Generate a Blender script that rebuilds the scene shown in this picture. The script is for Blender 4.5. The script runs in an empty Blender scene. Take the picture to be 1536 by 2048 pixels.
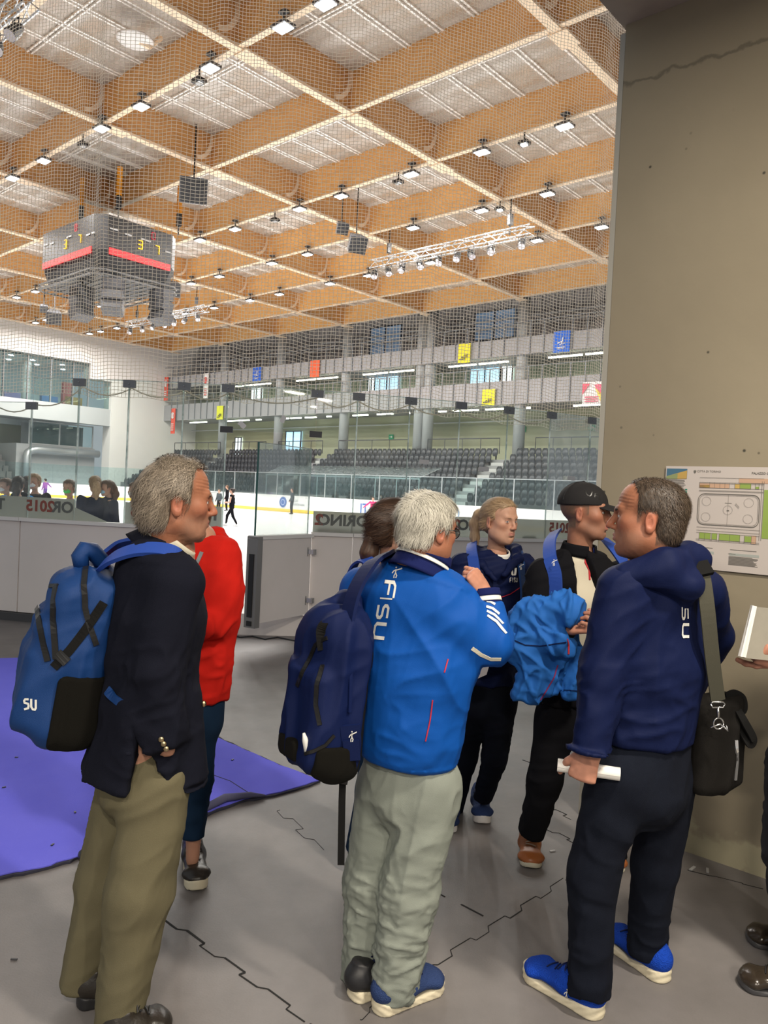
import bpy, bmesh, math, random
import numpy as np
from mathutils import Vector, Matrix
from mathutils.bvhtree import BVHTree
random.seed(7)
scene = bpy.context.scene
COL = scene.collection
PI = math.pi

# ---------------------------------------------------------------- camera
CAM_H = 1.66
FPX = 1538.0
ROLL = math.atan(.048)
PITCH = -math.atan(math.cos(ROLL)*36/FPX)
cam_d = bpy.data.cameras.new('camera'); cam = bpy.data.objects.new('camera', cam_d); COL.objects.link(cam)
cam_d.sensor_fit = 'VERTICAL'; cam_d.sensor_height = 24.0
cam_d.lens = FPX/2048*24.0
cam_d.clip_start = .05; cam_d.clip_end = 400
_f = Vector((0, math.cos(PITCH), math.sin(PITCH))); _u = Vector((0, -math.sin(PITCH), math.cos(PITCH))); _r = Vector((1, 0, 0))
CR = (_r*math.cos(ROLL) + _u*math.sin(ROLL)); CU = (_u*math.cos(ROLL) - _r*math.sin(ROLL))
cam.matrix_world = Matrix(((CR.x, CU.x, -_f.x, 0), (CR.y, CU.y, -_f.y, 0), (CR.z, CU.z, -_f.z, CAM_H), (0, 0, 0, 1)))
scene.camera = cam
scene.view_settings.view_transform = 'Standard'
scene.view_settings.look = 'None'
scene.view_settings.gamma = 1
scene.view_settings.use_curve_mapping = False
scene.view_settings.exposure = 0.0
scene.cycles.max_bounces = 8
scene.cycles.transparent_max_bounces = 40
scene.cycles.caustics_reflective = False
scene.cycles.caustics_refractive = False
scene.cycles.use_denoising = True

# ---------------------------------------------------------------- daylight reaching in through the openings
world = bpy.data.worlds.new('daylight'); scene.world = world; world.use_nodes = True
world.node_tree.nodes['Background'].inputs[0].default_value = (.86, .93, 1.0, 1)
world.node_tree.nodes['Background'].inputs[1].default_value = 0.4
FLOOD_W = 470.0       # each arena floodlight
LOBBY_W = 150.0        # each lobby lamp under the gallery slab
TUBE_E = 9.0

# ---------------------------------------------------------------- pixel -> ground/plane helper (true distances)
def ray(u, v):
    dx = (u-768)/FPX; dy = (1024-v)/FPX
    return (CR*dx + CU*dy + _f)
CAMP = Vector((0, 0, CAM_H))
def P(u, v, d):
    q = ray(u, v); return CAMP + q*(d/q.y)
def G(u, v, z=0.0):
    q = ray(u, v); return CAMP + q*((z-CAM_H)/q.z)
AZ = math.radians(41.6)
UA = Vector((math.sin(AZ), math.cos(AZ), 0)); UB = Vector((-math.cos(AZ), math.sin(AZ), 0))
def W(a, b, z=0.0):          # arena frame: a across the rink, b along it
    return UA*a + UB*b + Vector((0, 0, z))
ROTB = math.atan2(UB.y, UB.x)

# ---------------------------------------------------------------- materials
def mat(name, col, rough=.6, metal=0, spec=.5, emit=None, estr=0, bump=None, mott=None, alpha=None, sheen=0, coat=0):
    """procedural principled material; bump=(scale, strength), mott=(scale, amount, (r,g,b))"""
    m = bpy.data.materials.new(name); m.use_nodes = True; nt = m.node_tree; b = nt.nodes['Principled BSDF']
    b.inputs['Base Color'].default_value = (*col, 1); b.inputs['Roughness'].default_value = rough
    b.inputs['Metallic'].default_value = metal; b.inputs['Specular IOR Level'].default_value = spec
    if sheen: b.inputs['Sheen Weight'].default_value = sheen
    if coat: b.inputs['Coat Weight'].default_value = coat
    if emit: b.inputs['Emission Color'].default_value = (*emit, 1); b.inputs['Emission Strength'].default_value = estr
    tc = None
    if bump or mott: tc = nt.nodes.new('ShaderNodeTexCoord')
    if mott:
        n = nt.nodes.new('ShaderNodeTexNoise'); n.inputs['Scale'].default_value = mott[0]; n.inputs['Detail'].default_value = 5; n.inputs['Roughness'].default_value = .6
        nt.links.new(tc.outputs['Object'], n.inputs['Vector'])
        r = nt.nodes.new('ShaderNodeMapRange'); r.inputs['From Min'].default_value = .35; r.inputs['From Max'].default_value = .7; r.inputs['To Max'].default_value = mott[1]
        nt.links.new(n.outputs['Fac'], r.inputs['Value'])
        mx = nt.nodes.new('ShaderNodeMix'); mx.data_type = 'RGBA'; mx.inputs[6].default_value = (*col, 1); mx.inputs[7].default_value = (*mott[2], 1)
        nt.links.new(r.outputs[0], mx.inputs[0]); nt.links.new(mx.outputs[2], b.inputs['Base Color'])
    if bump:
        n = nt.nodes.new('ShaderNodeTexNoise'); n.inputs['Scale'].default_value = bump[0]; n.inputs['Detail'].default_value = 4
        nt.links.new(tc.outputs['Object'], n.inputs['Vector'])
        bp = nt.nodes.new('ShaderNodeBump'); bp.inputs['Strength'].default_value = bump[1]; bp.inputs['Distance'].default_value = .01
        nt.links.new(n.outputs['Fac'], bp.inputs['Height']); nt.links.new(bp.outputs[0], b.inputs['Normal'])
    return m
def vmat(name, rough=.55, spec=.4, bump=None, sss=0):
    """principled reading the intrinsic colour attribute 'Col'"""
    m = mat(name, (1, 1, 1), rough, 0, spec, bump=bump); nt = m.node_tree
    a = nt.nodes.new('ShaderNodeVertexColor'); a.layer_name = 'Col'
    nt.links.new(a.outputs[0], nt.nodes['Principled BSDF'].inputs['Base Color'])
    if sss:
        nt.nodes['Principled BSDF'].inputs['Subsurface Weight'].default_value = sss
        nt.nodes['Principled BSDF'].inputs['Subsurface Radius'].default_value = (.012, .005, .003)
        nt.nodes['Principled BSDF'].inputs['Subsurface Scale'].default_value = .5
    return m
def glassmat(name, tint=(.95, .985, .97), refl=.5, haze=0.0):
    m = bpy.data.materials.new(name); m.use_nodes = True; nt = m.node_tree; nt.nodes.clear()
    o = nt.nodes.new('ShaderNodeOutputMaterial'); t = nt.nodes.new('ShaderNodeBsdfTransparent'); t.inputs[0].default_value = (*tint, 1)
    g = nt.nodes.new('ShaderNodeBsdfGlossy'); g.inputs['Roughness'].default_value = .02
    f = nt.nodes.new('ShaderNodeFresnel'); f.inputs['IOR'].default_value = 1.45
    mu = nt.nodes.new('ShaderNodeMath'); mu.operation = 'MULTIPLY'; mu.inputs[1].default_value = refl
    nt.links.new(f.outputs[0], mu.inputs[0])
    mx = nt.nodes.new('ShaderNodeMixShader'); nt.links.new(mu.outputs[0], mx.inputs[0]); nt.links.new(t.outputs[0], mx.inputs[1]); nt.links.new(g.outputs[0], mx.inputs[2])
    last = mx
    if haze:
        d = nt.nodes.new('ShaderNodeBsdfTranslucent'); d.inputs[0].default_value = (.8, .83, .83, 1)
        n = nt.nodes.new('ShaderNodeTexNoise'); n.inputs['Scale'].default_value = 5; n.inputs['Detail'].default_value = 8
        tc = nt.nodes.new('ShaderNodeTexCoord'); nt.links.new(tc.outputs['Object'], n.inputs[0])
        r = nt.nodes.new('ShaderNodeMapRange'); r.inputs[1].default_value = .45; r.inputs[2].default_value = .8; r.inputs[3].default_value = haze*.4; r.inputs[4].default_value = haze*2
        nt.links.new(n.outputs[0], r.inputs[0])
        m2 = nt.nodes.new('ShaderNodeMixShader'); nt.links.new(r.outputs[0], m2.inputs[0]); nt.links.new(mx.outputs[0], m2.inputs[1]); nt.links.new(d.outputs[0], m2.inputs[2]); last = m2
    nt.links.new(last.outputs[0], o.inputs[0]); return m

M = {}
M['white'] = mat('white_paint', (.80, .78, .76), .5)
M['ice'] = mat('ice', (.90, .91, .92), .25, spec=.4, mott=(.6, .5, (.82, .85, .87)))
M['boardw'] = mat('board_white', (.80, .74, .71), .35, mott=(1.3, .45, (.66, .62, .59)), bump=(60, .03))
M['boardfar'] = mat('board_far', (.80, .80, .80), .4)
M['yellow'] = mat('kick_yellow', (.85, .58, .08), .5)
M['black'] = mat('black_metal', (.015, .015, .017), .45)
M['dgrey'] = mat('dark_grey', (.06, .06, .065), .5)
M['mgrey'] = mat('mid_grey', (.22, .23, .24), .55)
M['lgrey'] = mat('light_grey', (.5, .5, .5), .5)
M['alu'] = mat('aluminium', (.72, .73, .75), .3, metal=.8)
M['steel'] = mat('steel', (.55, .55, .55), .25, metal=1)
M['glass'] = glassmat('clear_glass', haze=.02)
M['glassfar'] = glassmat('far_glass', (.86, .95, .95), .6, haze=.04)
M['glassedge'] = glassmat('glass_edge', (.50, .58, .57), 1.0, haze=.5)
M['glassedged'] = mat('glass_edge_dark', (.03, .12, .10), .2)
M['film'] = None
M['lamp'] = mat('lamp_lens', (1, 1, 1), .3, emit=(.93, .97, 1.0), estr=14)
M['tube'] = mat('tube_lamp', (1, 1, 1), .3, emit=(.95, 1.0, .72), estr=TUBE_E)
M['sky'] = mat('window_daylight', (.5, .7, .9), .3, emit=(.45, .78, 1.0), estr=1.15)
M['skyw'] = mat('window_daylight_white', (.8, .9, .9), .3, emit=(.85, 1.0, 1.0), estr=1.6)
M['bluewin'] = mat('upper_window_glass', (.25, .36, .5), .25, emit=(.3, .5, .8), estr=.12)
def thinmat(name, col, w=.55):
    m = bpy.data.materials.new(name); m.use_nodes = True; nt = m.node_tree; nt.nodes.clear(); o = nt.nodes.new('ShaderNodeOutputMaterial'); a = nt.nodes.new('ShaderNodeBsdfDiffuse'); b = nt.nodes.new('ShaderNodeBsdfTranslucent'); x = nt.nodes.new('ShaderNodeMixShader')
    a.inputs[0].default_value = (*col, 1); b.inputs[0].default_value = (*col, 1); x.inputs[0].default_value = w
    nt.links.new(a.outputs[0], x.inputs[1]); nt.links.new(b.outputs[0], x.inputs[2]); nt.links.new(x.outputs[0], o.inputs[0]); return m
M['net'] = thinmat('net_cord', (.93, .88, .80), .6)

def woodmat(name, base, dark, along, glow=1.0):
    """glulam: lamination lines and grain along the beam (along = 0 for local x)"""
    m = bpy.data.materials.new(name); m.use_nodes = True; nt = m.node_tree; b = nt.nodes['Principled BSDF']; b.inputs['Roughness'].default_value = .5
    tc = nt.nodes.new('ShaderNodeTexCoord'); mp = nt.nodes.new('ShaderNodeMapping'); mp.inputs['Scale'].default_value = (.5, 6, 9)
    nt.links.new(tc.outputs['Object'], mp.inputs[0])
    n = nt.nodes.new('ShaderNodeTexNoise'); n.inputs['Scale'].default_value = 2.2; n.inputs['Detail'].default_value = 6; nt.links.new(mp.outputs[0], n.inputs[0])
    r = nt.nodes.new('ShaderNodeValToRGB'); r.color_ramp.elements[0].position = .3; r.color_ramp.elements[0].color = (*dark, 1); r.color_ramp.elements[1].position = .62; r.color_ramp.elements[1].color = (*base, 1)
    nt.links.new(n.outputs[0], r.inputs[0])
    w = nt.nodes.new('ShaderNodeTexWave'); w.bands_direction = 'Z'; w.inputs['Scale'].default_value = 3.6; w.inputs['Distortion'].default_value = .0
    nt.links.new(tc.outputs['Object'], w.inputs[0])
    mr = nt.nodes.new('ShaderNodeMapRange'); mr.inputs[1].default_value = 0; mr.inputs[2].default_value = .12; mr.inputs[3].default_value = .86; mr.inputs[4].default_value = 1
    nt.links.new(w.outputs['Fac'], mr.inputs[0])
    mu = nt.nodes.new('ShaderNodeMix'); mu.data_type = 'RGBA'; mu.blend_type = 'MULTIPLY'; mu.inputs[0].default_value = 1
    nt.links.new(r.outputs[0], mu.inputs[6]); nt.links.new(mr.outputs[0], mu.inputs[7]); nt.links.new(mu.outputs[2], b.inputs[0])
    return m
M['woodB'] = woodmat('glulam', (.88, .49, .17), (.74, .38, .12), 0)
M['woodA'] = woodmat('glulam_cross_shaded', (.72, .38, .13), (.54, .26, .085), 0)  # same timber, darker: shade on the cross-beam faces put into the colour
M['woodlight'] = mat('pale_lath', (.95, .74, .52), .5, mott=(3, .4, (.86, .62, .42)))

# ---------------------------------------------------------------- mesh builder
class MB:
    def __init__(s): s.v = []; s.f = []; s.m = []; s.mi = 0
    def quadset(s, vs, fs):
        o = len(s.v); s.v += [tuple(p) for p in vs]
        for f in fs: s.f.append(tuple(o+i for i in f)); s.m.append(s.mi)
    def hexa(s, c):     # 8 corners: bottom 4 ccw, top 4 ccw
        s.quadset(c, [(3, 2, 1, 0), (4, 5, 6, 7), (0, 1, 5, 4), (1, 2, 6, 5), (2, 3, 7, 6), (3, 0, 4, 7)])
    def box(s, cx, cy, cz, sx, sy, sz, rot=0, fr=None):
        """centre, full sizes, rotation about z; fr=(X,Y,Z) optional frame"""
        c = []
        if fr is None:
            X = Vector((math.cos(rot), math.sin(rot), 0)); Y = Vector((-math.sin(rot), math.cos(rot), 0)); Z = Vector((0, 0, 1))
        else: X, Y, Z = fr
        o = Vector((cx, cy, cz))
        for dz in (-.5, .5):
            for dx, dy in ((-.5, -.5), (.5, -.5), (.5, .5), (-.5, .5)):
                c.append(o + X*dx*sx + Y*dy*sy + Z*dz*sz)
        s.hexa(c); return s
    def bar(s, a, b, w, h, up=(0, 0, 1)):
        a = Vector(a); b = Vector(b); X = (b-a); L = X.length; X.normalize(); upv = Vector(up)
        Y = upv.cross(X)
        if Y.length < 1e-4: Y = Vector((1, 0, 0)).cross(X)
        Y.normalize(); Z = X.cross(Y); c = (a+b)/2
        s.box(c.x, c.y, c.z, L, w, h, fr=(X, Y, Z)); return s
    def tube(s, pts, r, n=8, cap=True):
        pts = [Vector(p) for p in pts]; k = len(pts); rr = r if hasattr(r, '__len__') else [r]*k
        vs = []; prev = None
        for i, p in enumerate(pts):
            t = (pts[min(i+1, k-1)] - pts[max(i-1, 0)]).normalized()
            if prev is None:
                x = t.cross(Vector((0, 0, 1)))
                if x.length < .05: x = t.cross(Vector((1, 0, 0)))
            else: x = prev - t*prev.dot(t)
            x.normalize(); prev = x; y = t.cross(x)
            for j in range(n):
                an = 2*PI*j/n; vs.append(p + x*math.cos(an)*rr[i] + y*math.sin(an)*rr[i])
        fs = []
        for i in range(k-1):
            for j in range(n):
                fs.append((i*n+j, i*n+(j+1) % n, (i+1)*n+(j+1) % n, (i+1)*n+j))
        if cap: fs.append(tuple(range(n))[::-1]); fs.append(tuple((k-1)*n+j for j in range(n)))
        s.quadset(vs, fs); return s
    def ribbon(s, pts, nrm, w, th):
        """flat strap: pts polyline, nrm list of normals, width w, thickness th"""
        pts = [Vector(p) for p in pts]; k = len(pts); vs = []
        ww = w if hasattr(w, '__len__') else [w]*k
        for i, p in enumerate(pts):
            t = (pts[min(i+1, k-1)] - pts[max(i-1, 0)]).normalized(); n = Vector(nrm[i] if isinstance(nrm, list) else nrm)
            n = (n - t*n.dot(t)).normalized(); x = t.cross(n)
            for a, b in ((-1, -1), (1, -1), (1, 1), (-1, 1)): vs.append(p + x*a*ww[i]/2 + n*b*th/2)
        fs = [(0, 3, 2, 1), tuple((k-1)*4+j for j in range(4))]
        for i in range(k-1):
            for j in range(4): fs.append((i*4+j, i*4+(j+1) % 4, (i+1)*4+(j+1) % 4, (i+1)*4+j))
        s.quadset(vs, fs); return s
    def prism(s, poly, n, th):
        """extrude a planar polygon (list of Vector) by n*th"""
        n = Vector(n).normalized()*th; k = len(poly); vs = [Vector(p) for p in poly] + [Vector(p)+n for p in poly]
        fs = [tuple(range(k))[::-1], tuple(range(k, 2*k))] + [(i, (i+1) % k, k+(i+1) % k, k+i) for i in range(k)]
        s.quadset(vs, fs); return s
    def cyl(s, c, r, h, n=16, r2=None):
        c = Vector(c); return s.tube([c, c+Vector((0, 0, h))], [r, r if r2 is None else r2], n)
    def sphere(s, c, r, n=10, sc=(1, 1, 1)):
        c = Vector(c); vs = []; fs = []; m = n//2+1
        for i in range(m+1):
            ph = PI*i/m
            for j in range(n): an = 2*PI*j/n; vs.append(c + Vector((math.sin(ph)*math.cos(an)*r*sc[0], math.sin(ph)*math.sin(an)*r*sc[1], math.cos(ph)*r*sc[2])))
        for i in range(m):
            for j in range(n): fs.append((i*n+j, i*n+(j+1) % n, (i+1)*n+(j+1) % n, (i+1)*n+j))
        s.quadset(vs, fs); return s
    def build(s, name, mats, parent=None, smooth=False, origin=None):
        me = bpy.data.meshes.new(name); vs = s.v
        og = Vector((0, 0, 0))
        if origin is not None: og = Vector(origin)
        elif parent is not None: og = None
        if og is None: vs2 = vs
        else: vs2 = [(p[0]-og.x, p[1]-og.y, p[2]-og.z) for p in vs]
        me.from_pydata(vs2, [], s.f)
        if not isinstance(mats, (list, tuple)): mats = [mats]
        for m in mats: me.materials.append(m)
        if len(mats) > 1: me.polygons.foreach_set('material_index', s.m)
        if smooth: me.polygons.foreach_set('use_smooth', [True]*len(me.polygons))
        me.validate(); me.update()
        o = bpy.data.objects.new(name, me); COL.objects.link(o)
        if parent is not None:
            o.parent = parent
            if origin is None: o.matrix_parent_inverse = parent.matrix_basis.inverted() if PINV else Matrix()
        elif og is not None: o.location = og
        return o
PINV = True
def empty(name, loc=(0, 0, 0), rz=0):
    o = bpy.data.objects.new(name, None); o.empty_display_size = .1; COL.objects.link(o); o.location = loc; o.rotation_euler = (0, 0, rz); return o
def tag(o, label, cat, group=None, kind=None):
    o['label'] = label
    if cat: o['category'] = cat
    if group: o['group'] = group
    if kind: o['kind'] = kind
    return o
def struct(o): o['kind'] = 'structure'; return o
def copy_tree(o, parent=None):
    c = o.copy(); COL.objects.link(c); c.parent = parent
    for ch in [x for x in o.children]:
        copy_tree(ch, c)
    return c
ORD = ['first', 'second', 'third', 'fourth', 'fifth', 'sixth', 'seventh', 'eighth', 'ninth', 'tenth', 'eleventh', 'twelfth', '13th', '14th', '15th', '16th', '17th', '18th', '19th', '20th']
# ================================================================ STRUCTURE
def matfloor():
    m = mat('rubber_floor', (.155, .145, .145), .55); nt = m.node_tree; b = nt.nodes['Principled BSDF']
    tc = nt.nodes.new('ShaderNodeTexCoord')
    n1 = nt.nodes.new('ShaderNodeTexNoise'); n1.inputs['Scale'].default_value = 1.1; n1.inputs['Detail'].default_value = 8; n1.inputs['Roughness'].default_value = .65
    nt.links.new(tc.outputs['Object'], n1.inputs[0])
    r1 = nt.nodes.new('ShaderNodeValToRGB'); e = r1.color_ramp.elements; e[0].position = .3; e[0].color = (.125, .116, .114, 1); e[1].position = .7; e[1].color = (.215, .200, .197, 1)
    nt.links.new(n1.outputs[0], r1.inputs[0])
    n2 = nt.nodes.new('ShaderNodeTexNoise'); n2.inputs['Scale'].default_value = 140; n2.inputs['Detail'].default_value = 2; nt.links.new(tc.outputs['Object'], n2.inputs[0])
    v = nt.nodes.new('ShaderNodeTexVoronoi'); v.inputs['Scale'].default_value = 9; nt.links.new(tc.outputs['Object'], v.inputs[0])
    mr = nt.nodes.new('ShaderNodeMapRange'); mr.inputs[1].default_value = .0; mr.inputs[2].default_value = .035; mr.inputs[3].default_value = .45; mr.inputs[4].default_value = 0
    nt.links.new(v.outputs['Distance'], mr.inputs[0])
    mx = nt.nodes.new('ShaderNodeMix'); mx.data_type = 'RGBA'; mx.inputs[7].default_value = (.24, .23, .23, 1)
    nt.links.new(mr.outputs[0], mx.inputs[0]); nt.links.new(r1.outputs[0], mx.inputs[6]); nt.links.new(mx.outputs[2], b.inputs[0])
    bp = nt.nodes.new('ShaderNodeBump'); bp.inputs[0].default_value = .12; bp.inputs[1].default_value = .004; nt.links.new(n2.outputs[0], bp.inputs['Height']); nt.links.new(bp.outputs[0], b.inputs['Normal'])
    return m
M['floor'] = matfloor()
def matconcrete():
    m = mat('board_marked_concrete', (.32, .29, .22), .8); nt = m.node_tree; b = nt.nodes['Principled BSDF']
    tc = nt.nodes.new('ShaderNodeTexCoord')
    n1 = nt.nodes.new('ShaderNodeTexNoise'); n1.inputs['Scale'].default_value = .9; n1.inputs['Detail'].default_value = 7; nt.links.new(tc.outputs['Object'], n1.inputs[0])
    r1 = nt.nodes.new('ShaderNodeValToRGB'); e = r1.color_ramp.elements; e[0].position = .3; e[0].color = (.28, .238, .165, 1); e[1].position = .72; e[1].color = (.35, .30, .21, 1)
    nt.links.new(n1.outputs[0], r1.inputs[0])
    # blow holes
    v = nt.nodes.new('ShaderNodeTexVoronoi'); v.inputs['Scale'].default_value = 7; nt.links.new(tc.outputs['Object'], v.inputs[0])
    mr = nt.nodes.new('ShaderNodeMapRange'); mr.inputs[1].default_value = .035; mr.inputs[2].default_value = .07; mr.inputs[3].default_value = 1; mr.inputs[4].default_value = 0; nt.links.new(v.outputs['Distance'], mr.inputs[0])
    n3 = nt.nodes.new('ShaderNodeTexNoise'); n3.inputs['Scale'].default_value = 1.7; nt.links.new(tc.outputs['Object'], n3.inputs[0])
    g = nt.nodes.new('ShaderNodeMapRange'); g.inputs[1].default_value = .40; g.inputs[2].default_value = .47; nt.links.new(n3.outputs[0], g.inputs[0])
    mu = nt.nodes.new('ShaderNodeMath'); mu.operation = 'MULTIPLY'; nt.links.new(mr.outputs[0], mu.inputs[0]); nt.links.new(g.outputs[0], mu.inputs[1])
    mx = nt.nodes.new('ShaderNodeMix'); mx.data_type = 'RGBA'; mx.inputs[7].default_value = (.06, .055, .04, 1)
    nt.links.new(mu.outputs[0], mx.inputs[0]); nt.links.new(r1.outputs[0], mx.inputs[6])
    # damp scuffed band along the foot (z < .35)
    sp = nt.nodes.new('ShaderNodeSeparateXYZ'); nt.links.new(tc.outputs['Object'], sp.inputs[0])
    n4 = nt.nodes.new('ShaderNodeTexNoise'); n4.inputs['Scale'].default_value = 6; n4.inputs['Detail'].default_value = 8; nt.links.new(tc.outputs['Object'], n4.inputs[0])
    z1 = nt.nodes.new('ShaderNodeMapRange'); z1.inputs[1].default_value = .05; z1.inputs[2].default_value = .45; z1.inputs[3].default_value = .26; z1.inputs[4].default_value = -.25; nt.links.new(sp.outputs['Z'], z1.inputs[0])
    ad = nt.nodes.new('ShaderNodeMath'); ad.operation = 'ADD'; nt.links.new(z1.outputs[0], ad.inputs[0]); nt.links.new(n4.outputs[0], ad.inputs[1])
    g2 = nt.nodes.new('ShaderNodeMapRange'); g2.inputs[1].default_value = .63; g2.inputs[2].default_value = .70; nt.links.new(ad.outputs[0], g2.inputs[0])
    m3 = nt.nodes.new('ShaderNodeMix'); m3.data_type = 'RGBA'; m3.inputs[7].default_value = (.40, .36, .24, 1); nt.links.new(g2.outputs[0], m3.inputs[0]); nt.links.new(mx.outputs[2], m3.inputs[6])
    # pour line near the top (sloping)
    pl = nt.nodes.new('ShaderNodeMath'); pl.operation = 'MULTIPLY_ADD'; pl.inputs[1].default_value = -.004; pl.inputs[2].default_value = -3.815
    nt.links.new(sp.outputs['X'], pl.inputs[0])
    n5 = nt.nodes.new('ShaderNodeTexNoise'); n5.inputs['Scale'].default_value = 9; n5.inputs['Detail'].default_value = 6; nt.links.new(tc.outputs['Object'], n5.inputs[0])
    s1 = nt.nodes.new('ShaderNodeMath'); s1.operation = 'ADD'; nt.links.new(sp.outputs['Z'], s1.inputs[0]); nt.links.new(pl.outputs[0], s1.inputs[1])
    s2 = nt.nodes.new('ShaderNodeMath'); s2.operation = 'MULTIPLY_ADD'; s2.inputs[1].default_value = .13; s2.inputs[2].default_value = -.065; nt.links.new(n5.outputs[0], s2.inputs[0])
    s3 = nt.nodes.new('ShaderNodeMath'); s3.operation = 'ADD'; nt.links.new(s1.outputs[0], s3.inputs[0]); nt.links.new(s2.outputs[0], s3.inputs[1])
    s4 = nt.nodes.new('ShaderNodeMath'); s4.operation = 'ABSOLUTE'; nt.links.new(s3.outputs[0], s4.inputs[0])
    g3 = nt.nodes.new('ShaderNodeMapRange'); g3.inputs[1].default_value = .004; g3.inputs[2].default_value = .014; g3.inputs[3].default_value = .55; g3.inputs[4].default_value = 0; nt.links.new(s4.outputs[0], g3.inputs[0])
    m4 = nt.nodes.new('ShaderNodeMix'); m4.data_type = 'RGBA'; m4.inputs[7].default_value = (.10, .09, .065, 1); nt.links.new(g3.outputs[0], m4.inputs[0]); nt.links.new(m3.outputs[2], m4.inputs[6])
    nt.links.new(m4.outputs[2], b.inputs[0])
    bp = nt.nodes.new('ShaderNodeBump'); bp.inputs[0].default_value = .3; bp.inputs[1].default_value = .01; nt.links.new(n4.outputs[0], bp.inputs['Height']); nt.links.new(bp.outputs[0], b.inputs['Normal'])
    return m
M['conc'] = matconcrete()
M['soffit'] = mat('concrete_soffit', (.40, .35, .29), .85, mott=(2.5, .6, (.27, .235, .20)), bump=(14, .3))
M['palewall'] = mat('pale_wall', (.80, .76, .72), .7)
M['olivewall'] = mat('stand_back_wall', (.40, .40, .27), .7)
M['greenwall'] = mat('gallery_back_wall', (.52, .58, .47), .7)
M['parapet'] = mat('gallery_parapet', (.33, .32, .325), .6, mott=(.5, .4, (.28, .27, .275)))
M['louvre'] = mat('grey_cladding', (.38, .36, .35), .7)
M['colgrey'] = mat('column_grey', (.36, .37, .37), .6)
M['step'] = mat('stand_concrete', (.24, .24, .24), .7)

struct(MB().box(0, 10, -.05, 90, 60, .1).build('floor', M['floor']))
# ice sheet as a rounded rectangle in the arena frame
RC = Vector((-2.2, 17.2, 0)); RR = 8.5
ca, cb = RC.dot(UA), RC.dot(UB)
A0, A1, B0, B1 = ca-RR, 36.9, cb-RR, cb-RR+60.0
def corner(a, b, s0, r, n=12):
    return [(a + r*math.cos(s0+PI/2*i/n), b + r*math.sin(s0+PI/2*i/n)) for i in range(n+1)]
def rink_outline(off=0.0):
    r = RR+off; p = []
    p += corner(A1-RR, B0+RR, -PI/2, r); p += corner(A1-RR, B1-RR, 0, r); p += corner(A0+RR, B1-RR, PI/2, r); p += corner(A0+RR, B0+RR, PI, r)
    return p
mb = MB(); mb.prism([W(a, b, 0) for a, b in rink_outline(-.05)], (0, 0, 1), .012); struct(mb.build('floor', M['ice']))

# right concrete wall and slab over the lobby
wc = W(3.78, 1.84)
ang = ROTB
def abbox(mb, a0, a1, b0, b1, z0, z1):
    c = W((a0+a1)/2, (b0+b1)/2, (z0+z1)/2); mb.box(c.x, c.y, c.z, b1-b0, a1-a0, z1-z0, ROTB+0); return mb
def abobj(name, m, a0, a1, b0, b1, z0, z1, parent=None):
    """box in its own local frame (x along b, y along -a) so that procedural grain follows it"""
    mb = MB(); mb.box(0, 0, (z1-z0)/2, b1-b0, a1-a0, z1-z0)
    o = mb.build(name, m, origin=(0, 0, 0)); o.rotation_euler = (0, 0, ROTB); c = W((a0+a1)/2, (b0+b1)/2, z0); o.location = c
    return o
wr = abobj('wall_right', M['conc'], 3.78, 4.12, -7.0, 1.84, 0, 4.16); struct(wr)
cl = abobj('ceiling', M['soffit'], -10.0, 4.9, -7.0, 1.86, 4.15, 4.65); struct(cl)
MB_ = MB(); MB_.box(0, 0, .0, .03, .34, 4.1); o = MB_.build('trim_1', mat('wall_edge_bead', (.44, .42, .36), .6)); o.rotation_euler = (0, 0, ROTB); o.location = W(3.95, 1.853, 2.06); struct(o)

# ---------------- roof
ZB = 15.66; BD = 1.36; ZT = ZB+BD
ALINES = [20.1+5.08*k for k in range(-4, 6)]       # beams running along B
BLINES = [12.0+8.49*k for k in range(-2, 8)]       # beams running along A
for k, a in enumerate(ALINES):
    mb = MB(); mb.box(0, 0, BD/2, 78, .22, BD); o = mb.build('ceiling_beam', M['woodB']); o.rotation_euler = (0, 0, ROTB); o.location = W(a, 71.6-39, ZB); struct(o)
    mb = MB(); mb.box(0, 0, 0, 78, .23, .05); f = mb.build('beam_lath', M['woodlight']); f.rotation_euler = (0, 0, ROTB); f.location = W(a, 71.6-39, ZB-.035); struct(f)
for b in BLINES:
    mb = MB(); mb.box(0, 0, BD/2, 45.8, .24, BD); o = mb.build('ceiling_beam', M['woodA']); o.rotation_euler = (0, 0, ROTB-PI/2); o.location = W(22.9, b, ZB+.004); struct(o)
    mb = MB(); mb.box(0, 0, 0, 45.8, .32, .10)
    for a in ALINES: mb.box(-(22.9-a), 0, -.06, .9, .62, .06)
    f = mb.build('beam_lath', M['woodlight']); f.rotation_euler = (0, 0, PI+ROTB-PI/2); f.location = W(22.9, b, ZB-.06); struct(f)
def brackets():
    mb = MB()
    for b in BLINES[1:]:
        for a in ALINES[1:-1]:
            for s in (-1,):
                pts = []
                for i in range(6):
                    t = i/5*PI/2; pts.append(W(a+s*(.12+.75*(1-math.cos(t))), b, ZB+BD*.999-1.2*math.sin(t)))
                poly = [Vector(p) for p in pts] + [W(a+s*.12, b, ZB+BD*.2)]
                mb.ribbon([p for p in pts], UB, .16, .34)
    o = mb.build('beam_bracket', M['woodlight']); struct(o)
brackets()
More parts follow.
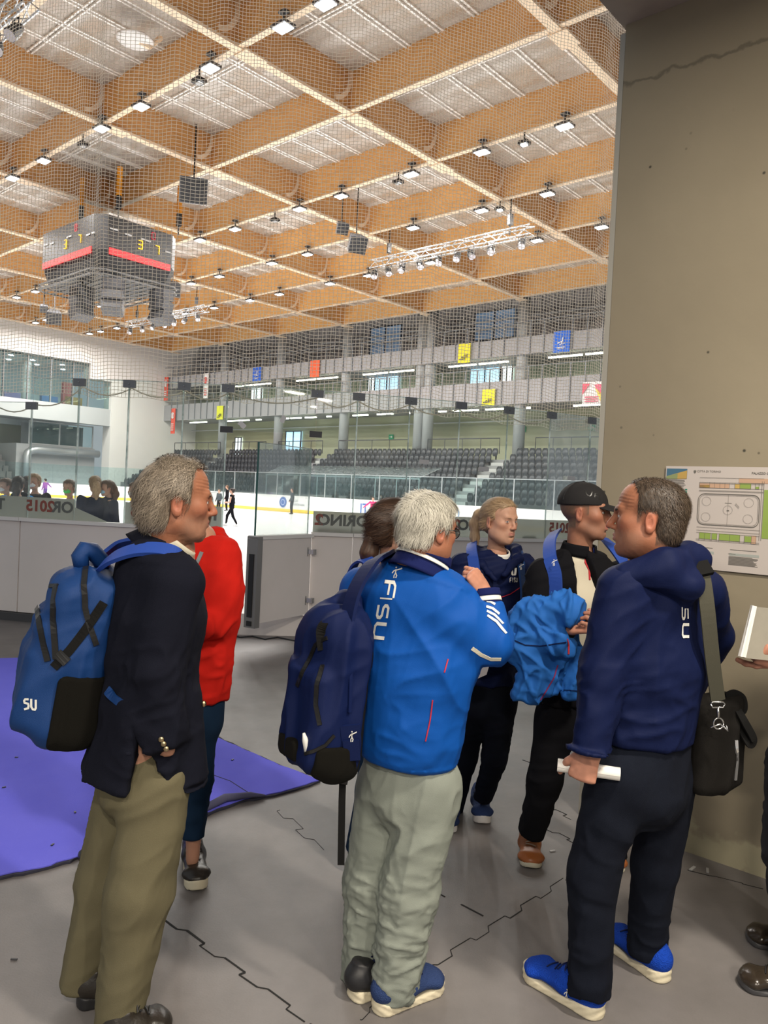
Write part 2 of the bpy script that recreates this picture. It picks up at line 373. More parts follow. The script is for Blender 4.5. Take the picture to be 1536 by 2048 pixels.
def matpoly():
    m = mat('translucent_roof_panel', (.40, .37, .34), .35); nt = m.node_tree; b = nt.nodes['Principled BSDF']
    tc = nt.nodes.new('ShaderNodeTexCoord'); mp = nt.nodes.new('ShaderNodeMapping'); mp.inputs['Rotation'].default_value = (0, 0, .5); mp.inputs['Scale'].default_value = (.25, 1.4, 1)
    nt.links.new(tc.outputs['Object'], mp.inputs[0])
    n = nt.nodes.new('ShaderNodeTexNoise'); n.inputs['Scale'].default_value = 1.1; n.inputs['Detail'].default_value = 5; nt.links.new(mp.outputs[0], n.inputs[0])
    r = nt.nodes.new('ShaderNodeValToRGB'); e = r.color_ramp.elements; e[0].position = .36; e[0].color = (.40, .31, .235, 1); e[1].position = .66; e[1].color = (.60, .56, .52, 1)  # brown streaks: timber reflections and blurred structure above painted into the panel colour
    x = r.color_ramp.elements.new(.5); x.color = (.44, .385, .335, 1)
    nt.links.new(n.outputs[0], r.inputs[0]); nt.links.new(r.outputs[0], b.inputs[0]); return m
M['poly'] = matpoly()
o = abobj('ceiling', M['poly'], -.3, 45.9, -6, 72, ZT, ZT+.1); struct(o)
mb = MB()
for i in range(len(BLINES)-1):
    b0 = BLINES[i]
    for k in range(1, 6):
        b = b0 + 8.49*k/6
        for s in (-.09, .09):
            p = W(22.8, b+s, ZT-.03); mb.box(p.x, p.y, p.z, .075, 45.6, .06, ROTB)
for a in ALINES[:-1]:
    for s in (2.0, 2.15):
        p = W(a+s, 33, ZT-.05); mb.box(p.x, p.y, p.z, 78, .06, .06, ROTB)
struct(mb.build('ceiling_grid', mat('panel_frame', (.95, .92, .88), .4)))

def tubelamp(a, b0, b1, z, lab):
    p = W(a, (b0+b1)/2, z); root = empty('tube_lamp', p); tag(root, lab, 'tube light', 'tube lights under the galleries')
    mb = MB(); mb.box(p.x, p.y, p.z+.09, b1-b0, .2, .08, ROTB); mb.build('fitting', M['lgrey'], root)
    mb = MB(); mb.box(p.x, p.y, p.z, b1-b0-.06, .12, .1, ROTB); mb.build('tube', M['tube'], root)
# ---------------- end wall (left) with glazed restaurant and lower recess
for a0, a1, z0, z1 in ((-2, 50.3, 13.2, 19.5), (37.5, 50.3, 11.7, 13.2), (39.8, 50.3, 0, 11.7)):
    struct(abobj('wall_left', M['palewall'], a0, a1, 73, 74.5, z0, z1))
struct(abobj('wall_left', M['lgrey'], -2, 39.8, 73.1, 74.3, 7.2, 8.9))
struct(abobj('wall_left', M['olivewall'], -2, 39.8, 84, 84.3, 0, 8))
struct(abobj('wall_left', mat('restaurant_back', (.72, .78, .80), .7), -2, 39.8, 82, 82.3, 7, 13.4))
struct(abobj('ceiling', M['white'], -2, 40, 74, 82.3, 13.2, 13.3))
struct(abobj('floor', M['lgrey'], -2, 40, 74, 84, 7.6, 7.9))
struct(abobj('wall_left', M['lgrey'], 31.8, 39.8, 76, 83, 0, 4.9))
mb = MB()
mb.box(0, 0, 2.15, 8, .05, 4.3)
wn = 0
for i, a0 in enumerate([20.6, 22.8, 25.0, 27.2, 29.4, 31.6, 33.8, 35.8]):
    a1 = a0+2.1 if i < 7 else 37.5
    g = abobj('window_%d' % (i+1), M['glassfar'], a0, a1, 73.5, 73.54, 8.9, 13.2); struct(g)
    g = abobj('trim_%d' % (i+2), M['mgrey'], a1, a1+.1, 73.4, 73.6, 8.9, 13.2); struct(g)
g = abobj('window_9', M['glassfar'], 37.6, 39.8, 73.5, 73.54, 8.9, 11.7); struct(g)
t = abobj('window_10', M['skyw'], 28.2, 31.6, 81.9, 81.98, 10.6, 11.6); struct(t)
# restaurant ceiling spots, column, shelves
for i, (a, b) in enumerate([(24, 76), (27, 76.5), (29, 79), (31, 76), (32, 79), (33.5, 77), (35, 79.5), (36.5, 77), (38, 80), (26, 80)]):
    p = W(a, b, 13.17); o = MB().box(p.x, p.y, p.z, .35, .35, .04).build('ceiling_spot', M['lamp'], origin=p)
    tag(o, 'small ceiling spot inside the glazed restaurant at upper left', 'ceiling light', 'restaurant ceiling spots')
p = W(33.4, 78, 7.9); o = MB().cyl(p, .45, 5.3).build('restaurant_column', M['palewall'], smooth=True, origin=p); tag(o, 'pale round column inside the glazed restaurant at upper left', 'column')
for i, (a, w_, h_, c, nm) in enumerate([(28.6, 1.2, .8, (.55, .2, .2), 'dark red'), (31.0, 1.5, .7, (.25, .2, .35), 'purple-grey'), (34.6, 1.6, .8, (.12, .2, .4), 'blue'), (36.4, 1.0, 2.4, (.55, .15, .15), 'tall red'), (37.0, 1.8, 1.0, (.5, .3, .12), 'orange-brown')]):
    p = W(a, 75.6, 7.9); q = p + Vector((0, 0, h_/2+1.0))
    mb = MB(); mb.box(q.x, q.y, q.z, .5, w_, h_, ROTB)
    for s in (-.4, .4):
        q2 = W(a+s*w_, 75.6, 8.4); mb.box(q2.x, q2.y, q2.z, .1, .1, 1.0, ROTB)
    o = mb.build('display_stand', mat('display_'+nm.replace(' ', '_').replace('-', '_'), c, .6), origin=p); tag(o, nm+' display stand behind the restaurant glass at upper left', 'display stand')
# duct in the recess
p0 = W(32.2, 74.6, 0); pts = [W(32.4, 75, 0), W(32.4, 75, 3.6), W(32.5, 75, 4.0), W(32.8, 75, 4.25), W(33.3, 75, 4.35), W(39.7, 75, 4.35)]
o = MB().tube(pts, .38, 12).build('air_duct', mat('galvanised_duct', (.55, .57, .58), .35, metal=.7), smooth=True, origin=p0); tag(o, 'fat silver air duct bending along the recess left of the white pier', 'duct')
p0 = W(33.4, 77.8, 3.3); o = MB().tube([W(33.4, 77.5, 3.5), W(39.6, 77.5, 3.5)], .45, 12).build('air_duct', mat('brass_duct', (.55, .47, .2), .35, metal=.6), smooth=True, origin=p0); tag(o, 'yellowish horizontal duct lying just below the silver one', 'duct')
p = W(28.8, 75.1, 0); o = MB().cyl(p, .4, 7.6).build('recess_column', M['colgrey'], smooth=True, origin=p); tag(o, 'grey round column standing in the recess under the restaurant', 'column')
for k_, a_ in enumerate((23.5, 27.0)): tubelamp(a_, 77, 79.6, 7.3, 'warm tube light in the recess under the restaurant, %s from the left' % ORD[k_])
# commentary box frame
root = empty('control_booth', W(33, 76, 4.9)); tag(root, 'glazed control booth above the air duct under the restaurant', 'booth')
mb = MB()
for b_, z_ in ((0, 4.95), (0, 7.15)): mb.bar(W(33, 76, z_), W(39.5, 76, z_), .12, .12)
for a in (33, 36, 39.5): mb.bar(W(a, 76, 4.9), W(a, 76, 7.2), .12, .12)
mb.build('booth_frame', M['lgrey'], root)
mb = MB(); mb.box(*W(36.25, 76, 6.05), .03, 6.4, 2.1, ROTB); mb.build('booth_pane', M['glassfar'], root)
mb = MB(); mb.box(*W(36.25, 78, 6.05), .1, 6.4, 2.1, ROTB); mb.build('booth_back', M['mgrey'], root)
t = abobj('window_11', M['sky'], 31.2, 31.9, 83.8, 83.95, 4.3, 5.9); struct(t)

# ---------------- long stand, galleries and back walls (far side)
BL0, BL1 = 14.0, 73.0
SA = 46.0
struct(abobj('wall_back', M['olivewall'], 50, 50.3, BL0, BL1, 0, 8.4))
struct(abobj('wall_back', M['greenwall'], 50, 50.3, BL0, BL1, 8.4, 12.2))
struct(abobj('wall_back', M['louvre'], 50, 50.3, BL0, BL1, 12.2, 19))
struct(abobj('floor', M['parapet'], SA, 50, BL0, BL1, 8.4, 8.65))
struct(abobj('floor', M['parapet'], SA, 50, BL0, BL1, 11.8, 12.1))
struct(abobj('ceiling', M['palewall'], SA-.2, 50, BL0, BL1, 16.9, 17.1))
struct(abobj('wall_back', M['parapet'], SA-.1, SA+.1, BL0, BL1, 8.35, 10.0))
struct(abobj('wall_back', M['parapet'], SA-.1, SA+.1, BL0, BL1, 11.75, 12.95))
mb = MB()
for z in (15.2, 14.6): mb.bar(W(49, BL0, z), W(49, BL1, z), .12, .12)
struct(mb.build('wall_rail', M['lgrey']))
mb = MB()
for i in range(int((BL1-BL0)/.33)):
    b = BL0+i*.33; mb.box(*W(49.95, b, 15.6), .1, .1, 6.6, ROTB)
struct(mb.build('wall_fins', mat('cladding_fins', (.46, .43, .42), .6)))
mb = MB()
for i in range(int((BL1-BL0)/.42)):
    b = BL0+i*.42; mb.box(*W(49.97, b, 10.2), .06, .06, 3.4, ROTB)
struct(mb.build('wall_fins', mat('gallery_wall_fins', (.46, .52, .42), .6)))
# railing standards
for z0, z1, nm, lvl in ((8.5, 10.9, 'lower', 'first'), (11.9, 14.0, 'upper', 'second')):
    root = empty('gallery_railing', W(SA-.12, BL0, z0)); tag(root, 'thin dark handrail along the %s gallery of the far stand' % nm, 'railing')
    mb = MB(); mb.tube([W(SA-.15, BL0, z1), W(SA-.15, BL1, z1)], .035, 6); mb.build('handrail', M['mgrey'], root)
    for i in range(int((BL1-BL0)/1.06)):
        b = BL0+.3+i*1.06
        if i < 95: MB().bar(W(SA-.15, b, z0-.1), W(SA-.15, b, z1), .06, .08, up=UA).build('standard', M['mgrey'], root)
# columns
for k, b in enumerate((20.5, 29.0, 37.2, 38.1, 46.3, 54.8, 63.3)):
    p = W(46.5, b, 4.3); o = MB().cyl(p, .42, 12.5, 20).build('stand_column', M['colgrey'], smooth=True, origin=p); tag(o, 'grey round column of the far galleries, %s from the right' % ORD[k], 'column', 'far stand columns')
# windows
for i, (b0, b1, z0, z1, m_) in enumerate([(43.2, 46.0, 10.0, 12.1, 'sky'), (33.0, 35.8, 10.0, 12.0, 'sky'), (61.5, 63.2, 10.1, 12.0, 'skyw'), (31.9, 32.9, 10.0, 12.0, 'skyw'), (46.0, 46.8, 10, 12.1, 'skyw'), (55.3, 57.5, 5.3, 7.3, 'sky'), (43.2, 46.8, 13.8, 16.2, 'bluewin'), (31.9, 35.6, 14.0, 16.2, 'bluewin'), (64.5, 65.5, 5.0, 6.8, 'skyw')]):
    o = abobj('window_%d' % (12+i), M[m_], 49.8, 49.93, b0, b1, z0, z1); struct(o)
    mb = MB()
    for b in (b0, (b0+b1)/2, b1): mb.box(*W(49.78, b, (z0+z1)/2), .09, .09, z1-z0+.1, ROTB)
    for z in (z0, z1): mb.box(*W(49.78, (b0+b1)/2, z), b1-b0+.1, .09, .09, ROTB)
    struct(mb.build('trim_%d' % (40+i), M['dgrey']))
# tube lamps
def tubes(rng, a, z, level):
    for k, (b0, b1) in enumerate(rng): tubelamp(a, b0, b1, z, 'greenish-white tube light on the %s soffit, %s from the right' % (level, ORD[k]))
tubes([(22.0, 24.6), (24.8, 27.4), (30.6, 33.2), (33.4, 36.0), (39.4, 42.0), (42.2, 45.0), (48, 50.6), (50.8, 53.4), (57.0, 59.6), (59.8, 62.4)], 47.2, 11.62, 'upper gallery')
tubes([(23.0, 25.3), (28.6, 29.0), (30.2, 32.4), (33.0, 35.4), (36.0, 36.8), (41.4, 43.2), (44.2, 46.0), (48.6, 49.2), (50.5, 52), (52.5, 54.0), (54.2, 56), (58.2, 59.0), (60, 63.5), (67, 70)], 47.2, 8.22, 'lower gallery')
# service pipe under lower gallery
p = W(49.4, BL0, 7.6); o = MB().tube([W(49.4, BL0, 7.6), W(49.4, 72.9, 7.6)], .06, 6).build('service_pipe', M['lgrey'], origin=p); tag(o, 'thin pale pipe running along the olive wall behind the seats', 'pipe')

# tiers
NROW = 8; RA = [39.9+.80*i for i in range(NROW)]; RZ = [1.15+.47*i for i in range(NROW)]
AIS = [(28.9, 30.3), (46.8, 48.2), (61.2, 62.4)]
mb = MB()
for i in range(NROW):
    abbox(mb, RA[i]-.1, 47 if i == NROW-1 else RA[i]+.72, BL0, BL1-1, 0, RZ[i])
struct(mb.build('floor', M['step']))
mb = MB()
for (b0, b1) in AIS:
    for i in range(NROW):
        abbox(mb, RA[i]-.35, RA[i]-.1, b0, b1, RZ[i]-.47, RZ[i]-.23)
        if i: abbox(mb, RA[i]-.35, RA[i]-.10, b0, b1, RZ[i]-.24, RZ[i]-.235)
struct(mb.build('aisle_steps', mat('aisle_step_grey', (.45, .45, .44), .7)))
# seats
def seat_mesh(mb, a, b, z):
    X = UB; Y = -UA; Z = Vector((0, 0, 1)); o = W(a, b, z)
    # back shell: rounded trapezoid bent
    rows = [(.30, .17), (.45, .22), (.62, .235), (.76, .20), (.84, .12)]
    vs = []
    for (h, w) in rows:
        for s in (-1, -.5, 0, .5, 1): vs.append(o + X*(s*w) + Y*(.02+.05*s*s+.04*(.8-h)) + Z*h)
    n = 5; fs = []
    for i in range(len(rows)-1):
        for j in range(4): fs.append((i*n+j, i*n+j+1, (i+1)*n+j+1, (i+1)*n+j))
    k = len(vs); vs2 = [v - Y*.04 for v in vs]
    fs2 = [tuple(k+q for q in f[::-1]) for f in fs]
    mb.quadset(vs+vs2, fs+fs2)
def seat_pan(mb, a, b, z):
    X = UB; Y = -UA; Z = Vector((0, 0, 1)); o = W(a, b, z)
    vs = []
    for (h, w, d) in ((.26, .12, .10), (.42, .20, .14), (.58, .17, .13), (.68, .10, .11)):
        for s in (-1, -.5, 0, .5, 1): vs.append(o + X*(s*w) + Y*(d - .04*s*s) + Z*h)
    n = 5; fs = []
    for i in range(3):
        for j in range(4): fs.append((i*n+j, i*n+j+1, (i+1)*n+j+1, (i+1)*n+j))
    k = len(vs); mb.quadset(vs+[v-Y*.03 for v in vs], fs+[tuple(k+q for q in f[::-1]) for f in fs])
def seat_leg(mb, a, b, z):
    o = W(a+.08, b, z); mb.box(o.x, o.y, o.z+.17, .08, .08, .34, ROTB)
M['seat'] = mat('seat_plastic', (.035, .036, .042), .45)
M['seatpan'] = mat('seat_pan_plastic', (.055, .057, .065), .4)
proto = empty('stadium_seat', (0, 0, 0))
m1 = MB(); seat_mesh(m1, 0, 0, 0); m1.build('backrest', M['seat'], proto, smooth=True)
m1 = MB(); seat_pan(m1, 0, 0, 0); m1.build('seat_pan', M['seatpan'], proto, smooth=True)
m1 = MB(); seat_leg(m1, 0, 0, 0); m1.build('leg', M['black'], proto)
cand = []
for i in range(NROW):
    nb = int((71-16)/.5)
    for j in range(nb):
        b = 16+.5*j
        if any(x0-.2 < b < x1+.2 for x0, x1 in AIS): continue
        if i == 0 and 29 < b < 46: pass
        cand.append((i, b))
vis = sorted([c for c in cand if c[1] > 23.4], key=lambda c: c[1])
near = sorted([c for c in vis if c[1] < 43.5 and (c[0] >= 1)], key=lambda c: (c[0], c[1]))[:300]
nearset = set(near); first = True
cnt = {}
for (i, b) in near:
    cnt[i] = cnt.get(i, 0)+1
    o = proto if first else copy_tree(proto)
    first = False; o.location = W(RA[i]+.45, b, RZ[i]); blk = 'right of' if b < 29 else 'left of'
    tag(o, 'folded black seat in the %s row of the far stand, %s the nearest steps' % (ORD[i], blk), 'seat', 'black seats, row %d %s the steps' % (i+1, blk))
mb = MB()
for (i, b) in cand:
    if (i, b) in nearset: continue
    seat_mesh(mb, RA[i]+.45, b, RZ[i]); seat_pan(mb, RA[i]+.45, b, RZ[i])
o = mb.build('stadium_seats', M['seat'], smooth=True); tag(o, 'dark mass of folded black seats filling the rest of the far stand', 'seats', kind='stuff')
mb = MB()
for i in range(5):
    for j in range(26):
        a = 21+.6*j
        if a > 31.6: continue
        X = UA; o_ = W(a, 76+i*.8, 1.2+i*.55)
        for (h, w) in ((.4, .24), (.85, .2)): pass
        mb.box(o_.x, o_.y, o_.z+.6, .12, .48, .6, ROTB); mb.box(o_.x, o_.y, o_.z+.2, .4, .48, .1, ROTB)
o = mb.build('stadium_seats', mat('recess_seats', (.16, .14, .13), .6)); tag(o, 'brownish-grey seats in the recess under the restaurant at far left', 'seats', kind='stuff')
for i in range(5): struct(abobj('floor', M['step'], 10, 31.6, 75.6+i*.8, 76.4+i*.8+(3 if i == 4 else 0), 0, 1.2+i*.55))
# guard rails at the top of the stand, and behind the seats
root = empty('stand_guard_rail', W(46.1, 22, 4.4)); tag(root, 'dark tubular guard rail behind the top seat row of the far stand', 'railing')
for (b0, b1) in ((22, 27.4), (30.3, 36.8), (38.8, 46.4), (48.4, 54.2), (56, 61), (63, 71)):
    MB().tube([W(46.1, b0, 4.9), W(46.1, b0, 6.0), W(46.1, b1, 6.0), W(46.1, b1, 4.9)], .04, 6).build('rail', M['dgrey'], root)
    for k in range(1, 4):
        b = b0+(b1-b0)*k/4; MB().tube([W(46.1, b, 4.9), W(46.1, b, 6.0)], .03, 6).build('upright', M['dgrey'], root)
for (b, lab) in ((25.2, 'right of the nearest stairs'), (43.9, 'above the players bench'), (30.8, 'beside the near column')):
    p = W(49.9, b, 7.0 if b < 40 else 6.6); root = empty('exit_sign', p); tag(root, 'small green exit sign on the olive wall '+lab, 'sign')
    mb = MB(); mb.box(p.x, p.y, p.z, .5, .06, .42, ROTB); mb.build('sign_panel', mat('exit_green', (.01, .22, .10), .5, emit=(.02, .5, .2), estr=.1), root)
    q = W(49.85, b, p.z); mb = MB(); mb.bar(q-UB*.12, q+UB*.12, .03, .05, up=UA); mb.prism([q-UB*.2, q-UB*.06+Vector((0, 0, .1)), q-UB*.06-Vector((0, 0, .1))], -UA, .03); mb.build('arrow', M['white'], root)

# players' bench shelter
root = empty('players_bench_shelter', W(38.6, 37, 0)); tag(root, 'glass-roofed players bench shelter behind the far boards', 'shelter')
M['canopy'] = glassmat('canopy_sheet', (.75, .78, .78), .5, haze=.45)
mb = MB(); mb.hexa([W(37.3, 30.3, 2.75), W(39.4, 30.3, 3.45), W(39.4, 45.8, 3.45), W(37.3, 45.2, 2.75), W(37.3, 30.3, 2.8), W(39.4, 30.3, 3.5), W(39.4, 45.8, 3.5), W(37.3, 45.2, 2.8)]); mb.build('canopy', M['canopy'], root)
for k in range(9):
    b = 30.4+k*1.85; MB().bar(W(37.4, b, 1.1), W(37.4, b, 2.75), .06, .06).build('upright', M['alu'], root)
MB().bar(W(37.35, 30.3, 2.7), W(37.35, 45.2, 2.7), .08, .08).build('front_beam', M['alu'], root)
MB().box(*W(38.6, 37.8, .7), 14.6, .5, .1, ROTB).build('bench', M['lgrey'], root)

# ---------------- far boards
def far_panel(b0, b1, k, gate=False):
    root = empty('rink_board', W(A1, (b0+b1)/2, 0)); tag(root, 'white far rink board with yellow kick strip, %s from the right' % ORD[k], 'rink board', 'far boards')
    c = W(A1+.06, (b0+b1)/2, 0)
    MB().box(c.x, c.y, .62, b1-b0-.01, .10, 1.1, ROTB).build('panel', M['boardfar'], root)
    c2 = W(A1, (b0+b1)/2, 0); MB().box(c2.x, c2.y, .13, b1-b0-.01, .04, .22, ROTB).build('kick_plate', M['yellow'], root)
    MB().box(c.x, c.y, 1.19, b1-b0-.01, .16, .06, ROTB).build('top_rail', M['white'], root)
    MB().box(c.x, c.y, 2.03, b1-b0-.04, .02, 1.6, ROTB).build('glass_pane', M['glassfar'], root)
    mb = MB(); q = W(A1+.06, b0, 2.03); mb.box(q.x, q.y, q.z, .06, .06, 1.6, ROTB); q = W(A1+.06, (b0+b1)/2, 2.84); mb.box(q.x, q.y, q.z, b1-b0, .05, .05, ROTB); mb.build('glass_frame', M['alu'], root)
nb = 17; bs = [B0+RR + i*(B1-B0-2*RR)/nb for i in range(nb+1)]
for k in range(nb): far_panel(bs[k], bs[k+1], k)
def arc_board(cA, cB, s0, k, n=8, lab=''):
    pts = corner(cA, cB, s0, RR+.06, n)
    for i in range(n):
        p, q = W(*pts[i]), W(*pts[i+1]); m = (p+q)/2
        root = empty('rink_board', (m.x, m.y, 0)); tag(root, 'white curved corner rink board at far left, %s in the curve' % ORD[i], 'rink board', 'far corner boards')
        up = Vector((0, 0, 1))
        MB().bar(p+up*.62, q+up*.62, .1, 1.1).build('panel', M['boardfar'], root)
        MB().bar((p+(RCF-p).normalized()*.07)+up*.13, (q+(RCF-q).normalized()*.07)+up*.13, .04, .22).build('kick_plate', M['yellow'], root)
        MB().bar(p+up*1.19, q+up*1.19, .16, .06).build('top_rail', M['white'], root)
        MB().bar(p+up*2.03, q+up*2.03, .02, 1.6).build('glass_pane', M['glassfar'], root)
RCF = W(A1-RR, B1-RR)
arc_board(A1-RR, B1-RR, 0, 0)
for k in range(7):
    a0, a1 = A1-RR-k*3.5, A1-RR-(k+1)*3.5; m = W((a0+a1)/2, B1+.06)
    root = empty('rink_board', m); tag(root, 'white end rink board under the restaurant, %s from the corner' % ORD[k], 'rink board', 'end boards')
    MB().box(m.x, m.y, .62, .1, 3.49, 1.1, ROTB).build('panel', M['boardfar'], root)
    m2 = W((a0+a1)/2, B1); MB().box(m2.x, m2.y, .13, .04, 3.49, .22, ROTB).build('kick_plate', M['yellow'], root)
    MB().box(m.x, m.y, 2.03, .02, 3.46, 1.6, ROTB).build('glass_pane', M['glassfar'], root)
# ================================================================ NEAR RINK CORNER
def AR(th, r=RR, z=0.0):
    t = math.radians(th); return Vector((RC.x + r*math.sin(t), RC.y - r*math.cos(t), z))
def arcslab(mb, t0, t1, r0, r1, z0, z1, n=None):
    n = n or max(2, int((t1-t0)/1.2)+1); vs = []; fs = []
    for i in range(n+1):
        t = t0+(t1-t0)*i/n
        vs += [AR(t, r0, z0), AR(t, r1, z0), AR(t, r1, z1), AR(t, r0, z1)]
    for i in range(n):
        for j in range(4): fs.append((i*4+j, i*4+(j+1) % 4, (i+1)*4+(j+1) % 4, (i+1)*4+j))
    fs += [(0, 3, 2, 1), tuple(n*4+j for j in range(4))]
    mb.quadset(vs, fs); return mb
PAN = [(-30, -13.3, 'far left, beside the blue mat'), (-13.3, 2.6, 'behind the blazer man, left of the gate'), (9.3, 12.5, 'narrow, right of the open gate hinges'), (12.5, 25.0, 'behind the white-haired man'), (25.0, 38.0, 'behind the blonde woman and the man in the cap'), (38.0, 48.0, 'hidden end behind the concrete wall')]
for (t0, t1, lab) in PAN:
    root = empty('rink_board', AR((t0+t1)/2)); tag(root, 'scuffed off-white curved near rink board, '+lab, 'rink board', 'near boards')
    mb = MB(); arcslab(mb, t0+.05, t1-.05, RR, RR+.09, .10, 1.15); mb.build('panel', M['boardw'], root)
    mb = MB(); arcslab(mb, t0+.02, t1-.02, RR-.02, RR+.12, 1.15, 1.19); mb.build('top_rail', M['white'], root)
    mb = MB(); arcslab(mb, t0, t1, RR+.01, RR+.13, 0, .09); mb.build('skirt', M['dgrey'], root)
# fence foot profile with aluminium rail across the gate opening
mb = MB(); arcslab(mb, 2.6, 9.3, RR-.1, RR+.1, 0, .24); o = mb.build('gate_threshold', M['boardw'], origin=AR(6)); tag(o, 'low white threshold across the open rink gate', 'threshold')
POSTS = [-25.1, -21.0, -16.9, -12.9, -8.9, -4.9, -.7, 2.6, None, 9.3, 12.5, 16.7, 21.0, 25.5, 30.0, 34.9, 39.5, 44.0]
pane_no = 0
for i in range(len(POSTS)-1):
    a, b = POSTS[i], POSTS[i+1]
    if a is None or b is None: continue
    zt = 2.52 if b <= -12.8 else 2.80
    p0, p1 = AR(a+.05, RR+.03), AR(b-.05, RR+.03); c = (p0+p1)/2
    u_ = 768+c.x/c.y*FPX
    root = empty('rink_glass', c)
    pane_no += 1
    tag(root, 'tall clear pane of the near rink glass, %s from the left' % (ORD[pane_no-1]), 'glass pane', 'near rink glass')
    mb = MB(); d = (p1-p0); L = d.length; X = d.normalized(); Y = Vector((0, 0, 1)).cross(X)
    mb.box(c.x, c.y, (1.17+zt)/2, L, .012, zt-1.17, fr=(X, Y, Vector((0, 0, 1)))); mb.build('pane', M['glass'], root)
    mb = MB()
    mb.bar(p1+Vector((0, 0, 1.17)), p1+Vector((0, 0, zt)), .014, .016); mb.bar(p0+Vector((0, 0, zt)), p1+Vector((0, 0, zt)), .014, .008); mb.build('pane_edge', M['glassedge'], root)
for i, t in enumerate([p for p in POSTS if p is not None]):
    zt = 2.50 if t <= -12.8 else 2.78
    c = AR(t, RR+.045, zt-.02); root = empty('glass_clamp', c); tag(root, 'dark clamp on top of the near glass, %s from the left' % ORD[i], 'clamp', 'glass clamps')
    T = (AR(t+1)-AR(t)).normalized(); Nn = Vector((0, 0, 1)).cross(T)
    MB().box(c.x, c.y, c.z, .14, .035, .085, fr=(T, Nn, Vector((0, 0, 1)))).build('plate', M['mgrey'], root)
    q = c - Nn*.02*(1 if Nn.y > 0 else -1); MB().sphere(q, .008, 6).build('screw', M['steel'], root)
p0, p1 = AR(2.65, RR+.03), AR(9.25, RR+.03); c = (p0+p1)/2; X = (p1-p0).normalized(); root = empty('rink_glass', c+Vector((0, 0, 2.55))); tag(root, 'short clear glass pane spanning above the open rink gate', 'glass pane')
MB().box(c.x, c.y, 2.55, (p1-p0).length, .012, .5, fr=(X, Vector((0, 0, 1)).cross(X), Vector((0, 0, 1)))).build('pane', M['glass'], root); MB().bar(p0+Vector((0, 0, 2.8)), p1+Vector((0, 0, 2.8)), .014, .008).build('pane_edge', M['glassedge'], root)
for t in (2.6, 9.3):
    c = AR(t, RR+.045, 2.30); o = MB().box(c.x, c.y, c.z, .14, .03, .07, math.radians(t)).build('glass_clamp', M['dgrey'], origin=c); tag(o, 'lower dark clamp on the glass edge %s of the gate opening' % ('left' if t < 5 else 'right'), 'clamp')

# gate: open towards the viewer
hg = AR(9.2, RR+.08); fe = Vector((-1.34, 7.85, 0)); GX = (fe-hg); GX.z = 0; GL = GX.length; GX.normalize(); GY = Vector((0, 0, 1)).cross(GX)
root = empty('rink_gate', hg); tag(root, 'white rink gate swung open, with glass on top and steel hinges', 'gate')
def gbox(x0, x1, y0, y1, z0, z1, name, m):
    c = hg + GX*(x0+x1)/2 + GY*(y0+y1)/2; return MB().box(c.x, c.y, (z0+z1)/2, x1-x0, y1-y0, z1-z0, fr=(GX, GY, Vector((0, 0, 1)))).build(name, m, root)
gbox(.03, GL-.10, -.045, .045, .26, 1.13, 'panel', M['boardw'])
gbox(.0, GL-.02, -.06, .06, 1.13, 1.17, 'top_rail', M['white'])
gbox(.05, GL-.05, -.006, .006, 1.17, 2.13, 'glass_pane', M['glass'])
gbox(GL-.055, GL-.045, -.008, .008, 1.17, 2.13, 'glass_edge', M['glassedged'])
gbox(.045, .052, -.008, .008, 1.17, 2.13, 'glass_edge', M['glassedge'])
gbox(.05, GL-.05, -.008, .008, 2.125, 2.133, 'glass_edge', M['glassedge'])
fr = gbox(GL-.10, GL-.02, -.07, .07, .22, 1.16, 'end_frame', mat('gate_frame', (.30, .29, .28), .35, metal=.6))
for (z0, z1) in ((.33, .98), (.24, .29)):
    c = hg+GX*(GL-.015); MB().box(c.x, c.y, (z0+z1)/2, .012, .06, z1-z0, fr=(GX, GY, Vector((0, 0, 1)))).build('slot', M['black'], fr)
for z in (.42, .97):
    mb = MB(); q = hg+Vector((0, -.06, z)); mb.box(q.x, q.y, q.z, .14, .05, .05); mb.tube([q+Vector((-.02, -.03, -.05)), q+Vector((-.02, -.03, .05))], .022, 8); mb.tube([q+Vector((.07, -.02, -.03)), q+Vector((.07, -.02, .03))], .02, 8)
    mb.build('hinge', M['steel'], root)
    MB().bar(hg+Vector((-.06, -.08, z)), hg+Vector((-.13, -.11, z-.02)), .03, .02).build('hinge_arm', M['steel'], root)

# frosted film with mirrored lettering on the glass
def matfilm():
    m = bpy.data.materials.new('frosted_film'); m.use_nodes = True; nt = m.node_tree; nt.nodes.clear()
    o = nt.nodes.new('ShaderNodeOutputMaterial'); t = nt.nodes.new('ShaderNodeBsdfTransparent'); d = nt.nodes.new('ShaderNodeBsdfTranslucent'); d.inputs[0].default_value = (.50, .52, .48, 1)
    d2 = nt.nodes.new('ShaderNodeBsdfDiffuse'); d2.inputs[0].default_value = (.42, .44, .40, 1)
    a = nt.nodes.new('ShaderNodeMixShader'); a.inputs[0].default_value = .5; nt.links.new(d.outputs[0], a.inputs[1]); nt.links.new(d2.outputs[0], a.inputs[2])
    x = nt.nodes.new('ShaderNodeMixShader'); x.inputs[0].default_value = .86; nt.links.new(t.outputs[0], x.inputs[1]); nt.links.new(a.outputs[0], x.inputs[2]); nt.links.new(x.outputs[0], o.inputs[0]); return m
M['film'] = matfilm()
M['filmtxt'] = mat('film_letter_grey', (.13, .14, .13), .6); M['filmred'] = mat('film_letter_red', (.28, .08, .06), .6)
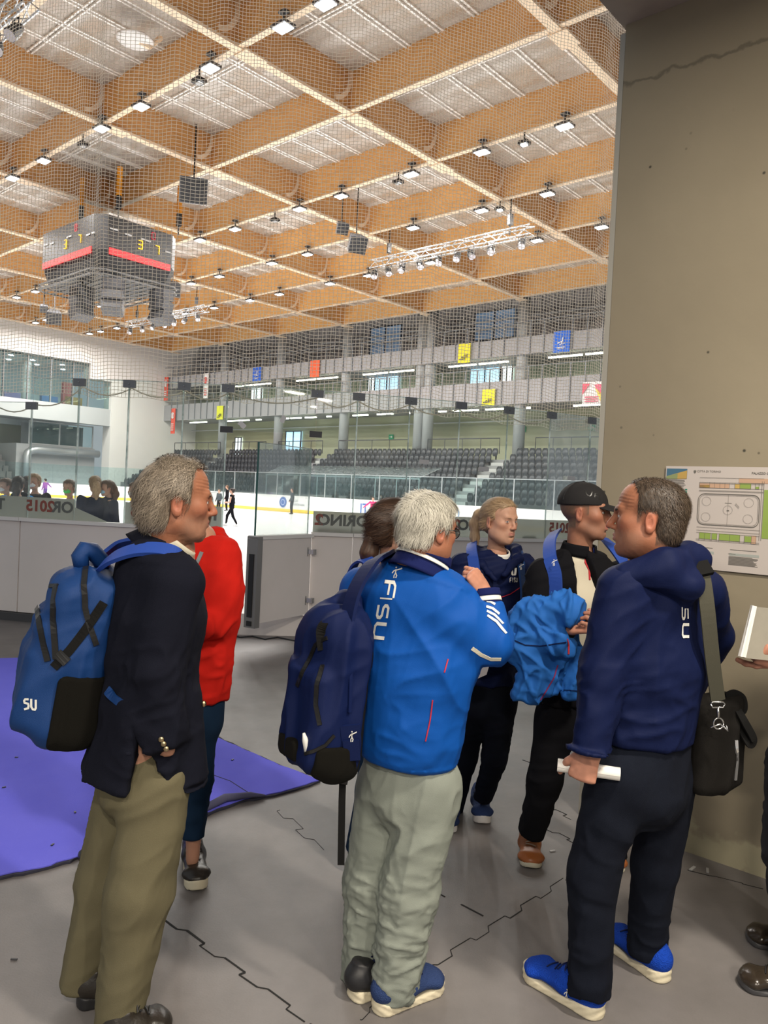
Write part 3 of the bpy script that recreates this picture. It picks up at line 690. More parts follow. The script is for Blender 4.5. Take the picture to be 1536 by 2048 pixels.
def text_geo(txt, size=1.0, bold=0.0):
    cu = bpy.data.curves.new('t', 'FONT'); cu.body = txt; cu.size = size; cu.offset = bold; cu.resolution_u = 3
    ob = bpy.data.objects.new('t', cu); COL.objects.link(ob)
    bpy.context.view_layer.update()
    dg = bpy.context.evaluated_depsgraph_get(); me = bpy.data.meshes.new_from_object(ob.evaluated_get(dg))
    vs = [v.co.copy() for v in me.vertices]; fs = [tuple(p.vertices) for p in me.polygons]
    bpy.data.objects.remove(ob); bpy.data.curves.remove(cu); bpy.data.meshes.remove(me)
    return vs, fs
RF = RR+.045
def film(t0, t1, z0, z1a, z1b, lab, words):
    root = empty('glass_film', AR((t0+t1)/2, RF, z0)); tag(root, lab, 'window film')
    n = max(2, int((t1-t0)/.8)); vs = []; fs = []
    for i in range(n+1):
        t = t0+(t1-t0)*i/n; zt = z1a+(z1b-z1a)*i/n; vs += [AR(t, RF, z0), AR(t, RF, zt), AR(t, RF+.001, zt), AR(t, RF+.001, z0)]
    for i in range(n):
        for j in range(4): fs.append((i*4+j, i*4+(j+1) % 4, (i+1)*4+(j+1) % 4, (i+1)*4+j))
    mb = MB(); mb.quadset(vs, fs); mb.build('film_sheet', M['film'], root)
    for (txt, tr, size, red, clip) in words:
        v, f = text_geo(txt, size, .006)
        if not v: continue
        mb = MB(); k = math.degrees(1/RF)*1.12
        vv = [AR(tr - p.x*k, RF+.004, z0+.085+p.y*1.05) for p in v]
        keep = []
        for q in f:
            if all(clip[0] <= tr - v[i].x*k <= clip[1] for i in q): keep.append(q)
        if keep:
            mb.quadset(vv, keep); mb.build('lettering', M['filmred'] if red else M['filmtxt'], root)
S = .165
film(-25.1, -12.95, 1.19, 1.43, 1.43, 'grey frosted film with mirrored lettering along the leftmost near glass', [('TORINO', -15.0, S, 0, (-25, -13))])
film(-12.85, -8.95, 1.19, 1.43, 1.43, 'grey frosted film with mirrored red and grey letters below the masked girl', [('2015', -10.6, S, 1, (-15.6, -8.9)), ('ORIN', -9.0+.0, S, 0, (-11.0, -8.95))])
film(-8.9, -6.3, 1.19, 1.34, 1.20, 'torn low remnant of grey film below the children', [])
film(-4.85, 2.5, 1.19, 1.43, 1.43, 'grey frosted film with a mirrored red five behind the man in the blazer', [('15', -3.2, S, 1, (-4.8, 2)), ('TORINO', 2.4, S, 0, (-2.6, 2.4))])
film(9.4, 44.0, 1.19, 1.43, 1.43, 'long grey frosted film with mirrored lettering right of the open gate', [('TORINO', 14.5, S, 0, (9.4, 44)), ('2', 10.15, S, 1, (9.4, 44)), ('TORINO', 26.0, S, 0, (15, 44)), ('2015', 21.4, S, 1, (15, 44)), ('TORINO', 37.2, S, 0, (27, 44)), ('2015', 32.8, S, 1, (27, 44))])
# things on the ledge
c = AR(11.6, RR-.03, 1.2); root = empty('stick_rack', c); tag(root, 'red tubular rack lying on the board ledge right of the gate', 'rack')
mb = MB(); mb.tube([AR(9.9+i*.9, RR+.0, 1.23-.005*i) for i in range(5)], .016, 6); mb.tube([AR(9.9+i*.9, RR-.06, 1.21) for i in range(5)], .013, 6)
mb.build('frame', mat('red_plastic', (.6, .03, .04), .4), root)
for t in (9.9, 11.5, 13.3): MB().sphere(AR(t, RR-.01, 1.222), .026, 8).build('knob', bpy.data.materials['red_plastic'], root)
c = AR(14.6, RR, 1.2); mb = MB(); T = (AR(15)-AR(14)).normalized(); mb.box(c.x, c.y, c.z+.02, .2, .07, .035, fr=(T, Vector((0, 0, 1)).cross(T), Vector((0, 0, 1)))); mb.box(c.x, c.y, c.z+.045, .16, .05, .02, fr=(T, Vector((0, 0, 1)).cross(T), Vector((0, 0, 1))))
o = mb.build('plastic_tray', mat('blue_plastic', (.03, .17, .5), .4), origin=c); tag(o, 'small blue tray on the board ledge beside the dark ponytail', 'tray')
c = AR(28.3, RR, 1.19); o = MB().box(c.x, c.y, c.z+.02, .22, .04, .03, math.radians(28)).build('ledge_block', M['white'], origin=c); tag(o, 'small white strip on the ledge right of the blonde woman', 'strip')

# ---------------- safety net of real cord
def build_net():
    t0, t1 = -50.0, 49.0; cell = .0435
    nx = int(math.radians(t1-t0)*RR/cell); z0, z1 = 2.62, 8.4; nz = int((z1-z0)/.040)
    ti = np.linspace(0, 1, nx+1); th = t0+(t1-t0)*ti
    def foldth(th, z):
        return th + .42*np.sin(np.radians(th)*22+1.0)*np.exp(-((th+5)/13.)**2) + .16*np.sin(th*.55+z*.25)
    def rad(th, z):
        k = np.clip((z-2.6)/2.0, 0, 1)
        return RR - .02 + .16*np.exp(-((th+6.8)/.9)**2)*k + .07*np.exp(-((th+2.3)/.8)**2)*k + .035*np.sin(th*1.9)*k*.5 - .05*np.sin(th*.33)
    def pos(th, z, zz):
        t = np.radians(foldth(th, z)); r = rad(th, z)
        sag = .016*np.sin(th*1.15+.3) + .02*np.sin(th*.37) + .008*np.sin(th*2.3+z)
        return np.stack([RC.x+r*np.sin(t), RC.y-r*np.cos(t), zz+sag], -1)
    R_ = .0030
    allv = []; allf = []; off = 0
    # horizontals
    for k in range(nz+1):
        z = z0+k*.040; c = pos(th, z, z); n = len(c)
        tt = np.radians(th); rn = np.stack([np.sin(tt), -np.cos(tt), np.zeros(n)], -1); up = np.array([0, 0, 1.0])
        ring = [c+up*R_, c-up*R_*.5+rn*R_*.87, c-up*R_*.5-rn*R_*.87]
        v = np.stack(ring, 1).reshape(-1, 3); i = np.arange(n-1)
        f = np.concatenate([np.stack([i*3+j, i*3+(j+1) % 3, (i+1)*3+(j+1) % 3, (i+1)*3+j], -1) for j in range(3)])
        allv.append(v); allf.append(f+off); off += len(v)
    zs = np.linspace(z0, z1, 40)
    for a in th:
        c = pos(np.full(40, a), zs, zs); n = 40; t = math.radians(a)
        rn = np.array([math.sin(t), -math.cos(t), 0]); tn = np.array([math.cos(t), math.sin(t), 0])
        v = np.stack([c+tn*R_, c-tn*R_*.5+rn*R_*.87, c-tn*R_*.5-rn*R_*.87], 1).reshape(-1, 3); i = np.arange(n-1)
        f = np.concatenate([np.stack([i*3+j, i*3+(j+1) % 3, (i+1)*3+(j+1) % 3, (i+1)*3+j], -1) for j in range(3)])
        allv.append(v); allf.append(f+off); off += len(v)
    V = np.concatenate(allv); Fa = np.concatenate(allf)
    o = mesh_np('safety_net', V, Fa, M['net'], smooth=False)
    return tag(o, 'white cord safety net hanging above the near rink glass', 'net')
def mesh_np(name, V, Fq, m, smooth=True, parent=None, cols=None, mats=None, midx=None):
    me = bpy.data.meshes.new(name); V = np.asarray(V, dtype=np.float32)
    k = Fq.shape[1]; nF = len(Fq)
    me.vertices.add(len(V)); me.vertices.foreach_set('co', V.ravel())
    me.loops.add(nF*k); me.loops.foreach_set('vertex_index', Fq.astype(np.int32).ravel())
    me.polygons.add(nF); me.polygons.foreach_set('loop_start', np.arange(0, nF*k, k, dtype=np.int32)); me.polygons.foreach_set('loop_total', np.full(nF, k, dtype=np.int32))
    if smooth: me.polygons.foreach_set('use_smooth', np.ones(nF, dtype=bool))
    for q in (mats or [m]): me.materials.append(q)
    if midx is not None: me.polygons.foreach_set('material_index', midx.astype(np.int32))
    me.update(calc_edges=True)
    if cols is not None:
        at = me.color_attributes.new('Col', 'FLOAT_COLOR', 'POINT'); c4 = np.ones((len(V), 4), dtype=np.float32); c4[:, :3] = cols; at.data.foreach_set('color', c4.ravel())
    o = bpy.data.objects.new(name, me); COL.objects.link(o)
    if parent is not None: o.parent = parent; o.matrix_parent_inverse = parent.matrix_basis.inverted()
    return o
NETO = build_net()
# swagging edge rope of the net
pts = []
ts = [-25.1, -21.0, -16.9, -12.9, -8.9, -4.9, -.7, 2.6, 9.3, 12.5, 16.7, 21.0, 25.5, 30.0, 34.9, 39.5, 44.0]
for i in range(len(ts)-1):
    za, zb = (2.50 if ts[i] <= -12.8 else 2.72), (2.50 if ts[i+1] <= -12.8 else 2.72)
    for k in range(6):
        u = k/6; pts.append(AR(ts[i]+(ts[i+1]-ts[i])*u, RR-.03, za+(zb-za)*u-.09*math.sin(PI*u)))
MB().tube(pts, .008, 5).build('edge_rope', thinmat('rope', (.75, .70, .62), .4), NETO)

# ================================================================ SCOREBOARD
SBA0, SBA1, SBB0, SBB1, SBZ0, SBZ1 = 17.3, 21.6, 33.5, 39.5, 11.25, 13.85
root = empty('scoreboard', W(19.65, 35.3, SBZ0)); tag(root, 'black four-sided hanging scoreboard with red light strips and yellow digits', 'scoreboard')
M['sbface'] = mat('scoreboard_face', (.022, .022, .024), .45); M['sbframe'] = mat('scoreboard_frame', (.10, .10, .10), .5)
ch = .45
def oct_(a0, a1, b0, b1, c): return [(a0+c, b0), (a1-c, b0), (a1, b0+c), (a1, b1-c), (a1-c, b1), (a0+c, b1), (a0, b1-c), (a0, b0+c)]
def loftab(mb, rings):
    n = len(rings[0][0]); vs = []
    for pts, z in rings: vs += [W(a, b, z) for a, b in pts]
    fs = []
    for i in range(len(rings)-1):
        for j in range(n): fs.append((i*n+j, i*n+(j+1) % n, (i+1)*n+(j+1) % n, (i+1)*n+j))
    fs.append(tuple(range(n))[::-1]); fs.append(tuple((len(rings)-1)*n+j for j in range(n))); mb.quadset(vs, fs)
mb = MB(); loftab(mb, [(oct_(SBA0+.25, SBA1-.25, SBB0+.25, SBB1-.25, ch), SBZ0), (oct_(SBA0, SBA1, SBB0, SBB1, ch), SBZ0+1.0), (oct_(SBA0, SBA1, SBB0, SBB1, ch), SBZ1)]); mb.build('cabinet', M['sbface'], root)
mb = MB()
for z in (11.1, 11.32):
    c_ = oct_(SBA0-.1, SBA1+.1, SBB0-.1, SBB1+.1, ch)
    for i in range(8): mb.bar(W(*c_[i], z), W(*c_[(i+1) % 8], z), .07, .07)
for k in range(12):
    u = k/11; a = SBA0+u*(SBA1-SBA0); b = SBB0+u*(SBB1-SBB0)
    mb.bar(W(a, SBB0, 11.1), W(a, SBB1, 11.1), .04, .04); mb.bar(W(SBA0, b, 11.3), W(SBA1, b, 11.3), .04, .04)
mb.build('service_frame', M['sbframe'], root)
M['ledred'] = mat('led_red', (.2, 0, 0), .5, emit=(1, .035, .04), estr=1.6); M['ledyel'] = mat('led_yellow', (.2, .1, 0), .5, emit=(1.0, .55, .02), estr=2.0); M['ledred2'] = mat('led_red_digit', (.2, 0, 0), .5, emit=(.9, .02, .06), estr=.8)
SEG = {'3': 'ABGCD', '7': 'ABC', '0': 'ABCDEF'}
def digit(fn, ch_, u, v, w, h, t, m, name):
    sg = {'A': ((0, h), (w, h)), 'B': ((w, h), (w, h/2)), 'C': ((w, h/2), (w, 0)), 'D': ((w, 0), (0, 0)), 'E': ((0, 0), (0, h/2)), 'F': ((0, h/2), (0, h)), 'G': ((0, h/2), (w, h/2))}
    mb = MB()
    for k in SEG[ch_]:
        (x0, y0), (x1, y1) = sg[k]; mb.bar(fn(u+x0, v+y0), fn(u+x1, v+y1), t, t*.5)
    mb.build(name, m, root)
fB = lambda u, z: W(SBA0+ch+u, SBB0-.03, z)          # right-hand visible face, u to the right
fA = lambda u, z: W(SBA0-.03, SBB1-ch-u, z)          # left-hand visible face, u to the right
for fn, Lf in ((fB, SBA1-SBA0-2*ch), (fA, SBB1-SBB0-2*ch)):
    mb = MB()
    p0, p1 = fn(.1, 12.22), fn(Lf-.1, 12.22); mb.bar(p0, p1, .05, .30); mb.build('light_strip', M['ledred'], root)
    digit(fn, '3', Lf*.46, 12.72, .20, .38, .06, M['ledyel'], 'yellow_digit'); digit(fn, '7', Lf*.76-.1, 12.72, .18, .38, .06, M['ledyel'], 'yellow_digit'); digit(fn, '0', Lf*.66, 13.35, .18, .32, .035, M['ledred2'], 'red_digit')
    for (u, z, w_) in ((.1, 13.25, .42), (.85, 13.2, .34), (Lf*.5, 13.2, .5), (Lf*.88, 12.95, .34), (Lf*1.0-.1, 12.95, .25)):
        mb = MB(); mb.bar(fn(u, z), fn(u+w_, z), .02, .07); mb.build('caption', M['lgrey'], root)
# speakers under the scoreboard
M['spk'] = mat('speaker_grey', (.05, .05, .055), .5)
def speaker_cluster(p, lab, n=3, size=.7, yaw=0, m=None):
    root = empty('speaker_array', p); tag(root, lab, 'speaker')
    for k in range(n):
        a = yaw + k*.12; z = p.z - k*size*.62; X = Vector((math.cos(yaw), math.sin(yaw), 0)); Yv = Vector((-math.sin(yaw)*math.cos(.2*k), math.cos(yaw)*math.cos(.2*k), -math.sin(.2*k))); Z = X.cross(Yv)
        c = Vector((p.x, p.y, z))+Vector((0, 0, 0)); MB().box(c.x, c.y, c.z, size*1.1, size*.8, size*.6, fr=(X, Yv, Z)).build('cabinet', m or M['spk'], root)
        d = c - Yv*size*.41; MB().box(d.x, d.y, d.z, size*.95, .02, size*.48, fr=(X, Yv, Z)).build('grille', M['dgrey'], root)
    MB().tube([p+Vector((0, 0, .1)), Vector((p.x, p.y, 11.27))], .04, 6).build('hanger', M['black'], root)
for (a, b, yaw, lab) in ((18.2, 33.6, .2, 'grey loudspeaker stack under the near corner of the scoreboard'), (20.6, 33.4, -.5, 'grey loudspeaker stack under the right side of the scoreboard'), (18.0, 36.2, .9, 'grey loudspeaker stack under the left side of the scoreboard')):
    speaker_cluster(W(a, b, 10.75), lab, 3, .85, yaw)
for (a, b, lab) in ((18.0, 36.6, 'leftmost'), (18.4, 33.8, 'middle'), (21.4, 33.4, 'rightmost')):
    p = W(a, b, 14.6); root = empty('chain_hoist', p); tag(root, 'yellow and black chain hoist above the scoreboard, %s of three' % lab, 'hoist')
    MB().tube([W(a, b, 13.9), W(a, b, 15.2)], .03, 6).build('chain', M['black'], root)
    MB().box(p.x, p.y, 14.65, .22, .2, .6, .6).build('motor', M['black'], root)
    MB().tube([W(a, b, 14.95), W(a+.05, b+.1, 15.5), W(a, b, 16.3)], .13, 8).build('sling', mat('hoist_yellow_'+lab, (.75, .30, .01), .5), root)
# other hanging speakers
def hang_speaker(p, size, yaw, lab, tilt=.3):
    root = empty('hanging_speaker', p); tag(root, lab, 'speaker')
    X = Vector((math.cos(yaw), math.sin(yaw), 0)); Yv = (Vector((-math.sin(yaw), math.cos(yaw), 0))*math.cos(tilt)+Vector((0, 0, 1))*math.sin(tilt)); Z = X.cross(Yv)
    mb = MB(); c = p
    vs = []
    for z in (-.5, .5):
        for x, y in ((-.5, -.5), (.5, -.5), (.32, .5), (-.32, .5)): vs.append(c + X*x*size + Yv*y*size*.8 + Z*z*size*.9)
    mb.hexa(vs); mb.build('cabinet', M['dgrey'], root)
    d = c - Yv*size*.41; MB().box(d.x, d.y, d.z, size*.9, .03, size*.8, fr=(X, Yv, Z)).build('grille', M['black'], root)
    MB().tube([p+Vector((0, 0, size*.4)), Vector((p.x, p.y, ZT-.02))], .035, 6).build('hanger', M['black'], root)
p = G(387, 382, 14.2); hang_speaker(p, 1.15, .25, 'large black hanging speaker right of the scoreboard hoists')
for (u, v, z, s, lab) in ((712, 487, 13.9, .9, 'black hanging speaker left of the central lighting truss'), (683, 456, 14.6, .6, 'small black hanging speaker under the beam, left of the central truss'), (345, 578, 13.6, .9, 'black hanging speaker just right of the scoreboard base'), (108, 634, 13.2, 1.0, 'black hanging speaker in front of the white end wall'), (88, 617, 14.3, .6, 'small black speaker under the last beams at left')):
    hang_speaker(G(u, v, z), s, .4, lab, .5)
root = empty('ceiling_projector_shade', G(270, 80, 16.3)); tag(root, 'round pale reflector dish hanging in the roof bay at upper left', 'reflector')
p = G(270, 80, 16.3); MB().sphere(p, .62, 16, (1, 1, .16)).build('dish', M['white'], root, smooth=True); MB().tube([p+Vector((.1, 0, 0)), p+Vector((.4, .2, -.1)), p+Vector((.7, .5, .4))], .1, 6).build('bracket', M['woodlight'], root)
# ---------------- floodlights
LPOS = [(15.02, 18.0), (15.02, 21.6), (15.02, 25.8), (15.02, 29.4), (15.02, 33.6), (15.02, 37.5), (15.02, 16.2), (25.18, 14.3), (25.18, 17.9), (25.18, 21.5), (25.18, 25.7), (25.18, 29.3), (25.18, 33.6), (25.18, 37.5), (30.26, 17.9), (30.26, 21.4), (30.26, 25.6), (30.26, 33.5), (30.26, 37.4), (30.26, 41.9), (30.26, 45.8), (30.26, 49.5), (35.34, 17.8), (35.34, 21.4), (35.34, 29.2), (35.34, 33.4), (35.34, 37.6), (35.34, 41.9), (35.34, 45.9), (35.34, 49.5), (25.18, 53.9), (25.18, 57.3), (25.18, 60.5), (30.26, 57.2), (30.26, 60.6), (35.34, 68.8), (35.34, 66.8), (30.26, 68.7), (30.26, 66.6), (35.34, 63.9), (35.34, 54.0), (25.18, 45.5), (25.18, 49.5), (15.02, 45.8), (15.02, 49.5)]
fproto = empty('floodlight', (0, 0, 0))
mb = MB(); mb.box(0, 0, .06, .62, .46, .09); mb.box(0, 0, .14, .34, .24, .08); mb.build('housing', M['dgrey'], fproto)
MB().box(0, 0, 0, .52, .36, .03).build('lens', M['lamp'], fproto)
mb = MB(); mb.tube([(0, 0, .15), (0, 0, .5)], .03, 6); mb.box(0, 0, .48, .3, .2, .06); mb.build('bracket', M['dgrey'], fproto)
ld = bpy.data.lights.new('flood_lamp', 'AREA'); ld.shape = 'RECTANGLE'; ld.size = .5; ld.size_y = .34; ld.energy = FLOOD_W; ld.color = (1.0, .97, .93); ld.spread = PI
rows = {}
for i, (a, b) in enumerate(sorted([(x_, y_-.75 if min(abs(y_-q_) for q_ in BLINES) < .6 else y_) for x_, y_ in LPOS], key=lambda t: (t[0], t[1]))):
    o = fproto if i == 0 else copy_tree(fproto)
    o.location = W(a-.25, b, 15.22); o.rotation_euler = (0, 0, ROTB)
    rows[a] = rows.get(a, 0)+1; ln = {15.02: 'nearest lit', 25.18: 'second lit', 30.26: 'third lit', 35.34: 'fourth lit'}[a]
    tag(o, 'square floodlight under the %s lengthwise roof beam, %s from the right' % (ln, ORD[rows[a]-1]), 'floodlight', 'roof floodlights')
    l = bpy.data.objects.new('flood_lamp', ld); COL.objects.link(l); l.location = W(a-.25, b, 15.17)
for k, (a, b) in enumerate([(15.02, 22.5), (15.02, 30.5), (25.18, 16.1), (25.18, 22.4), (25.18, 30.6), (30.26, 20.5)]):
    p = W(a-.06, b, 15.2); root = empty('spotlight', p); tag(root, 'small dark spotlight between the floodlights, %s along the near beams' % ORD[k], 'spotlight')
    MB().box(p.x, p.y, p.z, .4, .34, .12, ROTB).build('housing', M['black'], root); MB().box(p.x, p.y, p.z-.08, .22, .18, .04, ROTB).build('lens', M['lamp'] if k in (2, 5) else M['lgrey'], root); MB().tube([p, p+Vector((0, 0, .44))], .03, 6).build('bracket', M['black'], root)
# ---------------- lighting trusses
def truss(pa, pb, lab, heads, short, hl, h=.42):
    pa = Vector(pa); pb = Vector(pb); X = (pb-pa).normalized(); Yv = Vector((0, 0, 1)).cross(X); L = (pb-pa).length
    root = empty('lighting_truss', pa); tag(root, lab, 'truss', 'lighting trusses')
    mb = MB(); cor = [(-h/2, -h/2), (h/2, -h/2), (h/2, h/2), (-h/2, h/2)]
    pt = lambda s, i: pa + X*s + Yv*cor[i][0] + Vector((0, 0, cor[i][1]))
    for i in range(4): mb.tube([pt(0, i), pt(L, i)], .035, 6)
    mb.build('chords', M['alu'], root)
    mb = MB(); n = int(L/.55)
    for k in range(n):
        s0, s1 = L*k/n, L*(k+1)/n
        for i in range(4):
            j = (i+1) % 4; mb.tube([pt(s0, i if k % 2 else j), pt(s1, j if k % 2 else i)], .018, 5)
    mb.build('lattice', M['alu'], root)
    for s in (.12, .88):
        q = pa+X*L*s; m2 = MB(); m2.tube([q, q+Vector((0, 0, hl))], .03, 6); m2.build('hanger', M['black'], root)
        MB().box(q.x, q.y, q.z+.7, .2, .2, .5, .4).build('chain_motor', M['black'], root)
    for k, s in enumerate(heads):
        q = pa+X*L*s+Vector((0, 0, -.50)); r2 = empty('stage_spotlight', q); tag(r2, 'black stage spotlight on the %s, %s along it' % (short, ORD[k]), 'spotlight', 'truss spotlights')
        d = Vector((math.sin(k*2.3)*.3, -.55, -.8)).normalized()
        MB().tube([q-d*.25, q-d*.1, q+d*.25], [.10, .17, .19], 10).build('lamp_body', M['black'], r2); MB().tube([q+d*.25, q+d*.262], .17, 10).build('lens', mat('spot_lens', (.7, .65, .7), .2) if 'spot_lens' not in bpy.data.materials else bpy.data.materials['spot_lens'], r2)
        MB().tube([q+X*.2, q+X*.2+Vector((0, 0, .3)), q-X*.2+Vector((0, 0, .3)), q-X*.2], .018, 5).build('yoke', M['black'], r2)
truss(W(30.5, 28.8, 14.0), W(30.5, 18.9, 14.0), 'aluminium lighting truss in the middle of the roof', [.02, .12, .22, .34, .46, .58, .66, .78, .95], 'middle roof truss', 1.66)
truss(W(31.7, 56.0, 14.0), W(31.7, 45.6, 14.0), 'aluminium lighting truss over the far ice below the scoreboard', [.03, .2, .35, .5, .62, .75, .9], 'far truss below the scoreboard', 3.05)
truss(W(8.6, 26.0, 14.0), W(8.6, 20.6, 14.0), 'aluminium lighting truss cut off by the top left corner', [.35, .6, .82], 'top left corner truss', 3.05)
# ---------------- flags
def banner(b, z0, z1, w, col, nm, deco, lab):
    c = W(45.72, b, (z0+z1)/2); root = empty('banner', c); tag(root, lab, 'banner', 'banners on the far galleries')
    m = mat('banner_'+nm, col, .7); n = 6; vs = []
    for k in range(7):
        u = -w/2+w*k/6; off = .03*math.sin(k*1.4+b)
        for z in (z0, z1): vs += [W(45.72+off, b-u, z), W(45.70+off, b-u, z)]
    fs = []
    for k in range(6):
        o = k*4; fs += [(o, o+4, o+6, o+2), (o+1, o+3, o+7, o+5), (o, o+1, o+5, o+4), (o+2, o+6, o+7, o+3)]
    mb = MB(); mb.quadset(vs, fs); mb.build('cloth', m, root)
    MB().tube([W(45.88, b-w/2-.05, max(z1-.02, 8.5)), W(45.76, b-w/2-.05, z1), W(45.76, b+w/2+.05, z1), W(45.88, b+w/2+.05, max(z1-.02, 8.5))], .03, 6).build('hem_rod', M['lgrey'], root)
    F_ = lambda u, z: W(45.62, b-u, z)
    H = z1-z0
    if deco == 'chk':
        mb = MB()
        for (x, y) in ((-.28, .18), (-.1, .18), (-.1, .28), (.08, .28), (.08, .38), (.26, .38), (.08, .2), (.26, .28)):
            mb.prism([F_(w*x-.07, z0+H*y-.05), F_(w*x+.07, z0+H*y-.02), F_(w*x+.09, z0+H*y+.06), F_(w*x-.05, z0+H*y+.03)], -UA, .01)
        mb.build('emblem', M['black'], root)
    if deco == 'fig':
        mb = MB(); mb.bar(F_(-.25, z0+H*.42), F_(.1, z0+H*.5), .01, .07); mb.bar(F_(.05, z0+H*.4), F_(.12, z0+H*.6), .01, .07); mb.bar(F_(-.1, z0+H*.35), F_(.3, z0+H*.4), .01, .04); mb.sphere(F_(.14, z0+H*.64), .07, 8); mb.build('emblem', M['white'], root)
        mb = MB(); mb.bar(F_(-.3, z0+H*.22), F_(.3, z0+H*.22), .01, .06); mb.bar(F_(-.2, z0+H*.15), F_(.2, z0+H*.15), .01, .04); mb.build('caption', M['white'], root)
    if deco in ('tor', 'torw'):
        mm = M['white'] if deco == 'tor' else mat('banner_logo_red', (.75, .08, .06), .6); mb = MB(); cz = z0+H*.72; n = 14
        ring = [F_(.24*math.cos(2*PI*i/n), cz+.3*math.sin(2*PI*i/n)) for i in range(n)]
        for i in range(n): mb.bar(ring[i], ring[(i+1) % n], .02, .07)
        mb.bar(F_(0, cz-.28), F_(0, cz+.2), .02, .09); mb.bar(F_(-.12, cz+.18), F_(.14, cz+.18), .02, .07); mb.build('emblem', mm, root)
        mb = MB()
        for k in range(4): mb.bar(F_(-.22, z0+H*(.14+.08*k)), F_(.22, z0+H*(.14+.08*k)), .02, .08)
        mb.build('caption', mm, root)
    if deco == 'tri':
        for (pl, cc, n2) in (([(-.5, -.2), (-.1, .45), (-.5, .45)], (.75, .12, .2), 'red'), ([(-.5, -.55), (-.5, -.05), (-.15, .3)], (.85, .6, .1), 'gold'), ([(.5, .55), (.12, .5), (.5, -.1)], (.8, .1, .15), 'scarlet')):
            mb = MB(); mb.prism([F_(-x*w, (z0+z1)/2+y*H*.8) for x, y in pl][::1], -UA, .01); mb.build('emblem', mat('banner_tri_'+n2, cc, .6), root)
        mb = MB()
        for k in range(3): mb.bar(F_(-.35*w, z0+H*(.1+.1*k)), F_(.35*w, z0+H*(.1+.1*k)), .02, .06)
        mb.build('caption', bpy.data.materials['banner_tri_red'], root)
banner(72.45, 10.5, 13.0, .75, (.75, .09, .05), 'red1', 'tor', 'narrow red vertical banner, furthest left on the upper gallery')
banner(65.3, 10.4, 12.9, .9, (.8, .78, .76), 'white1', 'torw', 'narrow white vertical banner with red round emblem, right of the leftmost red one')
banner(70.9, 6.95, 9.6, .85, (.75, .09, .05), 'red2', 'tor', 'narrow red vertical banner hanging below the lower gallery at left')
banner(57.3, 11.65, 12.95, 1.25, (.02, .11, .55), 'blue1', 'fig', 'small blue banner with white figure on the upper gallery, left')
banner(49.4, 11.5, 12.95, 1.1, (.80, .12, .04), 'orange1', '', 'orange-red banner on the upper gallery between the blue and yellow ones')
banner(62.8, 8.2, 9.55, 1.0, (.70, .70, .04), 'yellow1', 'chk', 'yellow checkered banner on the lower gallery at left')
banner(33.5, 11.5, 12.9, 1.1, (.82, .72, .03), 'yellow2', 'chk', 'yellow banner with black checks on the upper gallery')
banner(31.2, 8.3, 9.45, 1.1, (.82, .72, .03), 'yellow3', 'chk', 'yellow banner with black checks on the lower gallery, right of centre')
banner(25.6, 11.6, 13.0, 1.2, (.02, .14, .65), 'blue2', 'fig', 'bright blue banner with white figure on the upper gallery at right')
banner(23.2, 8.1, 9.5, 1.3, (.80, .74, .72), 'white2', 'tri', 'white banner with red and gold triangles near the concrete wall')
# far board logos and gate
def decal_A(b, z, w, h, m, name, lab=None): return MB().box(*W(A1-.02, b, z), w, .02, h, ROTB).build(name, m)
M['navylogo'] = mat('logo_blue', (.06, .13, .38), .5)
root = empty('board_logo', W(A1, 40.5, .7)); tag(root, 'round blue university seal with lettering on the far boards', 'logo')
mb = MB(); mb.tube([W(A1-.005, 43.35-.75, .72), W(A1-.03, 43.35-.75, .72)], .38, 24); mb.build('seal', M['navylogo'], root)
mb = MB(); mb.tube([W(A1-.03, 42.6, .72), W(A1-.035, 42.6, .72)], .22, 24); mb.build('seal_ring', mat('seal_pale', (.5, .58, .75), .5), root)
mb = MB(); mb.tube([W(A1-.035, 42.6, .72), W(A1-.04, 42.6, .72)], .17, 24); mb.build('seal_centre', M['navylogo'], root)
def text_on(fn, txt, size, m, name, root, bold=.0, th=.004):
    v, f = text_geo(txt, size, bold); mb = MB(); mb.quadset([fn(p.x, p.y) for p in v], f); return mb.build(name, m, root)
text_on(lambda x, y: W(A1-.03, 41.8-x, .78+y), 'ITALIA', .28, M['mgrey'], 'lettering', root); text_on(lambda x, y: W(A1-.03, 41.8-x, .52+y), 'UNIVERSITARIA', .22, M['mgrey'], 'lettering', root)
root = empty('board_lettering', W(A1, 37, .6)); tag(root, 'large dark blue ITA lettering on the far boards behind the pink skater', 'lettering')
text_on(lambda x, y: W(A1-.03, 34.9-x, .35+y), 'ITA', .9, M['navylogo'], 'letters', root, .01)
root = empty('board_lettering', W(A1, 48, .6)); tag(root, 'large dark letter A on the far boards beside the standing coach', 'lettering')
text_on(lambda x, y: W(A1-.03, 48.8-x, .38+y), 'A', .95, M['dgrey'], 'letters', root, .01)
for (b, lab, c) in ((58.5, 'faint pink ring on the far boards behind the black-clad skater', (.75, .5, .6)), (27.2, 'thin blue ring on the far boards above the blonde woman', (.1, .3, .6)), (32.0, 'thin grey-blue ring on the far boards left of the man in the cap', (.3, .4, .55))):
    mb = MB(); n = 20
    for i in range(n): mb.bar(W(A1-.02, b+.36*math.cos(2*PI*i/n), .7+.36*math.sin(2*PI*i/n)), W(A1-.02, b+.36*math.cos(2*PI*(i+1)/n), .7+.36*math.sin(2*PI*(i+1)/n)), .02, .05)
    o = mb.build('board_ring_logo', mat('ring_logo_%d' % int(b), c, .6), origin=W(A1, b, .7)); tag(o, lab, 'logo')
root = empty('board_gate', W(A1-.1, 52, .6)); tag(root, 'grey double-door gate set in the far boards left of the coach', 'gate')
MB().box(*W(A1-.085, 52.6, .62), 4.6, .05, .95, ROTB).build('door_leaf', M['lgrey'], root)
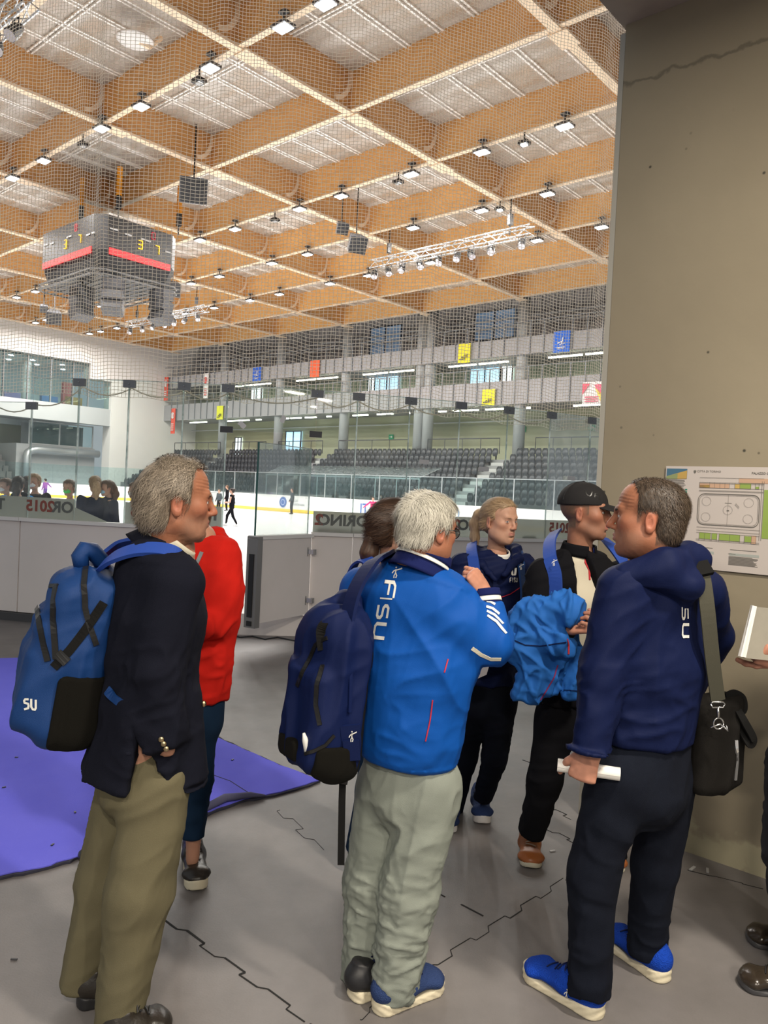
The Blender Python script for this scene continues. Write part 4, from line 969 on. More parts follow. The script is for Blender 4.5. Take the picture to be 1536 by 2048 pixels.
for b in (50.3, 52.6, 54.9): MB().box(*W(A1-.10, b, .62), .1, .06, 1.0, ROTB).build('post', M['mgrey'], root)
# taped notices on the near glass
for (th, z, ang_, w, lab) in ((3.75, 2.36, -.7, .09, 'torn white sticker high on the glass behind the gate'), (18.0, 2.06, 0, .13, 'white torn label on the glass left of centre'), (23.3, 2.02, 0, .15, 'white torn label on the glass above the blonde woman'), (32.6, 1.98, 0, .14, 'white torn label on the glass right of the cap'), (6.8, 2.45, 1.2, .08, 'narrow pale sticker scrap near the top of the glass over the gate')):
    c = AR(th, RR+.055, z); T = (AR(th+1)-AR(th)).normalized(); X = T*math.cos(ang_)+Vector((0, 0, 1))*math.sin(ang_); Z = -T*math.sin(ang_)+Vector((0, 0, 1))*math.cos(ang_)
    if 2.6 < th < 9.3: c.y += 0; 
    poly = [c+X*w/2*a+Z*.028*b for a, b in ((-1, -1), (-.2, -.8), (.1, -1.1), (.95, -.9), (1, .7), (.8, 1), (-.9, 1), (-1.05, .2))]
    o = MB().prism(poly, T.cross(Vector((0, 0, 1))), .0015).build('glass_sticker', M['white'], origin=c); tag(o, lab, 'sticker')

# ================================================================ LOBBY
# blue floor mat
pl = [G(415, 1470), G(480, 1500), G(560, 1535), G(637, 1565), G(560, 1590), G(490, 1602), G(410, 1632), G(330, 1660), G(260, 1690), G(165, 1715), G(90, 1740), G(0, 1757), G(-220, 1800), G(-300, 1500), G(-60, 1322), G(60, 1318), G(200, 1375), G(300, 1420)]
def outline_sub(pl, n, amp, seed):
    rs = random.Random(seed); out = []
    for i in range(len(pl)):
        a, b = pl[i], pl[(i+1) % len(pl)]
        for k in range(n):
            out.append(a.lerp(b, k/n) + Vector((rs.uniform(-1, 1), rs.uniform(-1, 1), 0))*amp)
    return out
root = empty('floor_mat', G(150, 1560)); tag(root, 'large violet-blue felt mat on the grey floor at left', 'mat')
o1 = outline_sub(pl, 6, .006, 3)
M['bluemat'] = mat('blue_felt', (.15, .15, .80), .9, spec=.2, mott=(4, .35, (.19, .19, .85)), bump=(300, .25))
MB().prism([p+Vector((0, 0, .012)) for p in o1], (0, 0, 1), .005).build('felt', M['bluemat'], root)
cm = Vector((0, 0, 0))
for p in pl: cm += p/len(pl)
MB().prism([p+(p-cm).normalized()*.016+Vector((0, 0, .002)) for p in outline_sub(pl, 6, .008, 5)], (0, 0, 1), .01).build('backing', mat('mat_backing', (.03, .03, .05), .9), root)
pts = [G(410, 1628)+Vector((0, 0, .03)), G(450, 1610)+Vector((0, 0, .038)), G(500, 1601)+Vector((0, 0, .03)), G(530, 1598)+Vector((0, 0, .018))]
MB().tube(pts, [.02, .022, .016, .006], 8).build('curled_edge', mat('mat_curl', (.10, .10, .18), .9), root, smooth=True)
mb = MB(); a_ = [G(415, 1552), G(460, 1568), G(505, 1597)]
for i in range(2): mb.bar(a_[i]+Vector((0, 0, .0175)), a_[i+1]+Vector((0, 0, .0175)), .004, .002)
mb.build('seam', bpy.data.materials['mat_backing'], root)
for k, (u, v) in enumerate([(33, 1515), (8, 1575), (105, 1690), (150, 1625), (128, 1487), (52, 1455), (465, 1520)]):
    p = G(u, v, .018); o = MB().box(p.x, p.y, p.z+.002, .018, .008, .004, k*.7).build('rubber_crumb', M['black'], origin=p); tag(o, 'tiny black rubber crumb on the blue mat, %s of the scattered crumbs' % ORD[k], 'crumb', 'crumbs on the mat')
# interlocking mat joints
def joint(pts, w, name='floor_joint'):
    mb = MB(); pts = [Vector(p) for p in pts]
    for i in range(len(pts)-1):
        mb.bar(pts[i]+Vector((0, 0, .0008)), pts[i+1]+Vector((0, 0, .0008)), w if not hasattr(w, '__len__') else w[i], .0016)
    struct(mb.build(name, mat('joint_dark', (.01, .01, .01), .9) if 'joint_dark' not in bpy.data.materials else bpy.data.materials['joint_dark']))
def zig(uv0, uv1, n, amp, w, seed=0):
    a = G(*uv0); b = G(*uv1); d = (b-a)/n; s = Vector((0, 0, 1)).cross(d).normalized(); rs = random.Random(seed); pts = [a]
    for k in range(n):
        sg = amp*(1 if k % 2 else -1)
        pts.append(a+d*(k+.08)+s*sg+d*rs.uniform(-.05, .05)); pts.append(a+d*(k+.95)+s*sg*rs.uniform(.75, 1.1)+d*.12*(1 if k % 2 else -1))
    joint(pts, [w*rs.uniform(.5, 1.3) for _ in pts])
zig((330, 1835), (622, 2048), 7, .011, .007, 1)
zig((622, 2048), (900, 2260), 7, .011, .007, 9)
zig((865, 1930), (1130, 1760), 8, .013, .004, 2)
zig((1130, 1760), (1170, 1735), 2, .01, .003, 4)
zig((1085, 1610), (1150, 1640), 3, .015, .005, 5)
zig((1090, 1655), (1160, 1690), 3, .012, .003, 6)
zig((720, 2040), (760, 2000), 2, .006, .003, 7)
joint([G(858, 1777), G(890, 1794)], .007); joint([G(922, 1809), G(966, 1832)], .008); joint([G(1045, 1520), G(1062, 1526)], .006)
zig((560, 1620), (640, 1700), 4, .02, .0015, 8); zig((1375, 1740), (1536, 1780), 3, .004, .004, 3)
for k, (u, v, s) in enumerate([(28, 1920, .022), (1105, 1703, .03), (1385, 1738, .05), (1415, 1742, .045), (1432, 1722, .02)]):
    p = G(u, v, 0); o = MB().box(p.x, p.y, .003, s, s*.25, .005, .4*k).build('litter_scrap', M['dgrey'] if k in (0, 4) else M['lgrey'], origin=p); tag(o, ['dark scuffed scrap on the floor at lower left', 'grey scrap on the floor right of the tan shoe', 'long pale splinter by the wall foot', 'second pale splinter by the wall foot, touching the first', 'dark chip against the wall foot'][k], 'litter')
pts = [G(455, 1268), G(480, 1276), G(505, 1274), G(530, 1280), G(555, 1276), G(590, 1283), G(620, 1280)]
o = MB().tube([p+Vector((0, 0, .009)) for p in pts], .008, 6).build('floor_cable', M['black'], origin=pts[3]); tag(o, 'thin black cable on the floor in front of the open gate', 'cable')
# plan poster
def wallpt(u, v, off=0.0):
    q = ray(u, v); t = (3.78-off)/(q.dot(UA)); return CAMP+q*t
WN = -UA
root = empty('floor_plan_poster', wallpt(1430, 1040)); tag(root, 'white evacuation plan of the ice palace screwed to the concrete wall', 'poster')
xb0, xb1, zz0, zz1 = 1.495, .70, 1.375, 1.865
def wp(x, z, off): # x metres to the right from the left edge of the poster
    return W(3.78-off, xb0-x, z)
def prect(x0, x1, z0, z1, off, m, name):
    mb = MB(); mb.hexa([wp(x0, z0, off), wp(x1, z0, off), wp(x1, z0, off-.0015), wp(x0, z0, off-.0015), wp(x0, z1, off), wp(x1, z1, off), wp(x1, z1, off-.0015), wp(x0, z1, off-.0015)]); return mb.build(name, m, root)
M['paper'] = mat('poster_paper', (.62, .56, .52), .5); M['pgreen'] = mat('plan_green', (.30, .42, .09), .6); M['porange'] = mat('plan_peach', (.62, .40, .27), .6); M['pyel'] = mat('plan_yellow', (.62, .42, .12), .6); M['pline'] = mat('plan_line', (.16, .15, .13), .6); M['pteal'] = mat('plan_key_green', (.03, .25, .17), .6)
prect(0, .80, zz0, zz1, .012, M['paper'], 'board')
def pin(*a): return prect(*a)
prect(.005, .105, 1.805, 1.853, .0135, mat('plan_picture_sky', (.07, .17, .26), .5), 'picture_sky')
mb = MB(); mb.prism([wp(.005, 1.815, .0145), wp(.105, 1.845, .0145), wp(.105, 1.805, .0145), wp(.06, 1.803, .0145), wp(.005, 1.803, .0145)], -UA, .0006); mb.build('picture_field', mat('plan_picture_orange', (.55, .36, .10), .5), root)
mb = MB(); mb.prism([wp(.005, 1.815, .0152), wp(.06, 1.83, .0152), wp(.06, 1.803, .0152), wp(.005, 1.803, .0152)], -UA, .0006); mb.build('picture_hills', mat('plan_picture_green', (.28, .33, .15), .5), root)
rs = random.Random(4)
def txtlines(x0, x1, z1, z0, dz, w, mb, ragged=.0):
    z = z1
    while z > z0:
        L = (x1-x0)*(1-rs.random()*ragged); c0 = wp(x0, z, .0132); c1 = wp(x0+L, z, .0132); mb.bar(c0, c1, .0006, w); z -= dz
mb = MB()
for (za, zb, xa, xb) in ((1.797, 1.778, .012, .098), (1.774, 1.764, .006, .102)): txtlines(xa, xb, za, zb, .0055, .0022, mb, .2)
for (za, zb, rg) in ((1.752, 1.69, .75), (1.68, 1.666, .1), (1.66, 1.65, .7), (1.637, 1.624, .1), (1.615, 1.59, .5), (1.575, 1.55, .5), (1.53, 1.515, .4), (1.49, 1.47, .6)): txtlines(.012, .088, za, zb, .0048, .0016, mb, rg)
txtlines(.135, .245, 1.478, 1.474, .01, .002, mb); txtlines(.135, .16, 1.456, 1.455, .01, .0022, mb); txtlines(.14, .252, 1.444, 1.405, .0038, .0016, mb, .22)
txtlines(.325, .44, 1.478, 1.474, .01, .002, mb); txtlines(.318, .35, 1.458, 1.457, .01, .0022, mb); txtlines(.32, .45, 1.446, 1.405, .0038, .0016, mb, .22)
txtlines(.52, .63, 1.478, 1.474, .01, .002, mb); txtlines(.52, .65, 1.446, 1.405, .0038, .0016, mb, .22)
mb.build('text_lines', M['pline'], root)
mb = MB()
for k in range(7):
    for x in ((.078, .10) if k < 3 else (.092,)): mb.bar(wp(x, 1.752-.011*k, .0135), wp(x+.010, 1.752-.011*k, .0135), .0008, .006)
mb.bar(wp(.095, 1.49, .0135), wp(.105, 1.49, .0135), .0008, .006); mb.build('key_symbols', M['pteal'], root)
for (x0, x1) in ((.135, .252), (.322, .452)): prect(x0, x1, 1.450, 1.462, .0128, mat('plan_bar_grey', (.42, .45, .42), .6) if 'plan_bar_grey' not in bpy.data.materials else bpy.data.materials['plan_bar_grey'], 'title_bar')
text_on(lambda x, y: wp(.152+x, 1.837+y, .0135), 'CITTA DI TORINO', .0135, M['pline'], 'heading', root)
text_on(lambda x, y: wp(.40+x, 1.832+y, .0135), 'PALAZZO GHIACCIO', .0135, M['pline'], 'heading', root, .0003)
mb = MB(); mb.prism([wp(.137, 1.846, .0135), wp(.137, 1.838, .0135), wp(.1425, 1.831, .0135), wp(.148, 1.838, .0135), wp(.148, 1.846, .0135)], -UA, .0006); mb.build('crest', M['pline'], root)
# rooms
for (x0, x1, z0, z1, m) in ((.168, .305, 1.764, 1.785, 'porange'), (.168, .215, 1.764, 1.777, 'pyel'), (.330, .352, 1.764, 1.785, 'pyel'), (.352, .40, 1.764, 1.788, 'pgreen'), (.346, .49, 1.790, 1.812, 'porange'), (.42, .435, 1.764, 1.775, 'pgreen'),
                            (.18, .232, 1.520, 1.549, 'pgreen'), (.238, .262, 1.520, 1.549, 'pgreen'), (.272, .365, 1.518, 1.549, 'pgreen'), (.385, .415, 1.518, 1.545, 'pgreen'), (.415, .435, 1.512, 1.549, 'porange'), (.458, .52, 1.54, 1.762, 'pgreen'), (.52, .60, 1.52, 1.80, 'porange')):
    prect(x0, x1, z0, z1, .0136, M[m], 'room_colour')
mb = MB()
def ln(x0, z0, x1, z1, w=.0012): mb.bar(wp(x0, z0, .0144), wp(x1, z1, .0144), .0006, w)
def rr(x0, x1, z0, z1, r, w):
    pt = []
    for (cx, cz, s) in ((x1-r, z1-r, 0), (x0+r, z1-r, 1), (x0+r, z0+r, 2), (x1-r, z0+r, 3)):
        for i in range(6): a = (s+i/5)*PI/2; pt.append((cx+r*math.cos(a), cz+r*math.sin(a)))
    for i in range(len(pt)): p, q = pt[i], pt[(i+1) % len(pt)]; ln(p[0], p[1], q[0], q[1], w)
rr(.166, .442, 1.588, 1.736, .03, .0028); rr(.172, .436, 1.594, 1.730, .026, .0010)
for (cx, cz) in ((.205, 1.70), (.395, 1.70), (.205, 1.625), (.395, 1.625), (.304, 1.662)):
    for i in range(14): a, b = 2*PI*i/14, 2*PI*(i+1)/14; ln(cx+.021*math.cos(a), cz+.021*math.sin(a), cx+.021*math.cos(b), cz+.021*math.sin(b), .0006)
ln(.304, 1.59, .304, 1.734, .0006); ln(.30, 1.66, .31, 1.66, .004); ln(.335, 1.69, .352, 1.672, .001); ln(.338, 1.695, .355, 1.677, .001); ln(.29, 1.695, .32, 1.695, .0016)
for z in (1.812, 1.79, 1.764, 1.785, 1.752, 1.748): ln(.168, z, .455, z, .0011)
for z in (1.549, 1.518, 1.56, 1.575, 1.512): ln(.166, z, .45, z, .0011)
for x in (.168, .215, .238, .262, .285, .305, .33, .352, .40, .42, .435): ln(x, 1.764, x, 1.79, .0009)
for x in (.18, .205, .232, .238, .262, .272, .32, .365, .385, .415, .435): ln(x, 1.512, x, 1.549, .0009)
for x in (.448, .456, .52): ln(x, 1.53, x, 1.80, .0011)
mb.build('plan_lines', M['pline'], root)

# lobby strip lamps on the underside of the slab (behind / above the viewpoint)
for k, (x, y) in enumerate([(1.6, 1.0), (-.2, -1.6), (2.6, -2.2), (-2.6, -3.2), (.8, -4.6)]):
    z = 4.08; p = Vector((x, y, z)); root = empty('lobby_lamp', p); tag(root, 'flat white lamp on the concrete lobby soffit, %s from the rink' % ORD[k], 'ceiling light', 'lobby lamps')
    MB().box(x, y, z+.03, 1.2, .30, .06, ROTB).build('housing', M['lgrey'], root)
    MB().box(x, y, z-.005, 1.1, .22, .02, ROTB).build('lens', M['tubew'] if 'tubew' in M else M.setdefault('tubew', mat('lobby_lens', (1, 1, 1), .3, emit=(1, .93, .82), estr=3)), root)
    ld2 = bpy.data.lights.new('lobby_light', 'AREA'); ld2.shape = 'RECTANGLE'; ld2.size = .6; ld2.size_y = .2; ld2.energy = LOBBY_W; ld2.color = (1, .90, .76)
    l = bpy.data.objects.new('lobby_light', ld2); COL.objects.link(l); l.location = (x, y, z-.03); l.rotation_euler = (0, 0, ROTB)
# ================================================================ IMPLICIT SURFACES
def V3(*a): return np.array(a[0] if len(a) == 1 else a, dtype=np.float64)
def nrm(v): v = np.asarray(v, float); return v/np.linalg.norm(v)
def seg(a, b, ra, rb, side=None, ca=None, cb=None):
    """tapered limb with elliptical section; ra/rb scalar or (side, front); ca/cb cap heights"""
    a = V3(a); b = V3(b); ax = b-a; L = np.linalg.norm(ax)
    if L < 1e-6: ax = V3(0, 0, 1.0); L = 1e-6
    else: ax = ax/L
    if side is None: side = (1, 0, 0) if abs(ax[0]) < .8 else (0, 1, 0)
    s = V3(side); s = s-ax*s.dot(ax); s = s/np.linalg.norm(s); f = np.cross(ax, s)
    ra = (ra, ra) if not hasattr(ra, '__len__') else ra; rb = (rb, rb) if not hasattr(rb, '__len__') else rb
    ca = min(ra) if ca is None else ca; cb = min(rb) if cb is None else cb
    def fn(p):
        q = p-a; t = q@ax; u = np.clip(t/L, 0, 1)
        rs = ra[0]+(rb[0]-ra[0])*u; rf = ra[1]+(rb[1]-ra[1])*u
        ov = np.where(t < 0, -t/ca, np.where(t > L, (t-L)/cb, 0))
        x = (q@s)/rs; y = (q@f)/rf
        k = np.sqrt(x*x+y*y+ov*ov)
        return (k-1)*np.minimum(rs, rf)*np.where(ov > 0, np.minimum(1, np.where(t < 0, ca, cb)/np.minimum(rs, rf)), 1)
    return fn
def ell(c, r, X=(1, 0, 0), Y=(0, 1, 0), Z=(0, 0, 1)):
    c = V3(c); A = np.array([nrm(X), nrm(Y), nrm(Z)]); r = V3(r); m = r.min()
    def fn(p):
        q = (p-c)@A.T; k0 = np.sqrt(((q/r)**2).sum(-1)); k1 = np.sqrt(((q/(r*r))**2).sum(-1))+1e-9
        return k0*(k0-1)/k1
    return fn
def rbox(c, hs, r, X=(1, 0, 0), Y=(0, 1, 0), Z=(0, 0, 1), taper=0.0):
    """rounded box; taper narrows x,y towards +z"""
    c = V3(c); A = np.array([nrm(X), nrm(Y), nrm(Z)]); hs = V3(hs)
    def fn(p):
        q = (p-c)@A.T
        if taper:
            s = 1-taper*np.clip(q[:, 2]/hs[2]*.5+.5, 0, 1); q = q/np.stack([s, s, np.ones_like(s)], -1)
        d = np.abs(q)-(hs-r); return np.linalg.norm(np.maximum(d, 0), axis=-1)+np.minimum(d.max(-1), 0)-r
    return fn
def smin(a, b, k):
    if k <= 0: return np.minimum(a, b)
    h = np.maximum(k-np.abs(a-b), 0)/k; return np.minimum(a, b)-h*h*k*.25
def U(fs, k=.02):
    def fn(p):
        d = None
        for f in fs:
            kk = k
            if isinstance(f, tuple): f, kk = f
            e = f(p); d = e if d is None else smin(d, e, kk)
        return d
    return fn
def SUB(f, g, k=.01):
    return lambda p: -smin(-f(p), g(p), k)
def INT(f, g, k=.01):
    return lambda p: -smin(-f(p), -g(p), k)
def half(c, n):
    c = V3(c); n = nrm(n); return lambda p: (p-c)@n
def path(pts, rs, side=None, k=.01, ca=None, cb=None):
    fs = []
    for i in range(len(pts)-1):
        fs.append(seg(pts[i], pts[i+1], rs[i], rs[i+1], side, ca if i == 0 else None, cb if i == len(pts)-2 else None))
    return U(fs, k)
def mesh_sdf(f, lo, hi, h, smooth=0):
    lo = V3(lo); hi = V3(hi); C4 = 4
    nc = np.maximum(np.ceil((hi-lo)/(h*C4)).astype(int), 2)
    H = h*C4
    g = [lo[i]+H*np.arange(nc[i]+1) for i in range(3)]
    X, Y, Z = np.meshgrid(*g, indexing='ij'); D = f(np.stack([X.ravel(), Y.ravel(), Z.ravel()], -1)).reshape(X.shape)
    act = np.zeros(nc, bool)
    mn = np.full(nc, 1e9); sgn = np.zeros(nc)
    for i in (0, 1):
        for j in (0, 1):
            for k in (0, 1):
                d = D[i:nc[0]+i, j:nc[1]+j, k:nc[2]+k]; mn = np.minimum(mn, np.abs(d)); sgn = sgn+np.sign(d)
    act = (mn < H*1.3) | (np.abs(sgn) < 8)
    nf = nc*C4+1
    F = np.full(nf, 1.0)
    # fill sign for inactive
    S = np.where(sgn < 0, -1.0, 1.0)
    Fr = np.repeat(np.repeat(np.repeat(S, C4, 0), C4, 1), C4, 2); F[:-1, :-1, :-1] = Fr
    am = np.zeros(nf, bool)
    ar = np.repeat(np.repeat(np.repeat(act, C4, 0), C4, 1), C4, 2)
    for i in (0, 1):
        for j in (0, 1):
            for k in (0, 1): am[i:nf[0]-1+i, j:nf[1]-1+j, k:nf[2]-1+k] |= ar
    idx = np.argwhere(am)
    for s in range(0, len(idx), 400000):
        ii = idx[s:s+400000]; F[ii[:, 0], ii[:, 1], ii[:, 2]] = f(lo+ii*h)
    B = F < 0
    cnt = np.zeros(nf-1, np.int8)
    for i in (0, 1):
        for j in (0, 1):
            for k in (0, 1): cnt += B[i:nf[0]-1+i, j:nf[1]-1+j, k:nf[2]-1+k]
    ac = np.argwhere((cnt > 0) & (cnt < 8)); N = len(ac)
    if N == 0: return np.zeros((0, 3)), np.zeros((0, 4), int)
    vid = np.full(nf-1, -1, np.int64); vid[ac[:, 0], ac[:, 1], ac[:, 2]] = np.arange(N)
    acc = np.zeros((N, 3)); num = np.zeros(N)
    corners = [(i, j, k) for i in (0, 1) for j in (0, 1) for k in (0, 1)]
    for a in corners:
        for ax in range(3):
            if a[ax] == 1: continue
            b = list(a); b[ax] = 1
            fa = F[ac[:, 0]+a[0], ac[:, 1]+a[1], ac[:, 2]+a[2]]; fb = F[ac[:, 0]+b[0], ac[:, 1]+b[1], ac[:, 2]+b[2]]
            m = (fa < 0) != (fb < 0); t = np.where(m, fa/(fa-fb+1e-30), 0)
            pt = np.zeros((N, 3)); pt[:] = a; pt[:, ax] = t
            acc += pt*m[:, None]; num += m
    V = lo+(ac+acc/num[:, None])*h
    faces = []
    for ax in range(3):
        o = [0, 0, 0]; o[ax] = 1
        A = B[:nf[0]-o[0], :nf[1]-o[1], :nf[2]-o[2]]; Bb = B[o[0]:, o[1]:, o[2]:]
        e = np.argwhere(A != Bb); u, v = (ax+1) % 3, (ax+2) % 3
        e = e[(e[:, u] > 0) & (e[:, v] > 0) & (e[:, u] < nf[u]-1) & (e[:, v] < nf[v]-1)]
        ins = A[e[:, 0], e[:, 1], e[:, 2]]
        q = []
        for (du, dv) in ((-1, -1), (0, -1), (0, 0), (-1, 0)):
            c = e.copy(); c[:, u] += du; c[:, v] += dv; q.append(vid[c[:, 0], c[:, 1], c[:, 2]])
        q = np.stack(q, -1); q[~ins] = q[~ins][:, ::-1]; faces.append(q[(q >= 0).all(1)])
    Fq = np.concatenate(faces)
    for _ in range(smooth): V = lap(V, Fq)
    return V, Fq
def lap(V, Fq, w=.5):
    a = np.concatenate([Fq[:, i] for i in range(4)]); b = np.concatenate([Fq[:, (i+1) % 4] for i in range(4)])
    s = np.zeros_like(V); n = np.zeros(len(V))
    for x, y in ((a, b), (b, a)):
        for c in range(3): s[:, c] += np.bincount(x, V[y, c], len(V))
        n += np.bincount(x, minlength=len(V))
    return V*(1-w)+s/n[:, None]*w
def normals(V, Fq):
    d1 = V[Fq[:, 2]]-V[Fq[:, 0]]; d2 = V[Fq[:, 3]]-V[Fq[:, 1]]; n = np.cross(d1, d2); N = np.zeros_like(V)
    for i in range(4):
        for c in range(3): N[:, c] += np.bincount(Fq[:, i], n[:, c], len(V))
    return N/(np.linalg.norm(N, axis=1)[:, None]+1e-12)
def vnoise(p, seed=0):
    i = np.floor(p).astype(np.int64); f = p-i; f = f*f*(3-2*f); r = 0
    def hsh(x, y, z):
        n = (x*374761393+y*668265263+z*1274126177+seed*974711) & 0x7fffffff; n = ((n ^ (n >> 13))*1274126177) & 0x7fffffff; return ((n ^ (n >> 16)) & 0xffff)/65535.
    for a in (0, 1):
        for b in (0, 1):
            for c in (0, 1):
                w = (f[:, 0] if a else 1-f[:, 0])*(f[:, 1] if b else 1-f[:, 1])*(f[:, 2] if c else 1-f[:, 2]); r = r+w*hsh(i[:, 0]+a, i[:, 1]+b, i[:, 2]+c)
    return r
def folds(p, d, freq, seed=0, squash=.25, warp=.5):
    """ridged folds running along direction d"""
    d = nrm(d); q = p-np.outer(p@d, d)*(1-squash)
    q = q*freq; w = np.stack([vnoise(q*.45+s, seed+s) for s in (11, 23, 37)], -1)-.5
    n = vnoise(q+w*warp*2, seed); r = 1-np.abs(2*n-1); return r*r-.4
def bounds(pts, pad): P_ = np.array(pts, float); return P_.min(0)-pad, P_.max(0)+pad
def cloth(name, f, lo, hi, h, m, parent, fold=(), smooth=1, cols=None):
    """mesh f, displace with folds [(dir, freq, amp, seed, centre|None, radius, squash)]"""
    V, Fq = mesh_sdf(f, lo, hi, h)
    V = lap(V, Fq) if smooth else V
    if len(fold):
        N = normals(V, Fq); d = np.zeros(len(V))
        for (dr, fr, am, sd, c, r, sq) in fold:
            w = 1.0 if c is None else np.exp(-(np.linalg.norm(V-V3(c), axis=1)/r)**2)
            d += 1.55*am*w*folds(V, dr, fr, sd, sq)
        if h < .010: d += .0013*folds(V, (.35, .1, 1), 42, 77, .22)
        V = V+N*d[:, None]
    cc = cols(V) if cols is not None else None
    return mesh_np(name, V, Fq, m, True, parent, cc), V, Fq
def bvh_of(V, Fq): return BVHTree.FromPolygons([tuple(v) for v in V], [tuple(int(i) for i in f) for f in Fq])
def snap(bvh, p, off=.002, maxd=.4):
    loc, n, i, d = bvh.find_nearest(Vector(p), maxd)
    if loc is None: return Vector(p), Vector((0, -1, 0))
    return loc+n*off, n
def strip_on(bvh, pts, w, th, name, m, parent, off=.002, sub=6, mode='near'):
    """flat band lying on a surface, following pts"""
    out = []; ns = []; pts = [Vector(p) for p in pts]
    for i in range(len(pts)-1):
        for k in range(sub):
            q, n = snap(bvh, pts[i].lerp(pts[i+1], k/sub), off); out.append(q); ns.append(n)
    q, n = snap(bvh, pts[-1], off); out.append(q); ns.append(n)
    return MB().ribbon(out, ns, w, th).build(name, m, parent, smooth=False)
def cast(bvh, u, v, off=.0015):
    """surface point seen through a pixel of the photograph (used to seat prints on cloth)"""
    q = ray(u, v).normalized(); loc, n, i, d = bvh.ray_cast(CAMP, q, 20)
    if loc is None: return None
    if n.dot(q) > 0: n = -n
    return loc+n*off
def stroke(mb, pts, w, fn):
    """quad strip with mitred joints in print space; fn maps to a surface point"""
    n = len(pts); L = []; R = []
    for i in range(n):
        if i == 0: d = (pts[1][0]-pts[0][0], pts[1][1]-pts[0][1]); s = 1
        elif i == n-1: d = (pts[-1][0]-pts[-2][0], pts[-1][1]-pts[-2][1]); s = 1
        else:
            a = (pts[i][0]-pts[i-1][0], pts[i][1]-pts[i-1][1]); b = (pts[i+1][0]-pts[i][0], pts[i+1][1]-pts[i][1]); la = math.hypot(*a); lb = math.hypot(*b)
            a = (a[0]/la, a[1]/la); b = (b[0]/lb, b[1]/lb); d = (a[0]+b[0], a[1]+b[1]); s = 1/max(.5, math.sqrt((1+a[0]*b[0]+a[1]*b[1])/2))
        l = math.hypot(*d); nx, ny = -d[1]/l*w/2*s, d[0]/l*w/2*s; L.append((pts[i][0]+nx, pts[i][1]+ny)); R.append((pts[i][0]-nx, pts[i][1]-ny))
    for i in range(n-1):
        k = max(1, int(math.hypot(pts[i+1][0]-pts[i][0], pts[i+1][1]-pts[i][1])/(w*.8)))
        for j in range(k):
            def at_(S_, t): return (S_[i][0]+(S_[i+1][0]-S_[i][0])*t, S_[i][1]+(S_[i+1][1]-S_[i][1])*t)
            q = [fn(*at_(R, j/k)), fn(*at_(R, (j+1)/k)), fn(*at_(L, (j+1)/k)), fn(*at_(L, j/k))]
            if all(x is not None for x in q): mb.quadset(q, [(0, 1, 2, 3)])
LETTER = {  # strokes on a 1 x 1.25 cell (baseline 0)
 'F': [[(.1, 0), (.1, .95), (.3, 1.15), (.95, 1.15)], [(.1, .55), (.8, .55)]],
 'I': [[(.5, 0), (.5, 1.25)]],
 'S': [[(.9, 1.15), (.25, 1.15), (.1, 1.0), (.1, .78), (.25, .64), (.75, .60), (.9, .46), (.9, .22), (.75, .1), (.08, .1)]],
 'U': [[(.1, 1.25), (.1, .25), (.25, .1), (.75, .1), (.9, .25), (.9, 1.25)]],
}
FIG = [[(.5, .62), (.48, .36), (.38, .18), (.40, 0)], [(.5, .38), (.60, .2), (.54, .02)], [(.47, .6), (.3, .5), (.2, .34)], [(.53, .6), (.74, .68), (.92, .74)], [(.5, .66), (.5, .5)]]
def jumper(mb, fn, s=1.0):
    for st in FIG: stroke(mb, [(x*s, y*s) for x, y in st], .085*s, fn)
    stroke(mb, [(.49*s, .74*s), (.51*s, .84*s)], .12*s, fn); stroke(mb, [(.93*s, .72*s), (.95*s, .80*s)], .09*s, fn)

